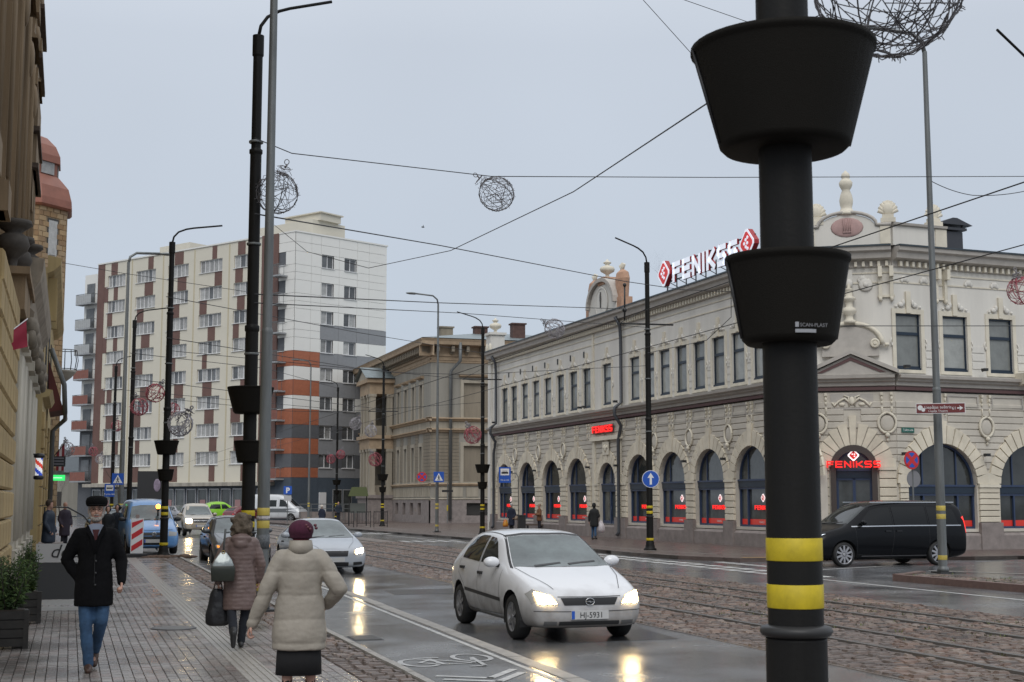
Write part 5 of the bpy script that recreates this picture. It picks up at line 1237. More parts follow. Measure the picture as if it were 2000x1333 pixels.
cable([wp(218,760,86), wp(657,800,122)], .02, 'faint cable crossing the lower floors of the tower block')
cable([wp(100,510,60), wp(240,534,62), wp(480,570,64)], .015, 'thin cable from the brick tower to the left')
cable([wp(1600,637,30), wp(2000,637,34)], .012, 'level cable above the corner windows')
cable([wp(1600,92,20), wp(1250,-30,20)], .006, 'fine wire high in the sky above the near planter'); cable([wp(1400,160,26), wp(1256,0,26)], .008, 'second fine wire high in the sky')
cable([wp(1820,355,33.5), wp(1900,382,34), wp(2010,372,35)], .012, 'faint slack cable right of the tall island pole', sag=.05)
for X, lb in ((10.25, 'near track'), (12.75, 'far track')):
    cable([(X,8,5.35), (X,30,5.3), (X,60,5.3), (X,100,5.3), (X,150,5.3)], .011, 'tram contact wire over the '+lb)
    for y in (18, 26, 36, 46, 58): pass
cable([(19.77,45.91,6.6), (12.75,45,6.0), (10.25,45,6.0), (2.9,46,6.6)], .012, 'cross span cable at the arrow sign post'); cable([(20.55,69.66,6.9), (12.75,69,6.2), (10.25,69,6.2), (2.5,66,6.6)], .014, 'cross span cable at the shop corner post')
cable([wp(1428,560,40), wp(1428,620,40), wp(1380,665,42), wp(1265,690,49.7)], .013, 'kinked stay wire with insulators near the shop cornice')
b = MB(); b.tube([wp(1220,557,47.5), wp(1220,626,47.5)], .03, 6); b.ball(wp(1220,557,47.5), .07, 8, 5); b.ball(wp(1220,606,47.5), .09, 8, 5); b.build('insulator', BLKM, label='black hanging insulator rod in front of the clock gable', cat='insulator')
# wire baubles
def bauble(p, r, m, label, seed, tilt=(0, 0), tr=.006, n=60, grp='wire frame baubles'):
    rnd = random.Random(seed); t = thing('wire_bauble', label, 'hanging ornament', T(*p) @ Matrix.Rotation(tilt[0], 4, 'Y') @ Matrix.Rotation(tilt[1], 4, 'X'), grp)
    b = MB()
    for k in range(n):
        u = Vector((rnd.gauss(0,1), rnd.gauss(0,1), rnd.gauss(0,1))).normalized(); v = u.cross(Vector((rnd.gauss(0,1), rnd.gauss(0,1), rnd.gauss(0,1)))).normalized()
        a0 = rnd.uniform(0, 6.28); L = rnd.uniform(.5, 2.2); c = rnd.uniform(-.45, .45); s = math.sqrt(1-c*c); w_ = u.cross(v)
        pts = []
        for j in range(7):
            a = a0+L*j/6; jt = r*(1+rnd.uniform(-.04,.03)); pts.append((u*c+(v*math.cos(a)+w_*math.sin(a))*s)*jt)
        b.tube(pts, tr, 3, cap=False)
        q = pts[3]; b.tube([q, q*1.07+Vector((rnd.uniform(-.03,.03),)*3)], tr*.8, 3, cap=False)
    for k in range(5):
        a = 2*PI*k/5
        b.tube([(r*math.sin(PI*j/10)*math.cos(a), r*math.sin(PI*j/10)*math.sin(a), r*math.cos(PI*j/10)) for j in range(11)], tr*1.3, 4, cap=False)
    b.build('wire_ball', m, t)
    c_ = MB(); 
    for k in range(26):
        a = rnd.uniform(0, 6.28); z = rnd.uniform(.95, 1.28)*r; q = Vector((.26*r*math.cos(a), .26*r*math.sin(a), z)); c_.tube([q, q+Vector((rnd.uniform(-.14,.14), rnd.uniform(-.14,.14), rnd.uniform(-.12,.12)))*r*1.6], tr, 3, cap=False)
    for z in (.98, 1.3): c_.tube([(.27*r*math.cos(2*PI*j/12), .27*r*math.sin(2*PI*j/12), z*r) for j in range(13)], tr*1.4, 4, cap=False)
    c_.tube([(0,0,1.28*r),(.02,0,1.5*r)], tr*3, 4); c_.tube([(.11*r*math.cos(2*PI*j/12), 0, 1.6*r+.13*r*math.sin(2*PI*j/12)) for j in range(13)], tr*1.5, 4, cap=False)
    c_.build('bauble_cap', mat('silver_tinsel', (.20,.19,.20), .5), t); return t
SIL = mat('silver_wire', (.15,.14,.145), .45, .5); SIL2 = mat('pale_wire', (.36,.34,.36), .5); REDW = mat('red_wire', (.36,.09,.11), .5); NEARW = mat('near_wire', (.09,.085,.09), .5)
bauble(wp(1735,-32,6.8), .36, NEARW, 'large dark wire bauble cut off by the top edge beside the near post', 1, (.3, 0), .0034, 130)
bauble(wp(541,377,23.8), .36, SIL, 'silver wire bauble hanging between the left post and thin pole', 2, (.28, 0), .005, 80)
bauble(wp(970,379,27), .345, SIL, 'silver wire bauble tipped sideways on the high span cable', 3, (-.9, 0), .005, 80)
bauble(wp(1083,643,50), .36, SIL2, 'pale wire bauble in front of the shop roof edge', 4, (-1, 0), .008, 70)
bauble(wp(1995,568,40), .40, REDW, 'red wire bauble at the right edge before the side wing', 5, (-.3, 0), .01, 60)
for k, (px, py, r_, c_, lb) in enumerate([(272,795,17,1,'red wire bauble left of the planter post, nearer the thin pole'),(303,768,18,1,'red wire bauble touching the planter post, higher of the pair'),(338,800,13,1,'small pink red bauble just right of the planter post'),(352,828,24,0,'large pale wire bauble right of the planter post'),
    (923,850,17,1,'red wire bauble beside the far shop corner post'),(936,890,8,0,'small pale bauble above the planters of the shop corner post'),(733,898,13,1,'red wire bauble before the classical house porch'),(665,888,9,1,'small red bauble right of the distant post at the slate wall'),(646,897,9,1,'small red bauble left of the distant post at the slate wall'),
    (694,828,12,0,'pale wire bauble left of the classical house'),(724,842,12,0,'pale wire bauble on the classical house porch'),(182,882,9,1,'small red bauble by the brown corner of the tower block'),(195,897,9,0,'small pale bauble by the brown corner of the tower block'),(228,832,11,1,'faint pink bauble left of the thin pole'),(131,878,14,0,'white wire bauble over the left pavement')]):
    bauble(wp(px, py, .36*2700/r_), .36, REDW if c_ else SIL2, lb, 20+k, (random.uniform(-.6,.6), 0), .012, 46)
# road signs
def disc(b, r, y0, y1, cz=0, cx=0, n=28): b.prism([(cx+r*math.cos(2*PI*j/n), cz+r*math.sin(2*PI*j/n)) for j in range(n)], y0, y1)
def facing(p): return rotz(-math.atan2(p.x, p.y))
def sign(name, label, p, cat='road sign', rz=0): return thing(name, label, cat, T(*p) @ facing(p) @ rotz(rz))
p = Vector((19.77,45.91,0)); q_ = wp(1271, 936, 49.4)
s = sign('one_way_sign', 'round blue sign with a white upward arrow on the dark post', q_)
b = MB(); disc(b, .31, -.02, 0); b.build('white_rim', WHITE, s); b = MB(); disc(b, .29, -.026, -.021); b.build('blue_face', BLUE, s)
b = MB(); b.prism([(-.04,-.2),(.04,-.2),(.04,.05),(.12,.03),(0,.22),(-.12,.03),(-.04,.05)], -.031, -.027); b.build('arrow', WHITE, s)
def nostop(name, label, p, r, rz=0):
    s = sign(name, label, p, rz=rz); b = MB(); disc(b, r, -.02, 0); b.build('red_rim', RED, s); b = MB(); disc(b, r*.8, -.026, -.021); b.build('blue_face', BLUE, s)
    b = MB()
    for a in (PI/4, -PI/4): b.M = Matrix.Rotation(a, 4, 'Y'); b.box(-r*.82, r*.82, -.031+(.001 if a > 0 else 0), -.027, -.06*r/.3, .06*r/.3)
    b.build('red_cross', RED, s); return s
s = nostop('no_stopping_sign', 'round no stopping sign on the tall grey post beside the corner window', wp(1780,899,46), .31, .7)
MB().lathe([(.03,-4),(.03,.3)], 8, .08, .06).build('sign_post', GALV, s)
b = MB(); disc(b, .28, .05, .07, -.62, .12); b.build('round_back_plate', mat('sign_back', (.2,.2,.21), .5), s)
s = nostop('no_stopping_sign', 'small no stopping sign on a bracket before the classical house', wp(824,932,77), .28); MB().box(.1,.8,.0,.03,-.02,.02).build('bracket', GALV, s)
def crossing(label, p, w_):
    s = sign('crossing_sign', label, p); MB().box(-w_/2,w_/2,-.02,0,-w_/2,w_/2).build('blue_plate', BLUE, s)
    MB().prism([(-w_*.4,-w_*.36),(w_*.4,-w_*.36),(0,w_*.38)], -.026, -.021).build('white_triangle', WHITE, s)
    b = MB(); b.ball((0,-.03,w_*.12), (w_*.05,.003,w_*.05), 8, 5); b.tube([(0,-.03,w_*.08),(0,-.03,-w_*.1)], w_*.04, 4); b.tube([(0,-.03,-w_*.1),(w_*.12,-.03,-w_*.3)], w_*.03, 4); b.tube([(0,-.03,-w_*.1),(-w_*.1,-.03,-w_*.3)], w_*.03, 4); b.tube([(-w_*.12,-.03,-w_*.02),(w_*.12,-.03,0)], w_*.025, 4); b.build('walking_figure', BLKM, s); return s
crossing('blue crossing sign on the thin light pole before the classical house', wp(857,932,77.6), .58); s = crossing('blue crossing sign on the left behind the bus stop sign', wp(230,936,61), .5)
def bus(label, p, w_, h_, name_, arm):
    s = sign('tram_stop_sign', label, p); MB().box(-w_/2,w_/2,-.02,0,-h_/2,h_/2).build('blue_plate', BLUE, s); MB().box(-w_*.36,w_*.36,-.026,-.021,-.02,h_*.4).build('white_panel', WHITE, s)
    b = MB(); b.prism([(-w_*.28,.06),(w_*.28,.06),(w_*.28,.14),(w_*.2,h_*.2),(-w_*.2,h_*.2),(-w_*.28,.14)], -.03, -.027); b.box(-w_*.2,w_*.2,-.03,-.027,h_*.24,h_*.26); b.build('tram_symbol', BLKM, s)
    text('stop_name', name_, .11, WHITE, s, T(0, -.022, -h_*.36))
    b = MB(); b.tube(arm, .03, 6); b.build('sign_post', GALV, s); return s
bus('blue stop sign on a bent grey post in front of the shop', wp(986,928,74), .64, .84, 'Kuršu iela', [(.3,.02,.1),(.6,.02,.08),(.72,.02,-.1),(.74,.02,-3.15)])
bus('blue stop sign standing on the left pavement behind the man', wp(214,958,60), .42, .56, 'Kuršu iela', [(.0,.02,.1),(0,.02,-2.2)])
s = sign('parking_sign', 'blue parking sign above the white delivery van', wp(562,958,112)); MB().box(-.33,.33,-.02,0,-.33,.33).build('blue_plate', BLUE, s); text('letter_p', 'P', .6, WHITE, s, T(0,-.024,-.21), bold=.02); MB().lathe([(.035,-2.6),(.035,.3)], 8, 0, .05).build('sign_post', GALV, s); MB().box(-.3,.3,-.02,0,-.85,-.42).build('sub_plate', mat('grey_plate', (.45,.45,.45), .5), s)
P2_ = Vector((20.18,29.07,0)); q_ = wp(1837,798,33.3)
s = sign('direction_sign', 'brown tourist direction sign with white arrow on the island pole', q_)
MB().box(-.57,.57,-.02,0,-.125,.125).build('white_border', WHITE, s); MB().box(-.555,.555,-.025,-.021,-.11,.11).build('brown_plate', mat('brown_sign', (.16,.03,.03), .5), s)
text('place_name', 'Liepājas teātris', .1, WHITE, s, T(-.06,-.027,-.005)); text('place_name_english', 'Liepāja Theatre', .07, WHITE, s, T(-.06,-.027,-.085)); text('number', '61', .1, WHITE, s, T(.31,-.027,-.035))
MB().prism([(.38,-.015),(.45,-.015),(.43,-.06),(.52,.0),(.43,.06),(.45,.015),(.38,.015)], -.029, -.026).build('arrow', WHITE, s); b = MB(); disc(b, .06, -.029, -.026, .02, -.47); disc(b, .045, -.029, -.026, -.03, -.4); b.build('symbol', WHITE, s)
s = thing('street_name_plate', 'small green street name plate on the corner of the shop', 'street sign', FR @ T(.45, -.06, 4.25)); MB().box(-.27,.27,-.02,0,-.09,.09).build('green_plate', mat('green_plate', (.02,.12,.09), .4), s); text('street_name', 'Teātra iela', .1, WHITE, s, T(0,-.022,-.03))
s = sign('small_plate_post', 'thin post with a small dark plate at the corner of the classical house', wp(874,960,100), 'sign post'); MB().box(-.4,.4,-.02,0,-.06,.1).build('plate', BLKM, s); MB().lathe([(.03,-2.3),(.03,.6)], 8, 0, .04).build('post', GALV, s); MB().lathe([(.05,-1.4),(.05,-1.0)], 8, 0, .04).build('yellow_band', YEL, s)
# roadworks board
p = Vector((2.05,45.3,0)); s = thing('hazard_board', 'red and white striped hazard board standing before the blue van', 'hazard board', T(2.05,44.9,0) @ facing(p) @ rotz(.1))
b = MB(); b.box(-.19,.19,-.02,.02,.12,1.2); b.mi = 1
for k in range(3):
    z = .2+k*.36; b.prism([(-.165,max(z-.02,.15)),(.165,z+.19),(.165,min(z+.36,1.17)),(-.165,z+.15)], -.026, -.021)
b.build('striped_board', [WHITE, RED], s); MB().box(-.3,.3,-.22,.22,0,.1).build('rubber_foot', BLKM, s); b = MB(); disc(b, .06, -.03, .03, 1.26); b.build('warning_lamp', mat('dull_lamp', (.3,.22,.2), .4), s)
b = MB()
for k in range(12): a = random.uniform(0,6.3); b.ball((random.uniform(-.5,1.3), random.uniform(-.35,.35), .0), (random.uniform(.1,.25), random.uniform(.1,.2), random.uniform(.03,.1)), 7, 5)
b.build('dirt_heap', mat('brown_earth', (.13,.085,.06), .9, var=.4, vscale=8, bump=.6), None, T(2.4,44.6,0), kind='stuff')
# bins, bench, stone tubs at the stop
s = thing('bench', 'low dark bench at the stop in front of the shop windows', 'bench', T(24.4,72.2,0) @ facing(Vector((24,72,0)))); MB().box(-.6,.6,-.2,.2,.42,.5).build('seat', mat('brown_slats', (.12,.09,.07), .5), s)
for x in (-.5,.5): MB().box(x-.06,x+.06,-.18,.18,0,.42).build('leg', BLKM, s)
s = thing('litter_bin', 'tall black litter bin beside the bench at the stop', 'bin', T(23.4,71.8,0) @ facing(Vector((24,72,0)))); MB().box(-.22,.22,-.2,.2,0,.95).build('bin_body', BLKM, s); MB().box(-.25,.25,-.23,.23,.95,1.0).build('lid', IRON, s)
for k, x in enumerate((.8, 1.7)): s = thing('stone_tub', ['square dark tub right of the bench at the stop', 'second square dark tub nearer the entrance door'][k], 'planter tub', T(24.4+x,71.6-x*.3,0) @ facing(Vector((24,72,0)))); MB().box(-.3,.3,-.25,.25,0,.48).build('tub', PLINTH, s); MB().box(-.33,.33,-.28,.28,.48,.55).build('tub_rim', BLKM, s)
# railing in front of the porch, shelter, ramp rail
s = thing('railing', 'black metal railing on the far pavement before the classical house', 'railing', T(*gp(711, 93)) @ facing(gp(711, 93)) @ rotz(.35))
for x in (-1.2,0,1.2): 
    MB().box(x-.5,x+.5,-.02,.02,1.0,1.05).box(x-.5,x+.5,-.02,.02,.25,.29).box(x-.5,x-.46,-.02,.02,0,1.1).box(x+.46,x+.5,-.02,.02,0,1.1).build('rail_frame', BLKM, s)
    for q in range(4): MB().box(x-.35+q*.22,x-.33+q*.22,-.01,.01,.29,1.0).build('bar', BLKM, s)
s = thing('notice_shelter', 'small green roofed notice shelter left of the porch', 'shelter', T(*gp(699, 99)) @ facing(gp(699, 99)))
MB().prism([(-.7,2.1),(.75,2.1),(.6,2.75),(-.45,2.75)], -.5, .5).build('roof', mat('mossy_roof', (.10,.12,.05), .8), s)
for x in (-.62,.62): MB().box(x-.04,x+.04,-.04,.04,0,2.1).build('leg', BLKM, s)
MB().box(-.55,.55,-.03,.03,.9,1.6).build('notice_panel', mat('notice_dark', (.1,.11,.1), .5), s)
s = thing('ramp_railing', 'long grey handrail running along the slate blue wall', 'railing', T(*gp(650, 126)) @ facing(gp(650,126)) @ rotz(.15))
MB().box(-3,2.4,-.03,.03,1.45,1.52).box(-3,2.4,-.03,.03,1.05,1.1).build('handrail', GALV, s); MB().box(-3,2.6,.1,.5,0,.8).build('low_wall', PLINTH, s)
for q in range(6): MB().box(-3+q,-2.94+q,-.03,.03,0,1.5).build('upright', GALV, s)
# pavement board, conifers in tubs
pa_ = gp(143, 22.3)
s = thing('pavement_board', 'standing black pavement board with a white header lettered dou behind the walking man', 'signboard', T(pa_.x, pa_.y, 0) @ facing(pa_))
MB().box(-.52,.42,-.03,.0,.17,.75).build('black_panel', mat('chalk_black', (.045,.047,.05), .7), s); MB().box(-.54,.44,-.035,.005,.755,1.05).build('white_header', mat('grey_white_board', (.42,.42,.42), .6), s)
MB().box(-.52,-.46,.0,.3,0,.8).box(.36,.42,.0,.3,0,.8).build('side_frame', BLKM, s); MB().box(-.52,.42,-.1,.1,.0,.05).box(-.54,.44,-.03,.01,.08,.16).box(-.5,-.42,-.05,.05,.03,.12).box(.32,.4,-.05,.05,.03,.12).build('white_foot', mat('dirty_white', (.45,.45,.44), .6), s)
text('lettering', 'dou', .3, BLKM, s, T(-.1,-.04,.83), shear=.3)
GR = [tone(mat('conifer_green', (.035,.07,.022), .7), .2)]
GRI = islandtone(mat('conifer_leaf', (.04,.075,.02), .65), (.018,.042,.012), (.045,.08,.022), (.10,.15,.04), .3)
def conifer(pos, w_, d_, bh, top, label, seed):
    rnd = random.Random(seed); t = thing('potted_conifer', label, 'potted plant', T(pos.x, pos.y, 0), 'conifers in black tubs')
    b = MB(); 
    for q in range(4): b.box(-w_/2, w_/2, -d_/2, -d_/2+.03, .03+q*bh/4, .03+(q+1)*bh/4-.012)
    b.box(-w_/2+.015,w_/2-.015,-d_/2+.03,d_/2,.03,bh+.01); b.box(w_/2-.05,w_/2+.01,-d_/2-.01,-d_/2+.05,0,bh+.03); b.box(-w_/2-.01,-w_/2+.05,-d_/2-.01,-d_/2+.05,0,bh+.03)
    b.build('tub', mat('black_wood', (.022,.02,.018), .6, var=.4, vscale=8), t)
    MB().box(-w_/2+.05,w_/2-.05,-d_/2+.05,d_/2-.05,bh,bh+.025).build('soil', mat('soil', (.03,.022,.016), .9), t)
    st2 = MB(); fo = MB()
    for k in range(34):
        a = rnd.uniform(0,6.28); q = rnd.uniform(0,1); L = (top-bh)*rnd.uniform(.55,1.0)*(1-.25*q); dx, dy = math.cos(a)*w_*.62*q, math.sin(a)*d_*.6*q
        P = [Vector((dx*.2,dy*.2,bh)), Vector((dx*.6,dy*.6,bh+L*.4)), Vector((dx*.95,dy*.95,bh+L))]
        st2.tube(P, [.008,.006,.002], 3, cap=False)
        for j in range(105):
            u = rnd.uniform(.12,1); p = (P[0].lerp(P[1], u*2) if u < .5 else P[1].lerp(P[2], u*2-1))
            dd = Vector((rnd.gauss(0,1), rnd.gauss(0,1), rnd.gauss(.5,.8))).normalized(); s_ = rnd.uniform(.035,.085)*(1.15-u*.5); e = dd.cross(Vector((rnd.gauss(0,1),rnd.gauss(0,1),rnd.gauss(0,1)))).normalized()*s_*.22
            p = p+dd*s_*.4; fo.add([p-e*.5, p+e*.4+dd*s_*.45, p+dd*s_*1.2, p-e+dd*s_*.5], [(0,1,2,3)])
    st2.build('stem', BARK, t); fo.build('foliage', GRI, t)
conifer(gp(22, 16.6), .5, .5, .42, 1.2, 'bushy conifer in the nearer black tub at the left edge', 31)
conifer(gp(62, 19.9), .36, .36, .42, 1.25, 'smaller conifer in the black tub beside the pavement board', 32)
s = thing('curved_rail', 'thin black curved railing beside the shop steps on the left', 'railing', T(*gp(112, 41)))
MB().tube([(-.35,0,.0),(-.35,0,1.55),(.3,0,1.55),(.75,.1,1.3),(1.1,.2,.9),(1.15,.2,.0)], .025, 6).build('rail', BLKM, s); MB().box(-.5,.2,-.1,1.5,0,.5).build('step_block', PLINTH, s)
birds = thing('bird', 'tiny bird flying in the sky right of the tower block', 'bird', T(*wp(826,444,80))); MB().ball((0,0,0),(.1,.04,.04),8,5).build('body', BLKM, birds); MB().add([(-.02,0,0),(.04,0,0),(.03,.25,.08),(-.03,-.25,.1)],[(0,1,2),(0,1,3)]).build('wing', BLKM, birds)
# ---------------------------------------------------------------- vehicles
def evald(me, mods):
    o = bpy.data.objects.new('tmp', me); COL.objects.link(o)
    for t_, kw in mods:
        m = o.modifiers.new('m', t_)
        for k, v in kw.items(): setattr(m, k, v)
    bpy.context.view_layer.update()
    r = bpy.data.meshes.new_from_object(o.evaluated_get(bpy.context.evaluated_depsgraph_get())); bpy.data.objects.remove(o); return r
TYRE = mat('tyre_rubber', (.018,.018,.018), .7); CHROME = mat('chrome', (.55,.56,.58), .2, .9); CGLASS = mat('car_glass', (.02,.025,.025), .04, spec=.45, var=.5, vscale=1.6)
CG2 = mat('pale_windscreen', (.10,.125,.125), .07, spec=.9, var=.55, vscale=1.5); TRIM = mat('black_trim', (.02,.02,.021), .5); LENS = mat('lamp_lens', (.35,.35,.34), .15, spec=.8)
HEAD = mat('lit_headlamp', (1,.9,.7), .3, emit=(1,.70,.32), es=75); AMB = mat('amber_lamp', (.7,.25,.05), .3, emit=(1,.35,.05), es=1.2); TAIL = mat('lit_tail_lamp', (.7,.02,.02), .3, emit=(1,.03,.02), es=2.2)
PLATE = mat('number_plate', (.5,.5,.49), .4); RIM = mat('alloy_rim', (.30,.30,.31), .35, .6, var=.3); DIRT = mat('grey_dirty_rim', (.12,.115,.11), .6)
def make_body(st, subs=2):
    rings = []
    for y, zb, zl, zt, wb, wl, wt in st:
        h = [(0,zb),(wb*.85,zb),(wb,zb+(zl-zb)*.12),(max(wb,wl)+.015,zb+(zl-zb)*.55),(wl,zl),(wt+(wl-wt)*.08,zt-(zt-zl)*.12),(wt*.86,zt-.004),(0,zt+.025)]
        rings.append([(x, y, z) for x, z in h]+[(-x, y, z) for x, z in h[-2:0:-1]])
    b = MB(); b.loft(rings); return evald(b.mesh('body', MATS['tyre_rubber']), [('SUBSURF', dict(levels=subs, render_levels=subs))])
def make_vehicle(name, label, M, sp, group=None):
    t = thing(name, label, sp.get('cat', 'car'), M, group)
    paint = sp['paint']; L = sp['st'][-1][0]; me = make_body(sp['st'], sp.get('subs', 3)); W = max(max(s[4], s[5]) for s in sp['st'])
    bm = bmesh.new(); bm.from_mesh(me); bm.normal_update(); bvh = BVHTree.FromBMesh(bm)
    r = sp['r']; ra = r+.06
    kill = []; 
    for f in bm.faces:
        c = f.calc_center_median()
        for yw in sp['wheels']:
            if abs(c.x) > W*.5 and (c.y-yw)**2+(c.z-r)**2 < ra*ra: kill.append(f); break
    bv = {v for f in kill for v in f.verts}; bmesh.ops.delete(bm, geom=kill, context='FACES')
    for v in bv:
        if v.is_valid and v.link_faces:
            for yw in sp['wheels']:
                d = Vector((v.co.y-yw, v.co.z-r))
                if d.length < ra*1.3 and abs(v.co.x) > W*.5:
                    d = d.normalized()*ra; v.co.y = yw+d.x; v.co.z = r+d.y
    bm.faces.ensure_lookup_table()
    for f in bm.faces:
        f.smooth = True; f.material_index = 1 if f.calc_center_median().z < sp.get('sill', .22) else 0
    bm.to_mesh(me); bm.free(); me.materials.clear(); me.materials.append(paint); me.materials.append(TRIM)
    body = link('body', me, t)
    li = MB()
    for yw in sp['wheels']:
        for s in (-1, 1):
            n = 14; xs = (s*(W-.03), s*(W-.30)); vs = [(x, yw+ra*math.cos(PI*j/n*1.2-.3), r+ra*math.sin(PI*j/n*1.2-.3)) for x in xs for j in range(n+1)]
            li.add(vs, [(j, j+1, j+n+2, j+n+1) for j in range(n)]+[list(range(n+1, 2*n+2))])
    li.build('wheel_arch', TRIM, t)
    rim = sp.get('rim', RIM)
    q1 = sp.get('rr', .66)
    tb = MB(); tb.M = Matrix.Rotation(PI/2, 4, 'Y'); tb.lathe([(r*q1,-.1),(r*.9,-.105),(r,-.07),(r,.07),(r*.9,.105),(r*q1,.1)], 26, cap=False); tym = tb.mesh('tyre', TYRE)
    rb = MB(); rb.M = Matrix.Rotation(PI/2, 4, 'Y'); rb.lathe([(r*(q1+.02),.06),(r*(q1+.02),.1),(r*(q1-.03),.095),(r*(q1-.06),.04)], 26, cap=False); rb.lathe([(r*.14,.02),(r*.14,.09),(r*.1,.1)], 10)
    rb.mi = 1; rb.lathe([(r*q1,-.02),(r*q1,-.015)], 20); rb.mi = 0
    for q in range(sp.get('spokes', 6)):
        rb.M = Matrix.Rotation(2*PI*q/sp.get('spokes', 6), 4, 'X') @ Matrix.Identity(4); rb.box(.055,.088,-.028,.028,r*.08,r*(q1-.02))
    rimm = rb.mesh('rim', [rim, TRIM])
    for yw in sp['wheels']:
        for s in (-1, 1):
            wq = link('wheel', tym, t, T(s*(W-.125), yw, r)); link('rim', rimm, wq, Matrix.Identity(4) if s > 0 else rotz(PI))
    def cast(p, ax, s=1):
        if ax == 'side': o, d = Vector((s*3, p[0], p[1])), Vector((-s, 0, 0))
        elif ax == 'front': o, d = Vector((p[0], -3, p[1])), Vector((0, 1, 0))
        elif ax == 'rear': o, d = Vector((p[0], L+3, p[1])), Vector((0, -1, 0))
        else: o, d = Vector((p[0], p[1], 4)), Vector((0, 0, -1))
        h = bvh.ray_cast(o, d)
        return (h[0], h[1]) if h[0] else (None, None)
    def patch(n, pts, ax, m, off=.005, s=1, par=None, cuts=3, smooth=True):
        b = bmesh.new(); vs = [b.verts.new((p[0], p[1], 0)) for p in pts]; b.faces.new(vs)
        bmesh.ops.triangulate(b, faces=b.faces[:]); bmesh.ops.subdivide_edges(b, edges=b.edges[:], cuts=cuts, use_grid_fill=True)
        last = None
        for v in b.verts:
            h, nn = cast((v.co.x, v.co.y), ax, s)
            if h is None: b.verts.ensure_lookup_table(); h = last or Vector((0,0,.5)); nn = Vector((0,0,0))
            if nn.dot(Vector({'side': (s,0,0), 'front': (0,-1,0), 'rear': (0,1,0), 'top': (0,0,1)}[ax])) < 0: nn = -nn
            last = h; v.co = h+nn*off
        e = bpy.data.meshes.new(n); bmesh.ops.recalc_face_normals(b, faces=b.faces); b.to_mesh(e); b.free(); e.materials.append(m)
        for f in e.polygons: f.use_smooth = smooth
        return link(n, e, par or t)
    def seam(pts, ax, m=TRIM, w_=.008, s=1, off=.003, n='panel_gap'):
        V = []
        P = [Vector(pts[0])]
        for a, c in zip(pts[:-1], pts[1:]):
            a, c = Vector(a), Vector(c); k = max(2, int((c-a).length/.06))
            P += [a.lerp(c, j/k) for j in range(1, k+1)]
        for i, p in enumerate(P):
            d = (P[min(i+1, len(P)-1)]-P[max(i-1, 0)]).normalized(); nn = Vector((-d.y, d.x))*w_/2
            for q in (p-nn, p+nn):
                h, no = cast(q, ax, s)
                if h is None: h, no = (V[-1] if V else Vector((0,0,.5))), Vector((0,0,0))
                sg_ = Vector({'side': (s,0,0), 'front': (0,-1,0), 'rear': (0,1,0), 'top': (0,0,1)}[ax])
                V.append(h+(no if no.dot(sg_) > 0 else -no)*off)
        b = MB(); b.add(V, [(2*i, 2*i+1, 2*i+3, 2*i+2) for i in range(len(P)-1)]); return b.build(n, m, t)
    bx_ = lambda pts: [(-x, z) for x, z in pts[::-1]]
    if 'wind' in sp: patch('windscreen', sp['wind'], 'front', sp.get('gl', CGLASS), .006, cuts=5)
    if 'wind' in sp: 
        for a, c in (((-.42,sp['wz']+.0),(-.02,sp['wz']+.035)), ((.08,sp['wz']+.02),(.52,sp['wz']+.05))): seam([a, c], 'front', TRIM, .018, off=.014, n='wiper')
    if 'rearw' in sp: patch('rear_window', sp['rearw'], 'rear', CGLASS, .006)
    for s in (-1, 1):
        for w_ in sp['sides']: patch('side_window', w_, 'side', sp.get('gs', CGLASS), .006, s)
        for q in sp.get('seams', []): seam(q, 'side', s=s)
        for y, z in sp.get('handles', []):
            h, no = cast((y, z), 'side', s); MB().box(-.02, .02, -.09, .09, -.02, .02).build('door_handle', sp.get('handm', TRIM), t, T(*(h+Vector((s*.012,0,0)))))
        for q in sp.get('strips', []): seam(q[0], 'side', q[1], q[2], s, .008, 'side_strip')
        if 'mirror' in sp:
            y, z = sp['mirror']; h, no = cast((y, z-.02), 'side', s); c_ = h+Vector((s*.11, -.02, .06))
            mb = MB(); mb.ball(c_, (.12,.075,.075), 12, 8); mr_ = mb.build('mirror', sp.get('mirm', paint), t); MB().tube([h+Vector((-s*.02,0,.0)), c_+Vector((-s*.04,0,-.03))], .03, 6).build('mirror_arm', TRIM, mr_)
    for n, pts, m, ax in sp.get('patches', []):
        patch(n, pts, ax, m, .007 if m not in (HEAD, AMB) else .012)
    for n, pts, m, ax in sp.get('pairs', []):
        of = .015 if n in ('headlamp', 'tail_lamp') else .007; patch(n, pts, ax, m, of); patch(n, bx_(pts), ax, m, of)
    for n, pts, m, wd, ax in sp.get('lines', []): seam(pts, ax, m, wd, n=n, off=.006)
    if 'plate' in sp:
        x, z, txt = sp['plate']; h, no = cast((x, z), 'front'); y = h.y-.012
        pl = MB().box(-.26,.26,-.01,.02,-.056,.056).build('number_plate', PLATE, t, T(x, y, z)); MB().box(-.257,-.215,-.013,-.0105,-.052,.052).build('blue_strip', BLUE, pl)
        if txt: text('plate_text', txt, .105, mat('plate_black', (.03,.03,.03), .5), pl, T(.02,-.012,-.037), sx=.95)
    bm = None; return t, cast
def side_win(*p): return list(p)
AST = [(0,.30,.50,.56,.50,.56,.48),(.04,.21,.55,.63,.66,.70,.60),(.16,.18,.61,.72,.76,.79,.68),(.55,.17,.70,.84,.79,.83,.72),(1.08,.17,.82,.955,.80,.845,.74),(1.22,.17,.85,1.02,.80,.85,.70),(1.85,.17,.89,1.36,.80,.85,.615),(2.0,.17,.90,1.40,.80,.85,.615),(2.6,.17,.91,1.435,.80,.85,.62),(3.25,.17,.93,1.40,.80,.84,.61),(3.7,.19,.95,1.26,.79,.83,.60),(3.98,.24,.93,1.04,.77,.80,.62),(4.05,.30,.80,.88,.72,.74,.58),(4.11,.36,.62,.70,.6,.62,.5)]
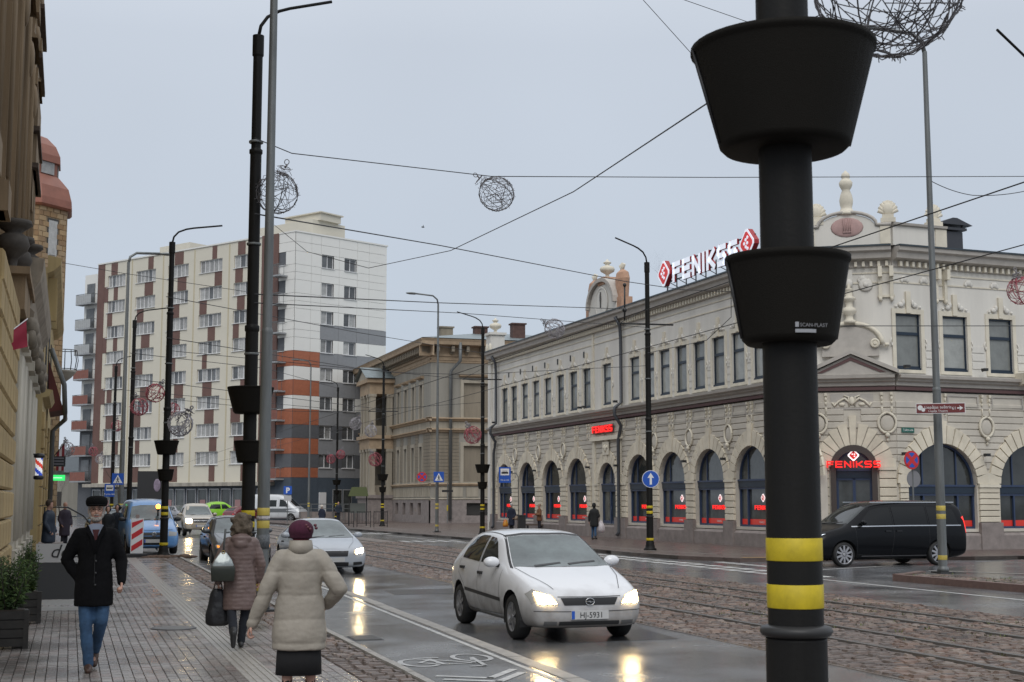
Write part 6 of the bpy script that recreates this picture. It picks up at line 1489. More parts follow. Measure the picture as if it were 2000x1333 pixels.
hatch = dict(st=AST, wheels=(.80, 3.41), r=.30, sill=.21, subs=3, gl=CG2,
    wind=[(-.70,.945),(.70,.945),(.545,1.33),(.3,1.355),(-.3,1.355),(-.545,1.33)], wz=.95,
    sides=[[(1.5,.95),(2.32,.97),(2.32,1.33),(2.1,1.315),(1.95,1.26)], [(2.4,.97),(3.35,1.0),(3.28,1.17),(3.05,1.3),(2.75,1.345),(2.4,1.34)]],
    seams=[[(1.28,.9),(1.3,.3),(2.3,.28),(2.36,.5),(2.36,1.33)], [(2.36,.28),(3.0,.28),(3.12,.62),(3.42,.78),(3.42,.98)]], handles=[(2.22,.82),(3.2,.86)], strips=[([(1.25,.50),(3.05,.55)], TRIM, .05)],
    mirror=(1.5,.96), rearw=[(-.5,1.05),(.5,1.05),(.45,1.28),(-.45,1.28)],
    patches=[('grille', [(-.40,.585),(.40,.585),(.35,.49),(-.35,.49)], TRIM, 'front'), ('lower_grille', [(-.42,.235),(.42,.235),(.42,.285),(-.42,.285)], TRIM, 'front')],
    pairs=[('headlamp_housing', [(.43,.50),(.76,.51),(.79,.63),(.72,.69),(.50,.61)], LENS, 'front'), ('headlamp', [(.455,.51),(.69,.515),(.715,.655),(.54,.605)], HEAD, 'front'), ('fog_lamp', [(.45,.235),(.62,.24),(.62,.29),(.45,.285)], mat('dark_lens', (.1,.1,.1), .3), 'front')],
    lines=[('bumper_line', [(-.74,.42),(0,.405),(.74,.42)], TRIM, .008, 'front'), ('bumper_chrome', [(-.4,.262),(.4,.262)], mat('pale_trim', (.5,.5,.5), .4), .014, 'front'), ('bonnet_gap', [(-.44,.60),(0,.595),(.44,.60)], TRIM, .008, 'front'), ('bonnet_gap', [(.46,.13),(.62,.6),(.70,1.05)], TRIM, .008, 'top'), ('bonnet_gap', [(-.46,.13),(-.62,.6),(-.70,1.05)], TRIM, .008, 'top'), ('roof_gap', [(.56,1.95),(.57,3.1)], TRIM, .012, 'top'), ('roof_gap', [(-.56,1.95),(-.57,3.1)], TRIM, .012, 'top')],
    plate=(.0,.365,'HJ-5931'))
hatch['lines'] += [('grille_slat', [(-.36,z),(.36,z)], mat('dull_slat', (.08,.08,.085), .4), .008, 'front') for z in (.512,.535,.56)]+[('windscreen_edge', [(-.73,.93),(-.56,1.345),(-.3,1.375),(.3,1.375),(.56,1.345),(.73,.93)], TRIM, .022, 'front')]
def vmat(name, c, **k): return mat(name, c, .3, .0, coat=.8, var=.08, vscale=2, **k)
def grimy(name, c, dirt=(.15,.13,.11)):      # clean paint above, road dirt splashed on the lower body
    m = mat(name, c, .3, coat=.7); n = m.node_tree.nodes; l = m.node_tree.links; b = n['Principled BSDF']
    t_ = n.new('ShaderNodeTexCoord'); s_ = n.new('ShaderNodeSeparateXYZ'); l.new(t_.outputs['Object'], s_.inputs[0]); z = n.new('ShaderNodeTexNoise'); z.inputs['Scale'].default_value = 4; z.inputs['Detail'].default_value = 7; l.new(t_.outputs['Object'], z.inputs[0])
    a = n.new('ShaderNodeMath'); a.operation = 'MULTIPLY_ADD'; l.new(z.outputs[0], a.inputs[0]); a.inputs[1].default_value = .5; l.new(s_.outputs['Z'], a.inputs[2])
    r = n.new('ShaderNodeMapRange'); r.inputs['From Min'].default_value = .48; r.inputs['From Max'].default_value = .98; r.inputs['To Min'].default_value = .85; r.inputs['To Max'].default_value = 0; l.new(a.outputs[0], r.inputs[0])
    x = n.new('ShaderNodeMix'); x.data_type = 'RGBA'; x.inputs[6].default_value = (*c, 1); x.inputs[7].default_value = (*dirt, 1); l.new(r.outputs[0], x.inputs[0]); l.new(x.outputs[2], b.inputs['Base Color'])
    q = n.new('ShaderNodeMapRange'); q.inputs['To Min'].default_value = .28; q.inputs['To Max'].default_value = .75; l.new(r.outputs[0], q.inputs[0]); l.new(q.outputs[0], b.inputs['Roughness']); return m
S1 = dict(hatch); S1['paint'] = grimy('white_car_paint', (.72,.73,.75))
car1, cast1 = make_vehicle('hatchback', 'white muddy hatchback with lit headlamps driving towards the camera', T(6.56,17.25,-.12) @ rotz(.0), S1)
h, n_ = cast1((0,.535), 'front'); b = MB(); b.tube([(.06*math.cos(2*PI*j/20), h.y-.02, .535+.045*math.sin(2*PI*j/20)) for j in range(21)], .006, 5); b.prism([(-.06,.53),(0,.548),(.01,.535),(.06,.54),(0,.522),(-.01,.535)], h.y-.026, h.y-.016); b.build('badge', CHROME, car1)
COU = [(0,.30,.48,.54,.50,.56,.48),(.04,.2,.53,.61,.70,.74,.64),(.18,.17,.60,.69,.82,.85,.74),(.7,.17,.70,.80,.86,.90,.80),(1.35,.17,.82,.90,.86,.91,.82),(1.5,.17,.84,.95,.86,.91,.78),(2.3,.17,.88,1.33,.86,.91,.60),(2.5,.17,.88,1.38,.86,.91,.59),(3.0,.17,.88,1.40,.86,.91,.58),(3.6,.17,.90,1.25,.86,.91,.6),(4.0,.19,.92,1.03,.86,.89,.68),(4.45,.26,.85,.93,.80,.84,.7),(4.58,.36,.66,.74,.66,.68,.55)]
S2 = dict(st=COU, wheels=(.92, 3.56), r=.32, sill=.21, subs=3, gl=CG2, paint=vmat('silver_blue_paint', (.40,.43,.47)), wind=[(-.74,.90),(.74,.90),(.56,1.30),(.3,1.345),(-.3,1.345),(-.56,1.30)], wz=.90,
    sides=[[(1.85,.92),(3.55,.94),(3.3,1.18),(2.9,1.31),(2.5,1.31),(2.25,1.22)]], seams=[[(1.5,.86),(1.5,.3),(2.9,.28),(2.95,.9)]], handles=[(2.8,.78)], mirror=(1.9,.92),
    patches=[('grille', [(-.33,.46),(.33,.46),(.36,.60),(-.36,.60)], TRIM, 'front'), ('lower_grille', [(-.36,.22),(.36,.22),(.36,.32),(-.36,.32)], TRIM, 'front')],
    pairs=[('headlamp_housing', [(.47,.50),(.76,.54),(.84,.66),(.72,.68),(.50,.62)], LENS, 'front'), ('headlamp', [(.54,.53),(.72,.55),(.76,.65),(.56,.62)], mat('bright_headlamp', (1,.9,.7), .3, emit=(1,.76,.42), es=150), 'front'), ('fog_lamp', [(.48,.24),(.72,.26),(.70,.33),(.48,.32)], TRIM, 'front')],
    lines=[('grille_bar', [(-.3,.47),(.3,.59)], CHROME, .025, 'front'), ('grille_rim', [(-.36,.605),(.36,.605)], CHROME, .014, 'front'), ('bonnet_gap', [(.38,.12),(.6,.7),(.72,1.35)], TRIM, .008, 'top'), ('bonnet_gap', [(-.38,.12),(-.6,.7),(-.72,1.35)], TRIM, .008, 'top')], plate=(0,.38,'') )
car2, _ = make_vehicle('coupe', 'silver coupe with one bright headlamp behind the woman in the beret', T(6.42,34.9,-.12) @ rotz(.0), S2)
S3 = dict(hatch); S3.update(paint=vmat('dark_grey_paint', (.07,.08,.09)), plate=(0,.365,''), subs=2, pairs=[('headlamp_housing', [(.47,.52),(.74,.53),(.77,.62),(.70,.66),(.52,.60)], LENS, 'front'), ('headlamp', [(.66,.55),(.72,.56),(.73,.62),(.67,.61)], AMB, 'front')])
make_vehicle('hatchback', 'dark grey car with amber side lamps half hidden by the brown coated woman', T(4.72,39.6,-.12) @ rotz(.02), S3)
S3b = dict(S3); S3b.update(paint=vmat('dark_teal_paint', (.03,.09,.14)), pairs=[]); S3b['paint'] = vmat('dark_teal_paint', (.03,.09,.14))
q_ = gp(236, 50.5); make_vehicle('hatchback', 'dark blue car between the walking man and the light blue van', T(q_.x, q_.y, .0) @ rotz(.1), S3b)
S3c = dict(S3b); S3c.update(paint=vmat('pale_grey_paint', (.42,.44,.46))); q_ = gp(322, 60); make_vehicle('hatchback', 'pale car standing crosswise behind the light blue van', T(q_.x, q_.y, .15) @ rotz(.5), S3c)
VAN = [(0,.32,.52,.60,.55,.60,.5),(.05,.24,.60,.72,.72,.76,.62),(.2,.2,.68,.88,.78,.81,.68),(.75,.2,.80,1.04,.80,.84,.72),(1.0,.2,.9,1.12,.8,.84,.72),(1.65,.2,1.02,1.68,.8,.84,.63),(1.85,.2,1.03,1.74,.8,.84,.64),(2.4,.2,1.03,1.80,.8,.84,.66),(3.4,.2,1.03,1.81,.8,.84,.68),(3.95,.22,1.03,1.78,.8,.83,.66),(4.08,.3,1.0,1.6,.76,.79,.62),(4.12,.4,.9,1.4,.7,.7,.55)]
S4 = dict(st=VAN, wheels=(.82, 3.4), r=.31, sill=.30, subs=2, gl=CG2, cat='van', paint=vmat('light_blue_paint', (.14,.33,.66)), wind=[(-.70,1.10),(.70,1.10),(.58,1.55),(.3,1.60),(-.3,1.60),(-.58,1.55)], wz=1.10, sides=[[(1.3,1.12),(2.3,1.1),(2.3,1.58),(1.85,1.56)]], seams=[[(1.1,.9),(1.1,.35),(2.35,.35),(2.35,1.6)]], mirror=(1.35,1.1), mirm=TRIM,
    patches=[('bumper', [(-.76,.26),(.76,.26),(.77,.60),(-.77,.60)], mat('dark_bumper', (.02,.022,.025), .6), 'front'), ('grille', [(-.42,.62),(.42,.62),(.42,.72),(-.42,.72)], TRIM, 'front')],
    pairs=[('headlamp_housing', [(.46,.6),(.72,.61),(.74,.72),(.48,.76)], LENS, 'front')], lines=[('bonnet_gap', [(-.6,.8),(0,.79),(.6,.8)], TRIM, .01, 'front')], plate=(-.05,.45,''))
bv_, castb = make_vehicle('delivery_van', 'light blue van with dark bumper parked behind the striped board', T(2.66,46.6,-.0) @ rotz(.05), S4)
h, n_ = castb((0,.67), 'front'); b = MB(); b.M = T(0,h.y-.02,.67) @ Matrix.Rotation(PI/2,4,'X'); b.lathe([(.075,-.01),(.075,.01),(.06,.012)], 16); b.build('badge', CHROME, bv_)
bc = thing('amber_beacon', 'glowing amber beacon light at the windscreen top of the light blue van', 'beacon', T(*wp(309,990,46.0))); MB().ball((0,0,0), (.075,.075,.085), 12, 8).build('lamp', mat('lit_amber', (1,.4,.05), .3, emit=(1,.32,.03), es=9), bc); MB().lathe([(.06,-.12),(.06,-.07)], 10).build('lamp_base', TRIM, bc); MB().lathe([(.03,-.4),(.03,-.12)], 8).build('lamp_stem', TRIM, bc)
PIC = [(0,.42,.66,.72,.70,.74,.6),(.05,.36,.74,.86,.80,.83,.7),(.25,.34,.80,1.0,.84,.87,.76),(1.0,.34,.9,1.1,.85,.88,.78),(1.3,.34,1.0,1.14,.85,.88,.74),(1.95,.34,1.05,1.66,.85,.88,.62),(2.3,.34,1.05,1.74,.85,.88,.62),(3.0,.34,1.05,1.74,.85,.88,.62),(3.4,.34,1.05,1.6,.85,.88,.64),(3.55,.34,1.03,1.12,.85,.88,.8),(4.9,.36,1.0,1.08,.85,.88,.8),(5.05,.45,.9,1.0,.8,.82,.7)]
S5 = dict(st=PIC, wheels=(.95, 4.0), r=.37, sill=.42, subs=2, gl=CG2, cat='pickup', paint=vmat('beige_paint', (.45,.40,.32)), wind=[(-.70,1.12),(.70,1.12),(.56,1.58),(-.56,1.58)], wz=1.12, sides=[[(1.7,1.1),(3.3,1.1),(3.2,1.5),(2.1,1.5)]], mirror=(1.6,1.12),
    patches=[('grille', [(-.42,.72),(.42,.72),(.42,.92),(-.42,.92)], TRIM, 'front'), ('bumper', [(-.78,.44),(.78,.44),(.78,.66),(-.78,.66)], mat('beige_bumper', (.34,.30,.24), .5), 'front')], lines=[('grille_bar', [(-.42,.82),(.42,.82)], CHROME, .03, 'front')],
    pairs=[('headlamp', [(.48,.70),(.76,.72),(.76,.90),(.48,.90)], mat('pickup_headlamp', (1,.9,.7), .3, emit=(1,.72,.36), es=60), 'front')], plate=(0,.55,''))
make_vehicle('pickup_truck', 'beige pickup with both headlamps lit driving behind the blue van', T(6.75,76,-.12) @ rotz(.03), S5)
S6 = dict(S5); S6.update(cat='car', paint=vmat('lime_green_paint', (.28,.62,.03)), st=[(a, max(.2, b_-.1), c, d, e, f, g) for a, b_, c, d, e, f, g in PIC[:9]]+[(4.0,.28,1.0,1.3,.85,.87,.62),(4.25,.35,.95,1.0,.8,.82,.7)], wheels=(.9, 3.4), sides=[[(1.7,1.1),(2.5,1.1),(2.5,1.5),(2.1,1.5)],[(2.6,1.1),(3.7,1.1),(3.4,1.5),(2.6,1.5)]], pairs=[('tail_lamp', [(.55,.9),(.75,.9),(.75,1.1),(.55,1.1)], RED, 'rear')], patches=[], lines=[], plate=(0,.5,''), rearw=[(-.5,1.1),(.5,1.1),(.45,1.4),(-.45,1.4)])
q_ = gp(434, 122); make_vehicle('small_suv', 'lime green car seen from behind near the shopfronts', T(q_.x, q_.y, -.02) @ rotz(1.9) @ T(0,-2.1,0), S6)
S6b = dict(S3b); S6b.update(paint=vmat('dark_red_paint', (.14,.02,.025)), pairs=[('tail_lamp', [(.5,.7),(.7,.7),(.7,.8),(.5,.8)], RED, 'rear')]); q_ = gp(482, 118); make_vehicle('hatchback', 'dark red car just right of the lime green car', T(q_.x, q_.y, -.1) @ rotz(2.2) @ T(0,-2,0), S6b)
for k, (px, dd, c_) in enumerate(((268, 100, (.35,.36,.38)), (372, 132, (.3,.3,.32)))):
    S_ = dict(S3b); S_['paint'] = vmat('distant_paint_'+('pale', 'grey')[k], c_); q_ = gp(px, dd); make_vehicle('hatchback', ['pale distant car above the dark blue car', 'grey distant car behind the beige pickup'][k], T(q_.x, q_.y, -.1) @ rotz(.4), S_)
BIGV = [(0,.35,.6,.7,.6,.66,.55),(.06,.25,.75,.9,.85,.9,.75),(.35,.22,.95,1.2,.92,.97,.8),(.9,.22,1.15,1.45,.93,.98,.8),(1.6,.22,1.25,2.2,.93,.98,.76),(2.0,.22,1.25,2.42,.93,.98,.78),(2.6,.22,1.25,2.5,.93,.98,.8),(5.6,.24,1.25,2.5,.93,.98,.8),(5.82,.3,1.2,2.35,.92,.95,.78),(5.88,.4,1.1,2.1,.85,.88,.7)]
S7 = dict(st=BIGV, wheels=(1.05, 4.6), r=.35, sill=.3, subs=2, cat='van', paint=vmat('white_van_paint', (.62,.64,.66)), wind=[(-.78,1.4),(.78,1.4),(.66,2.1),(-.66,2.1)], wz=1.4, sides=[[(1.3,1.35),(2.2,1.35),(2.2,2.0),(1.75,2.0)], [(2.5,1.35),(3.5,1.35),(3.5,1.95),(2.5,1.95)]], seams=[[(2.3,.4),(2.3,2.1)]], mirror=(1.5,1.4), mirm=TRIM, strips=[([(.5,1.0),(5.6,1.0)], mat('grey_stripe', (.12,.13,.14), .5), .35)], pairs=[('tail_lamp', [(.75,.9),(.88,.9),(.88,1.3),(.75,1.3)], RED, 'rear')])
q_ = gp(597, 128); make_vehicle('delivery_van', 'white van with a dark side band parked by the parking sign', T(q_.x, q_.y, -.1) @ rotz(-PI/2-math.pi*1+.25+PI*2) @ Matrix.Identity(4) if False else T(q_.x, q_.y, -.1) @ rotz(math.radians(58)), S7)
VCL = [(0,.32,.58,.66,.6,.66,.55),(.05,.22,.66,.80,.82,.86,.72),(.25,.18,.80,.98,.90,.93,.8),(.9,.17,.98,1.12,.92,.955,.82),(1.15,.17,1.06,1.22,.92,.96,.78),(1.85,.17,1.14,1.74,.92,.96,.68),(2.15,.17,1.15,1.82,.92,.96,.69),(2.9,.17,1.15,1.87,.92,.96,.71),(4.2,.17,1.15,1.86,.92,.96,.72),(4.85,.19,1.14,1.84,.92,.95,.72),(5.06,.26,1.1,1.70,.90,.93,.74),(5.13,.30,1.0,1.45,.88,.90,.72),(5.16,.4,.8,1.1,.7,.72,.55)]
S8 = dict(gs=mat('tinted_glass', (.006,.007,.008), .06, spec=.3), rr=.76, st=VCL, wheels=(.92, 4.12), r=.35, sill=.24, subs=3, cat='van', spokes=10, rim=mat('bright_alloy', (.42,.42,.44), .3, .6), paint=mat('black_van_paint', (.004,.0045,.006), .2, spec=.22), handm=mat('black_handle', (.012,.012,.014), .3), wind=[(-.78,1.2),(.78,1.2),(.64,1.66),(.3,1.72),(-.3,1.72),(-.64,1.66)], wz=1.2,
    sides=[[(1.42,1.18),(2.55,1.17),(2.55,1.68),(2.2,1.66),(1.9,1.58)], [(2.62,1.17),(3.75,1.17),(3.75,1.7),(2.62,1.69)], [(3.82,1.17),(4.85,1.17),(4.72,1.62),(3.82,1.69)]], seams=[[(1.3,1.1),(1.35,.35),(2.5,.3),(2.58,.9),(2.58,1.7)], [(2.62,.3),(3.78,.3),(3.8,1.7)]], handles=[(2.38,1.0),(2.75,1.0)],
    strips=[([(1.2,1.13),(3.0,1.15),(4.92,1.15)], CHROME, .028), ([(1.5,.3),(3.7,.3)], mat('grey_sill', (.08,.08,.085), .4), .03)], mirror=(1.55,1.2),
    pairs=[('headlamp', [(.5,.72),(.78,.8),(.84,.92),(.62,.86)], mat('pale_headlamp', (.8,.85,.9), .2, emit=(.8,.9,1), es=.8), 'front'), ('tail_lamp', [(.72,.95),(.86,.93),(.84,1.38),(.74,1.42)], TAIL, 'rear')], patches=[('grille', [(-.45,.6),(.45,.6),(.42,.76),(-.42,.76)], TRIM, 'front')])
a_ = -PI/2+.04; q_ = gp(1648, 39.2); Mv = T(q_.x, q_.y, -.12) @ rotz(a_) @ T(-.96, -.92, 0)
van8, cast8 = make_vehicle('passenger_van', 'black passenger van with chrome side strip turning out of the side street', Mv, S8)
for s in (-1, 1): MB().box(-.02,.02,0,2.9,0,.035).build('roof_rail', CHROME, van8, T(s*.68,1.95,1.8))
# ---------------------------------------------------------------- people
SKIN = mat('skin', (.42,.24,.18), .55, bump=.1, bscale=90); LIPS = mat('lips', (.30,.12,.10), .5); EYEM = mat('eye_dark', (.03,.025,.02), .3)
def capsule(b, p, q, r0, r1=None, n=10, sx=1, sy=1):
    r1 = r0 if r1 is None else r1; p, q = Vector(p), Vector(q); d = (q-p); L = d.length; d = d.normalized() if L > 1e-6 else Vector((0,0,1))
    path = [p-d*r0*.95, p-d*r0*.6, p, q, q+d*r1*.6, q+d*r1*.95]; b.tube(path, [r0*.3, r0*.8, r0, r1, r1*.8, r1*.3], n)
def chain(b, pts, rs):
    for (p, q, r0, r1) in zip(pts[:-1], pts[1:], rs[:-1], rs[1:]): capsule(b, p, q, r0, r1)
def fuse(b, vox, m, name, par, smooth=6, puff=None, wr=0, seed=0):
    me = b.mesh('tmp', m)
    o = evald(me, [('REMESH', dict(mode='VOXEL', voxel_size=vox)), ('SMOOTH', dict(factor=.6, iterations=smooth))])
    if puff or wr:
        ns = [v.normal.copy() for v in o.vertices]
        for v, n in zip(o.vertices, ns):
            d = 0
            if puff: per, amp, z0 = puff; d += amp*(abs(math.sin(PI*(v.co.z-z0)/per))**.35-.8)
            if wr: d += wr*(noise.noise(v.co*9+Vector((seed, 0, 0)))+.6*noise.noise(Vector((v.co.x*20, v.co.y*20, v.co.z*34+seed))))
            v.co = v.co+n*d
    for f in o.polygons: f.use_smooth = True
    o.materials.clear(); o.materials.append(m); return link(name, o, par)
def hand(b, wr_, dr, side, k, curl=.9, big=True):
    dr = Vector(dr).normalized(); ax = Vector((0, 1, 0)) if abs(dr.y) < .7 else Vector((1, 0, 0))
    spread = dr.cross(Vector((side, 0, 0))).normalized() if abs(dr.x) < .8 else Vector((0, 1, 0)); inn = dr.cross(spread).normalized()
    if inn.x*side > 0: inn = -inn
    w_ = Vector(wr_); pc = w_+dr*.045*k
    for q in (-.028, -.01, .01, .028): capsule(b, w_+dr*.01*k+spread*q*.7*k, w_+dr*.082*k+spread*q*k, .015*k, .0115*k, 6)
    for q, L in ((-.03,.030), (-.01,.035), (.011,.033), (.03,.026)):
        p0 = w_+dr*.085*k+spread*q*k; p1 = p0+(dr*math.cos(curl*.6)+inn*math.sin(curl*.6))*L*k; p2 = p1+(dr*math.cos(curl*1.7)+inn*math.sin(curl*1.7))*L*.8*k; p3 = p2+(dr*math.cos(curl*2.5)+inn*math.sin(curl*2.5))*L*.6*k
        chain(b, [p0, p1, p2, p3], [.0115*k, .0108*k, .010*k, .009*k])
    p0 = w_+dr*.02*k+spread*-.03*k; p1 = p0+(dr*.6-spread*.5+inn*.3).normalized()*.036*k; p2 = p1+(dr*.8+inn*.55).normalized()*.03*k; chain(b, [p0, p1, p2], [.014*k, .0115*k, .0095*k])
def person(pos, h, rot, label, J, coat, legs, hair=None, hat=None, vox=.014, extra=None, beard=False, group=None, fine=True, skin=SKIN, jacket_w=1.):
    t = thing('person', label, 'person', T(*pos) @ rot, group); k = h/1.75
    Z = lambda v: Vector((v[0], v[1], v[2]))*k
    sh = [Z((s*.165, .0, 1.39)) for s in (-1, 1)]; el = [Z(J['elL']), Z(J['elR'])]; wr_ = [Z(J['wrL']), Z(J['wrR'])]
    hp = [Z((s*.09, 0, .90)) for s in (-1, 1)]; kn = [Z(J['knL']), Z(J['knR'])]; an = [Z(J['anL']), Z(J['anR'])]
    hc = Z((0, J.get('hy', -.01), 1.635+J.get('hz', 0)))
    b = MB()
    b.ball(hc+Z((0, .01, .02)), (.077*k, .095*k, .10*k), 16, 12); b.ball(hc+Z((0, -.025, -.045)), (.06*k, .068*k, .075*k), 14, 10)
    b.ball(hc+Z((0, -.075, -.085)), (.028*k, .02*k, .022*k), 8, 6)
    capsule(b, hc+Z((0, .02, -.07)), Z((0, .015, 1.42)), .056*k, .062*k)
    if fine:
        b.ball(hc+Z((0, -.098, -.018)), (.013*k, .02*k, .024*k), 8, 6); capsule(b, hc+Z((0, -.09, .02)), hc+Z((0, -.105, -.02)), .008*k, .012*k, 6)
        for s in (-1, 1): b.ball(hc+Z((s*.079, .005, -.01)), (.009*k, .02*k, .031*k), 8, 6); b.ball(hc+Z((s*.035, -.075, -.03)), (.022*k, .02*k, .02*k), 8, 6)
        b.ball(hc+Z((0,-.085,.045)), (.05*k,.012*k,.012*k), 8, 6)
    for i in (0, 1):
        capsule(b, Z((0, 0, 1.38)), sh[i], .07*k, .055*k); chain(b, [sh[i], el[i], wr_[i]], [.05*k, .04*k, .028*k])
        capsule(b, hp[i], kn[i], .078*k, .052*k); chain(b, [kn[i], kn[i].lerp(an[i], .35), an[i]], [.052*k, .052*k, .036*k])
        hand(b, wr_[i], wr_[i]-el[i], -1 if i == 0 else 1, k, J.get('curl', .8))
        fd = Vector(J.get('ftL' if i == 0 else 'ftR', (0, -1, 0))).normalized(); capsule(b, an[i]-Vector((0,0,.035*k)), an[i]+fd*.09*k-Vector((0,0,.05*k)), .027*k, .02*k)
    for z0, rx, ry in ((.92,.155,.11),(1.05,.14,.10),(1.2,.15,.105),(1.33,.155,.10)): b.ball(Z((0,0,z0)), (rx*k, ry*k, .11*k), 12, 8)
    fuse(b, vox*(.62 if fine else 1), skin, 'body', t, 3 if fine else 2)
    if fine and J.get('face', True):
        e = MB()
        for s in (-1, 1): e.ball(hc+Z((s*.031, -.083, .012)), (.012*k, .008*k, .0065*k), 8, 6)
        e.build('eyes', EYEM, t); MB().ball(hc+Z((0, -.095, -.062)), (.023*k, .008*k, .006*k), 10, 6).build('mouth', LIPS, t)
        e = MB()
        for s in (-1, 1): e.tube([hc+Z((s*.05,-.082,.03)), hc+Z((s*.032,-.092,.036)), hc+Z((s*.014,-.092,.031))], .004*k, 4)
        e.build('eyebrows', mat('grey_brow', (.25,.22,.2), .8), t)
    cm, hem, flare, puff, wr2 = coat
    c = MB(); R = []
    prof = [(hem,.17*flare,.13*flare),(hem+.12,.172*flare,.13*flare),(.98,.17*(1+flare)/2,.13),(1.12,.165,.125),(1.26,.178,.13),(1.36,.18,.125),(1.42,.155,.105),(1.46,.095,.08),(1.485,.075,.07)]
    for z, rx, ry in prof: R.append([Z((rx*jacket_w*math.cos(2*PI*j/28), ry*jacket_w*math.sin(2*PI*j/28)+.0, z)) for j in range(28)])
    c.loft(R)
    aw = J.get('aw', 1.)
    for i in (0, 1):
        capsule(c, Z((-.09 if i == 0 else .09, 0, 1.385)), sh[i], .078*k, .070*k); w2 = el[i].lerp(wr_[i], .97); chain(c, [sh[i], sh[i].lerp(el[i], .5), el[i], el[i].lerp(wr_[i], .5), w2], [.070*k*(1+(aw-1)*.3), .070*k*aw, .063*k*aw, .057*k*aw, .046*k*aw])
    if 'hood' in J: c.ball(Z((0, .08, 1.44)), (.14*k, .09*k, .07*k), 14, 10); c.ball(Z((0, .12, 1.37)), (.10*k, .055*k, .07*k), 12, 8)
    if 'hoodup' in J: c.ball(hc+Z((0,.035,.0)), (.105*k,.11*k,.135*k), 14, 10)
    fuse(c, vox, cm, 'coat', t, 3 if puff else 5, (puff[0]*k, puff[1]*k, 0) if puff else None, wr2, h*10)
    lm, kind, shoe = legs
    l = MB()
    for i in (0, 1):
        lr = 1.0 if kind == 'trousers' else .78
        capsule(l, hp[i], kn[i], .09*k, .068*k*lr); chain(l, [kn[i], kn[i].lerp(an[i], .4), an[i]+Vector((0,0,.0*k))], [.068*k*lr, .064*k*lr, .056*k*lr])
    fuse(l, vox, lm, 'trousers' if kind == 'trousers' else 'tights', t, 4, wr=.006 if kind == 'trousers' else 0, seed=3)
    if kind == 'skirt':
        s_ = MB(); s_.loft([[Z((rx*math.cos(2*PI*j/28), ry*math.sin(2*PI*j/28), z)) for j in range(28)] for z, rx, ry in ((.35,.205,.15),(.5,.2,.15),(.9,.17,.13))]); s_.build('skirt', mat('black_skirt', (.008,.008,.009), .9), t)
    for i in (0, 1):
        s_ = MB(); fd = Vector(J.get('ftL' if i == 0 else 'ftR', (0, -1, 0))).normalized(); up = Vector((0,0,1))-fd*fd.z; up.normalize(); a = an[i]
        capsule(s_, a-fd*.03*k-up*.045*k, a+fd*.05*k-up*.042*k, .042*k, .045*k); capsule(s_, a+fd*.05*k-up*.047*k, a+fd*.15*k-up*.057*k, .043*k, .032*k); capsule(s_, a-up*.03*k, a+Vector((0,0,.05*k)), .045*k, .048*k)
        fuse(s_, .012, shoe, 'shoe', t, 3)
    if hair:
        hb = MB(); hb.ball(hc+Z((0,.02,.03)), (.088*k,.10*k,.105*k) if hair[1] < 1 else (.125*k,.13*k,.12*k), 18, 12)
        if hair[1] > 0: 
            hb.ball(hc+Z((0,.05,-.04*1)), (.105*k,.075*k,.12*k*hair[1]), 16, 10)
            for q in range(26): a = random.uniform(-.5, PI+.5); hb.ball(hc+Z((.125*math.cos(a), .05+.07*math.sin(a), random.uniform(-.15,.10))), .032*k, 8, 6)
        for v in range(len(hb.v)):
            x, y, z = hb.v[v]
            if y < hc.y-.05*k and z < hc.z+.055*k: hb.v[v] = (x, hc.y-.03*k, z)
        fuse(hb, .012, hair[0], 'hair', t, 1, wr=.012 if hair[1] > 0 else .004, seed=5)
    if beard:
        bb = MB(); bb.ball(hc+Z((0,-.05,-.088)), (.058*k,.048*k,.036*k), 14, 10); bb.ball(hc+Z((0,-.088,-.046)), (.034*k,.014*k,.007*k), 10, 6)
        for s in (-1, 1): capsule(bb, hc+Z((s*.068,-.01,.0)), hc+Z((s*.058,-.045,-.06)), .014*k, .02*k)
        fuse(bb, .008, mat('grey_white_beard', (.34,.31,.285), .9, var=.5, vscale=60, bump=1, bscale=120), 'beard', t, 1, wr=.003)
    if extra: extra(t, k, hc, el, wr_, Z)
    return t
def at(px, py): # ground point under an image pixel (pavement level)
    d = CAMF+CR*(px-1000)/2700-CU*(py-666.5)/2700; s = -EYE/d.z; return Vector((d.x*s, d.y*s, 0))
BLACKC = mat('charcoal_wool', (.0055,.0055,.0065), .95, spec=.15, var=.25, vscale=30); JEAN = mat('blue_denim', (.035,.085,.17), .85, var=.45, vscale=6, bump=.3, bscale=60)
